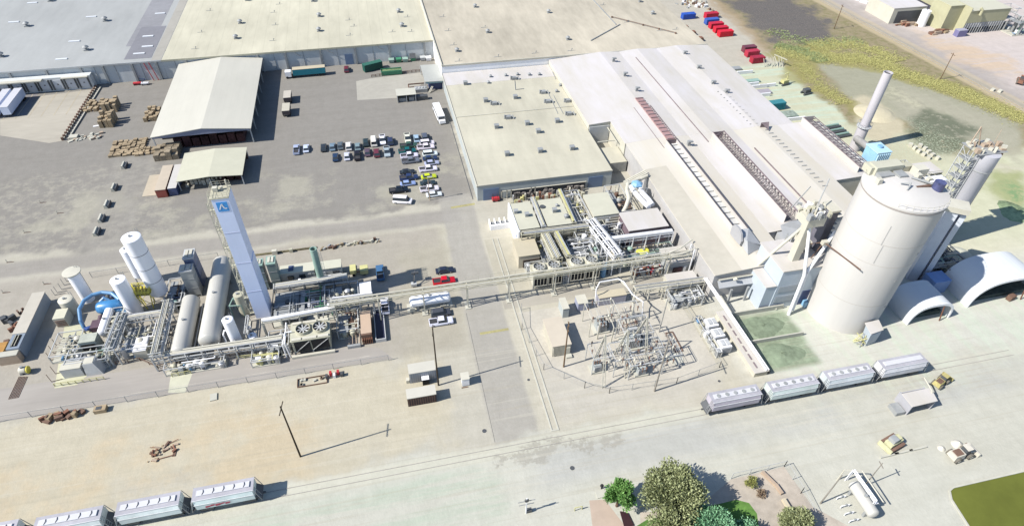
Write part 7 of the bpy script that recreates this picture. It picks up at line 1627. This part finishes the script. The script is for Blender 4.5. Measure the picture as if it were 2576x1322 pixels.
MB().tube([(c[0]+.4,c[1]+.5,0),(c[0]+.2,c[1]+2.2,3.6),(c[0]-.6,c[1]+4.6,5.2),(c[0]-.2,c[1]+5.4,4.4)],.16,8).build('curved_pipe', OFFW, ws, True)
gt = htank('gas_tank', 'small white horizontal gas tank with pipes near the bottom edge', 77.1, 35.6,42.4,2.1,1.1, TANKG)
for dx in (.35,.8): MB().tube([(77.1+dx,43.8,0),(77.1+dx,43.8,3.9),(77.1+dx+.2,37.6,3.9),(77.3+dx,37.2,.3)],.11,8).build('pipe', WHITE, gt, True)
MB().tube([(76.0,44.2,0),(76.0,44.2,3.8),(79.2,43.4,3.8),(79.4,37.2,3.4)],.12,8).build('pipe', OFFW, gt, True)
MB().box(78.2,78.9,37.4,43.5,2.6,2.72).build('walkway', WHITE, gt)
for i,p in enumerate(((74.31,40.70),(74.02,39.05),(73.89,37.65),(73.89,36.25))):
    x,y = p; t = thing('valve_stand', 'small white valve stand %s the gas tank' % ['farthest up beside','second from the top beside','third from the top beside','nearest the bottom edge beside'][i], 'valve', p, 'valve stands by the gas tank')
    MB().tube([(x-.9,y,.2),(x-.9,y,.9),(x+.8,y,.9),(x+.8,y,.1)],.09,6).build('pipe', WHITE, t, True); MB().cyl((x,y,.9),(x,y,1.25),.16,n=8).build('valve', GREY, t)
fence('chain_fence','chain fence between the garden and the gas tank yard', [(55.97,48.75),(67.46,48.91),(67.58,43.26),(67.18,38.67)], 2.2, 3.4, True, LGREY)
for a,c,lab in (((63.17,47.48),(64.15,39.76),'curved tan retaining wall beside the garden, upper stretch'),):
    solo('retaining_wall', lab, 'wall', MB().bar((*(62.41,48.67),.4),(*(63.53,45.75),.4),.7).bar((*(63.53,45.75),.5),(*(63.81,43.71),.5),.7), TAN)
solo('retaining_wall','curved tan retaining wall beside the garden, lower stretch','wall', MB().bar((*(63.42,42.74),.5),(*(63.51,40.48),.5),.8).bar((*(63.51,40.48),.5),(*(64.62,39.06),.5),.8), mat('pale_wall_cream',hz(226,214,188),.8,.1,1))
x,y = (15.63,52.32); t = thing('lamp_mast', 'white mast with lamps and boxes at the bottom edge left of the trees', 'mast', (x,y))
MB().bar((x+.2,y-1.8,0),(x+.2,y-1.8,5.6),.22).build('mast', WHITE, t); MB().bar((x-1.4,y-1.8,4.6),(x+1.8,y-1.8,4.6),.12).bar((x-1.2,y-1.8,3.4),(x+1.6,y-1.8,3.4),.12).build('crossarm', GREY, t); MB().cyl((x+.2,y-2.0,4.9),(x+.2,y-1.7,4.9),.4,n=12).build('dish', DGREY, t); MB().cb(x+.8,y-1.6,0,1.0,.6,.9).build('cabinet', DGREY, t)
x,y = (25.38,49.05); solo('yellow_gate','faded yellow frame gate at the edge of the paved court','gate', MB().bar((x-.7,y,0),(x-.7,y,1.2),.14).bar((x+.7,y,0),(x+.7,y,1.2),.14).bar((x-.7,y,1.2),(x+.7,y,1.2),.14), YELL)
x,y = (30.92,52.13); solo('black_bollard','black round-headed bollard left of the green tree','bollard', MB().cyl((x,y,0),(x,y,.9),.12,n=8).ball((x,y,1.1),.36,10,6), BLACK)
x,y = (28.54,51.15); solo('white_step','pale step slab beside the bollard','slab', MB().box(x+1,x+5.5,y-.8,y+.6,0,.25), CONC)
solo('dark_door_ramp','dark maroon ramp below the green tree at the bottom edge','ramp', MB().hexa([(32.79,47.12)+(0.0,),(34.10,46.50)+(0.0,),(34.35,44.06)+(0.0,),(32.56,44.18)+(0.0,)][::-1],[(32.79,47.12)+(.3,),(34.10,46.50)+(.3,),(34.35,44.06)+(.3,),(32.56,44.18)+(.3,)][::-1]), mat('maroon_ramp',(.035,.015,.018),.7,.1,1))
b = thing('garden_building','low building with dusty pink roof at the bottom edge, beside the trees','building',(26,40))
MB().box(23,30.5,36,42.2,0,.3).build('slab', mat('pink_roof', hz(208,186,170),.8,.1,.6), b)
# ---------------------------------------------------------------- trees
def leafmat(name, c1, c2):
    m = bpy.data.materials.new(name); m.use_nodes = True; nt = m.node_tree; b = nt.nodes['Principled BSDF']; b.inputs['Roughness'].default_value = .7; b.inputs['Specular IOR Level'].default_value = .25
    oi = nt.nodes.new('ShaderNodeNewGeometry'); r = nt.nodes.new('ShaderNodeMix'); r.data_type = 'RGBA'
    nt.links.new(oi.outputs['Random Per Island'], r.inputs['Factor']); r.inputs['A'].default_value = (*c1,1); r.inputs['B'].default_value = (*c2,1); nt.links.new(r.outputs['Result'], b.inputs['Base Color'])
    return m
def tree(label, x, y, rx, h, lm, seed, n=5200, leaf=.34, low=.18, name='tree', upright=.3):
    t = thing(name, label, 'tree' if name=='tree' else 'shrub', (x,y)); q = random.Random(seed)
    tr = MB().cyl((x,y,0),(x,y,h*.45),rx*.09,rx*.05,n=9)
    blobs = []
    for i in range(26):
        a = q.uniform(0,6.283); rr = math.sqrt(q.random())*.72; zz = q.uniform(low+.12,.86); k = (1-abs(zz-.5)*.9)
        c = Vector((x+rx*rr*k*math.cos(a), y+rx*rr*k*math.sin(a), h*zz)); blobs.append((c, rx*q.uniform(.24,.42)))
        if i<12: tr.cyl((x,y,h*(.18+.02*i)), tuple(c), rx*.035, rx*.012, n=5)
    tr.build('trunk', BROWN, t); lf = MB()
    for i in range(n):
        c, r_ = q.choice(blobs)
        d = Vector((q.gauss(0,1),q.gauss(0,1),q.gauss(0,1))).normalized(); p = c+d*r_*(q.random()**.35)*q.uniform(.8,1.18)
        if p.z < h*low: p.z = h*low+q.random()*.4
        out = (p-Vector((x,y,h*.35))).normalized(); s = leaf*q.uniform(.45,1.3)*.72
        u = (out+Vector((q.gauss(0,.5),q.gauss(0,.5),q.gauss(0,.5)+upright))).normalized()*s*1.7; v = u.cross(Vector((q.gauss(0,1),q.gauss(0,1),q.gauss(0,1)))).normalized()*s*.55
        lf.poly([tuple(p-v), tuple(p+u*.5-v*.9), tuple(p+u*1.1), tuple(p+u*.5+v*.9), tuple(p+v)])
    lf.build('crown', lm, t); return t
LG1 = leafmat('leaf_bright_green',(.06,.16,.03),(.20,.36,.11)); LG2 = leafmat('leaf_olive',(.11,.13,.05),(.36,.39,.21)); LG3 = leafmat('leaf_mint',(.08,.20,.10),(.24,.44,.26)); LG4 = leafmat('leaf_yellow_green',(.13,.15,.04),(.30,.30,.10))
tree('round bright green tree, leftmost of the trees at the bottom edge', 32.6,48.3,3.2,7.0, LG1, 1, 9000, .28)
tree('largest olive-green tree in the middle of the bottom edge', 42.0,46.2,6.0,10.5, LG2, 2, 26000, .32)
tree('olive tree cut by the bottom edge below the largest tree', 39.5,40.8,4.4,7.0, LG2, 3, 11000, .3)
tree('minty green tree at the bottom edge right of the largest tree', 46.5,39.6,4.6,7.0, LG3, 4, 13000, .28)
tree('minty green tree low at the bottom edge, second from the lawn', 52.6,37.0,3.2,4.6, LG3, 5, 7000, .26)
tree('olive shrub tree at the bottom edge beside the fence', 62.5,37.4,3.4,4.6, LG2, 6, 7500, .26)
x,y = (58.99,46.73); tree('small yellow-green shrub on the bare garden soil', x,y,1.5,2.4, LG4, 7, 900, .2, .1, 'shrub')
x,y = (59.90,44.47); tree('small dry brown shrub on the bare garden soil', x,y,1.2,1.4, leafmat('leaf_dry',(.14,.09,.06),(.28,.22,.15)), 8, 500, .17, .1, 'shrub')
# weeds: belt of low yellow-green brush round the mud flat
wd = MB(); q = random.Random(5)
BELT = [[(169.79,227.21),(176.30,223.25),(181.20,216.96),(193.58,214.66),(204.88,212.55),(207.64,204.22),(209.96,192.66),(215.72,186.84),(220.49,180.19),(223.51,168.69),(226.66,158.84),(228.81,154.48)],[(186.87,226.85),(202.83,228.19),(211.89,222.24),(214.68,206.77)],[(172.69,213.32),(171.96,203.44),(169.19,194.50),(170.12,185.36),(169.65,177.99)]]
def belt(mb, line, half, dens, s0, hh):
    for a,c in zip(line[:-1],line[1:]):
        L_ = math.dist(a,c); d = Vector((c[0]-a[0],c[1]-a[1]))/L_; n_ = Vector((-d.y,d.x))
        for i in range(int(L_*dens)):
            u = q.random()*L_; v = q.gauss(0,half*.55); cx, cy_ = a[0]+d.x*u+n_.x*v, a[1]+d.y*u+n_.y*v; s = s0*q.uniform(.5,1.5)
            for j in range(5):
                p = Vector((cx+q.gauss(0,s*.7),cy_+q.gauss(0,s*.7),q.random()*hh)); e = Vector((q.gauss(0,1),q.gauss(0,1),q.uniform(-.3,.5))).normalized()*s*.8; f = e.cross(Vector((q.gauss(0,.35),q.gauss(0,.35),1))).normalized()*s*.5
                mb.poly([tuple(p-f),tuple(p+e),tuple(p+f)])
belt(wd, BELT[0], 5.4, 150, .23, .4); belt(wd, BELT[1], 5.8, 100, .23, .4); belt(wd, BELT[2], 3.8, 45, .22, .35)
struct('weeds', wd, leafmat('weed_yellow_green',(.30,.30,.11),(.46,.43,.17)), 'stuff')
wd = MB(); belt(wd, [(172.75,232.29),(181.99,222.20),(183.40,212.61)], 4, 70, .3, .5); belt(wd, [(177.75,247.77),(187.55,231.00),(213.85,230.56)], 5, 12, .4, .4)
struct('dark_weeds', wd, leafmat('weed_dark_green',(.14,.19,.08),(.30,.33,.15)), 'stuff')
# far yard items
for i,(p,lab) in enumerate((((155.72,197.29),'small yellow excavator on the dusty lane behind the factory'),((159.86,188.62),'dark low machine on the lane right of the small excavator'))):
    x,y = p; t = thing('excavator' if i==0 else 'low_machine', lab, 'excavator' if i==0 else 'machine', p)
    MB().cb(x,y,.8,2.6,1.8,1.2,.2).build('body', YELL if i==0 else DGREY, t); MB().cb(x,y+1,0,3.4,.6,.8,.2).cb(x,y-1,0,3.4,.6,.8,.2).build('track', DGREY, t)
    if i==0: MB().bar((x+.8,y,1.6),(x+1.0,y+.6,4.6),.35).bar((x+1.0,y+.6,4.6),(x-.6,y+.4,4.0),.3).build('arm', YELL, t)
x,y = (160.19,213.42); t = thing('fence_gate_frame', 'white frames of a gate and stored racks beside the far lane', 'gate', (x,y))
for i in range(9): MB().bar((x-4+i*1.1,y-1+random.uniform(-1,1),0),(x-4.6+i*1.1,y+random.uniform(0,2),3.2),.25).build('frame', OFFW, t)
MB().bar((x+1.5,y+3,3.4),(x+4.5,y-2,3.0),.4).build('beam', CREAMM, t)
for i,(p,sx_,sy_,m,lab) in enumerate((((141.57,213.10),7.5,2.6,GREY,'grey flat store roof nearest the containers beside the white factory'),((142.47,201.63),9.5,2.2,PGREEN,'long greenish heap bay beside the white factory'),((142.51,192.43),8.6,3.0,mat('mauve_grey',(.30,.28,.31),.7,.1,1),'mauve-grey flat bay cover beside the teal container'),((142.33,174.65),9,4.2,mat('bay_green',(.30,.36,.31),.8,.4,1),'mottled green heap bay in front of the teal container'))):
    x,y = p; solo('storage_bay', lab, 'storage bay', MB().cb(x,y,0,sx_,sy_,.8), m)
for i in range(7):
    p = [(137.52,209.15),(141.90,198.78),(144.24,196.39),(141.74,189.77),(144.85,208.80),(144.62,170.87),(148.04,196.64)][i]
    solo('bay_wall', ['white bay wall stub nearest the grey store','upper white bay wall beside the factory','lower white bay wall beside the factory','white bay wall under the mauve cover','short white bay wall end near the lane','pale mint slab before the truss parapet','white bay wall end above the teal container'][i], 'wall', MB().cb(*p,0,7,.5,1.3), WHITE)
lo = thing('steel_pipe_stack', 'pile of dark pipes beside the fourth bay', 'pipe stack', (153.70,162.46))
x,y = (154.32,164.19)
for i in range(6): MB().cyl((x-3,y-i*1.5,.5),(x+3.4,y+.7-i*1.5,.5),.4,n=8).build('pipe', DGREY if i%2 else PGREEN, lo)
# debris line top
db = thing('rubble_row', 'row of white and brown rubble beside the charcoal dump at the top edge', 'rubble', (158.76,284.90))
for i in range(60):
    t_ = q.random(); x = 165+t_*22+q.uniform(-3,3); p = (153.07,289.59) if i<0 else None
    a, c = (153.35,288.61), (164.20,278.52); xx = a[0]+(c[0]-a[0])*t_+q.gauss(0,2.4); yy = a[1]+(c[1]-a[1])*t_+q.gauss(0,3.0)
    MB().cb(xx,yy,0,q.uniform(.5,2),q.uniform(.4,1.2),q.uniform(.3,1.1),q.uniform(0,3)).build('rubble_piece', q.choice((OFFW,WHITE,BROWN,WOOD,GREY)), db)
db = thing('rubble_row', 'white rubble heap at the top edge left of the far factory', 'rubble', (250.01,270.66))
for i in range(50):
    a, c = (243.92,271.73), (262.85,269.34); t_ = q.random(); MB().cb(a[0]+(c[0]-a[0])*t_,a[1]+(c[1]-a[1])*t_+q.gauss(0,2.2),0,q.uniform(.8,3),q.uniform(.6,2),q.uniform(.4,1.6),q.uniform(0,3)).build('rubble_piece', q.choice((WHITE,OFFW,WHITE,GREY)), db)
# far factory top right
ff = thing('far_factory', 'yellow-cream factory hall with long open rack bays in the top right corner', 'factory', (274,240))
YC = mat('pale_yellow_wall', hz(206,203,168), .7,.1,.4)
MB().box(264.2,285.5,227.9,262,4.8,10.2).build('wall', YC, ff); MB().box(264.0,285.7,227.7,262,10.203,10.4).build('roof', mat('far_roof',hz(218,216,196),.7,.06,.3), ff)
MB().box(263.9,264.19,227.9,244,0,11.6).box(256.6,263.8,232.4,243,0,11.3).build('side_annex', YC, ff); MB().box(256.5,263.85,232.2,243.1,11.303,11.5).build('annex_roof', mat('far_yellow_roof',hz(218,216,186),.7,.05,.4), ff)
MB().box(264.4,285.4,231,261,0,4.7).build('dark_bays', mat('far_bay_dark',(.07,.07,.09),.7,.4,.8), ff)
for i in range(16): MB().box(264.6+i*1.36,264.8+i*1.36,227.8,228.1,0,4.75).build('bay_post', LGREY, ff)
MB().box(264.4,285.4,227.95,228.2,2.6,4.75).build('louver_band', GREY, ff)
MB().tube([(267.6,227.4,11.6),(268.4,226.8,10.8),(268.4,226.8,8.6)],.6,8).build('vent_hood', YC, ff)
skid('green lattice of pipes at the right end of the far factory', 285.8,294,221,236,9.0, 71, n=70, cols=[PGREEN,LGREY,GALV,OFFW,GREY])
b = flat('white hall with open dark bay left of the far factory', 238.5,256.3,244.5,262,7.0, OFFW, RW)
MB().box(241,255.5,244.3,244.49,0.2,5.6).build('dark_opening', DGREY, b)
b = vtank('tank','white upright tank in the dark bay left of the far factory', 252.5,240.0,2.0,0,7.0, WHITE)
bldg('equipment_box','violet-grey container before the far factory', 259.4,264.0,224.8,227.4,2.8, mat('violet_grey',(.16,.15,.28),.6,.1,1), mat('violet_top',(.3,.3,.38),.6,.1,1), 'container')
for i,(p,lab,m) in enumerate((((249,240.5),'long brown timber stack in front of the white hall','b'),((253,230.5),'brown timber stack nearer the haul road','b'),((257.5,231.2),'reddish brown machinery heap beside the violet container','r'),((244.2,243),'dark shrub-like scrap at the end of the timber stack','g'))):
    t = thing('timber_stack', lab, 'stack', p, 'stacks before the far factory')
    for j in range(10): MB().cb(p[0]+q.uniform(-4,4)*(1 if i<1 else .6),p[1]+q.uniform(-1.4,1.4),0,q.uniform(1.5,4),q.uniform(.6,1.4),q.uniform(.4,1.5),q.uniform(-.1,.2)).build('timber', (BROWN,RUST,TAN,WOOD)[j%4], t)
x,y = (250.57,180.50); loader('rust-coloured machine cut by the right picture edge on the haul road', x,y,R(40), m=RUST, s=.9)
for i,p in enumerate(((234.45,176.97),(236.44,175.47))): solo('white_boulder', ['left of two pale boulders on the haul road','right of two pale boulders on the haul road'][i], 'boulder', MB().cb(*p,0,1.8,1.2,.8,.4), OFFW)
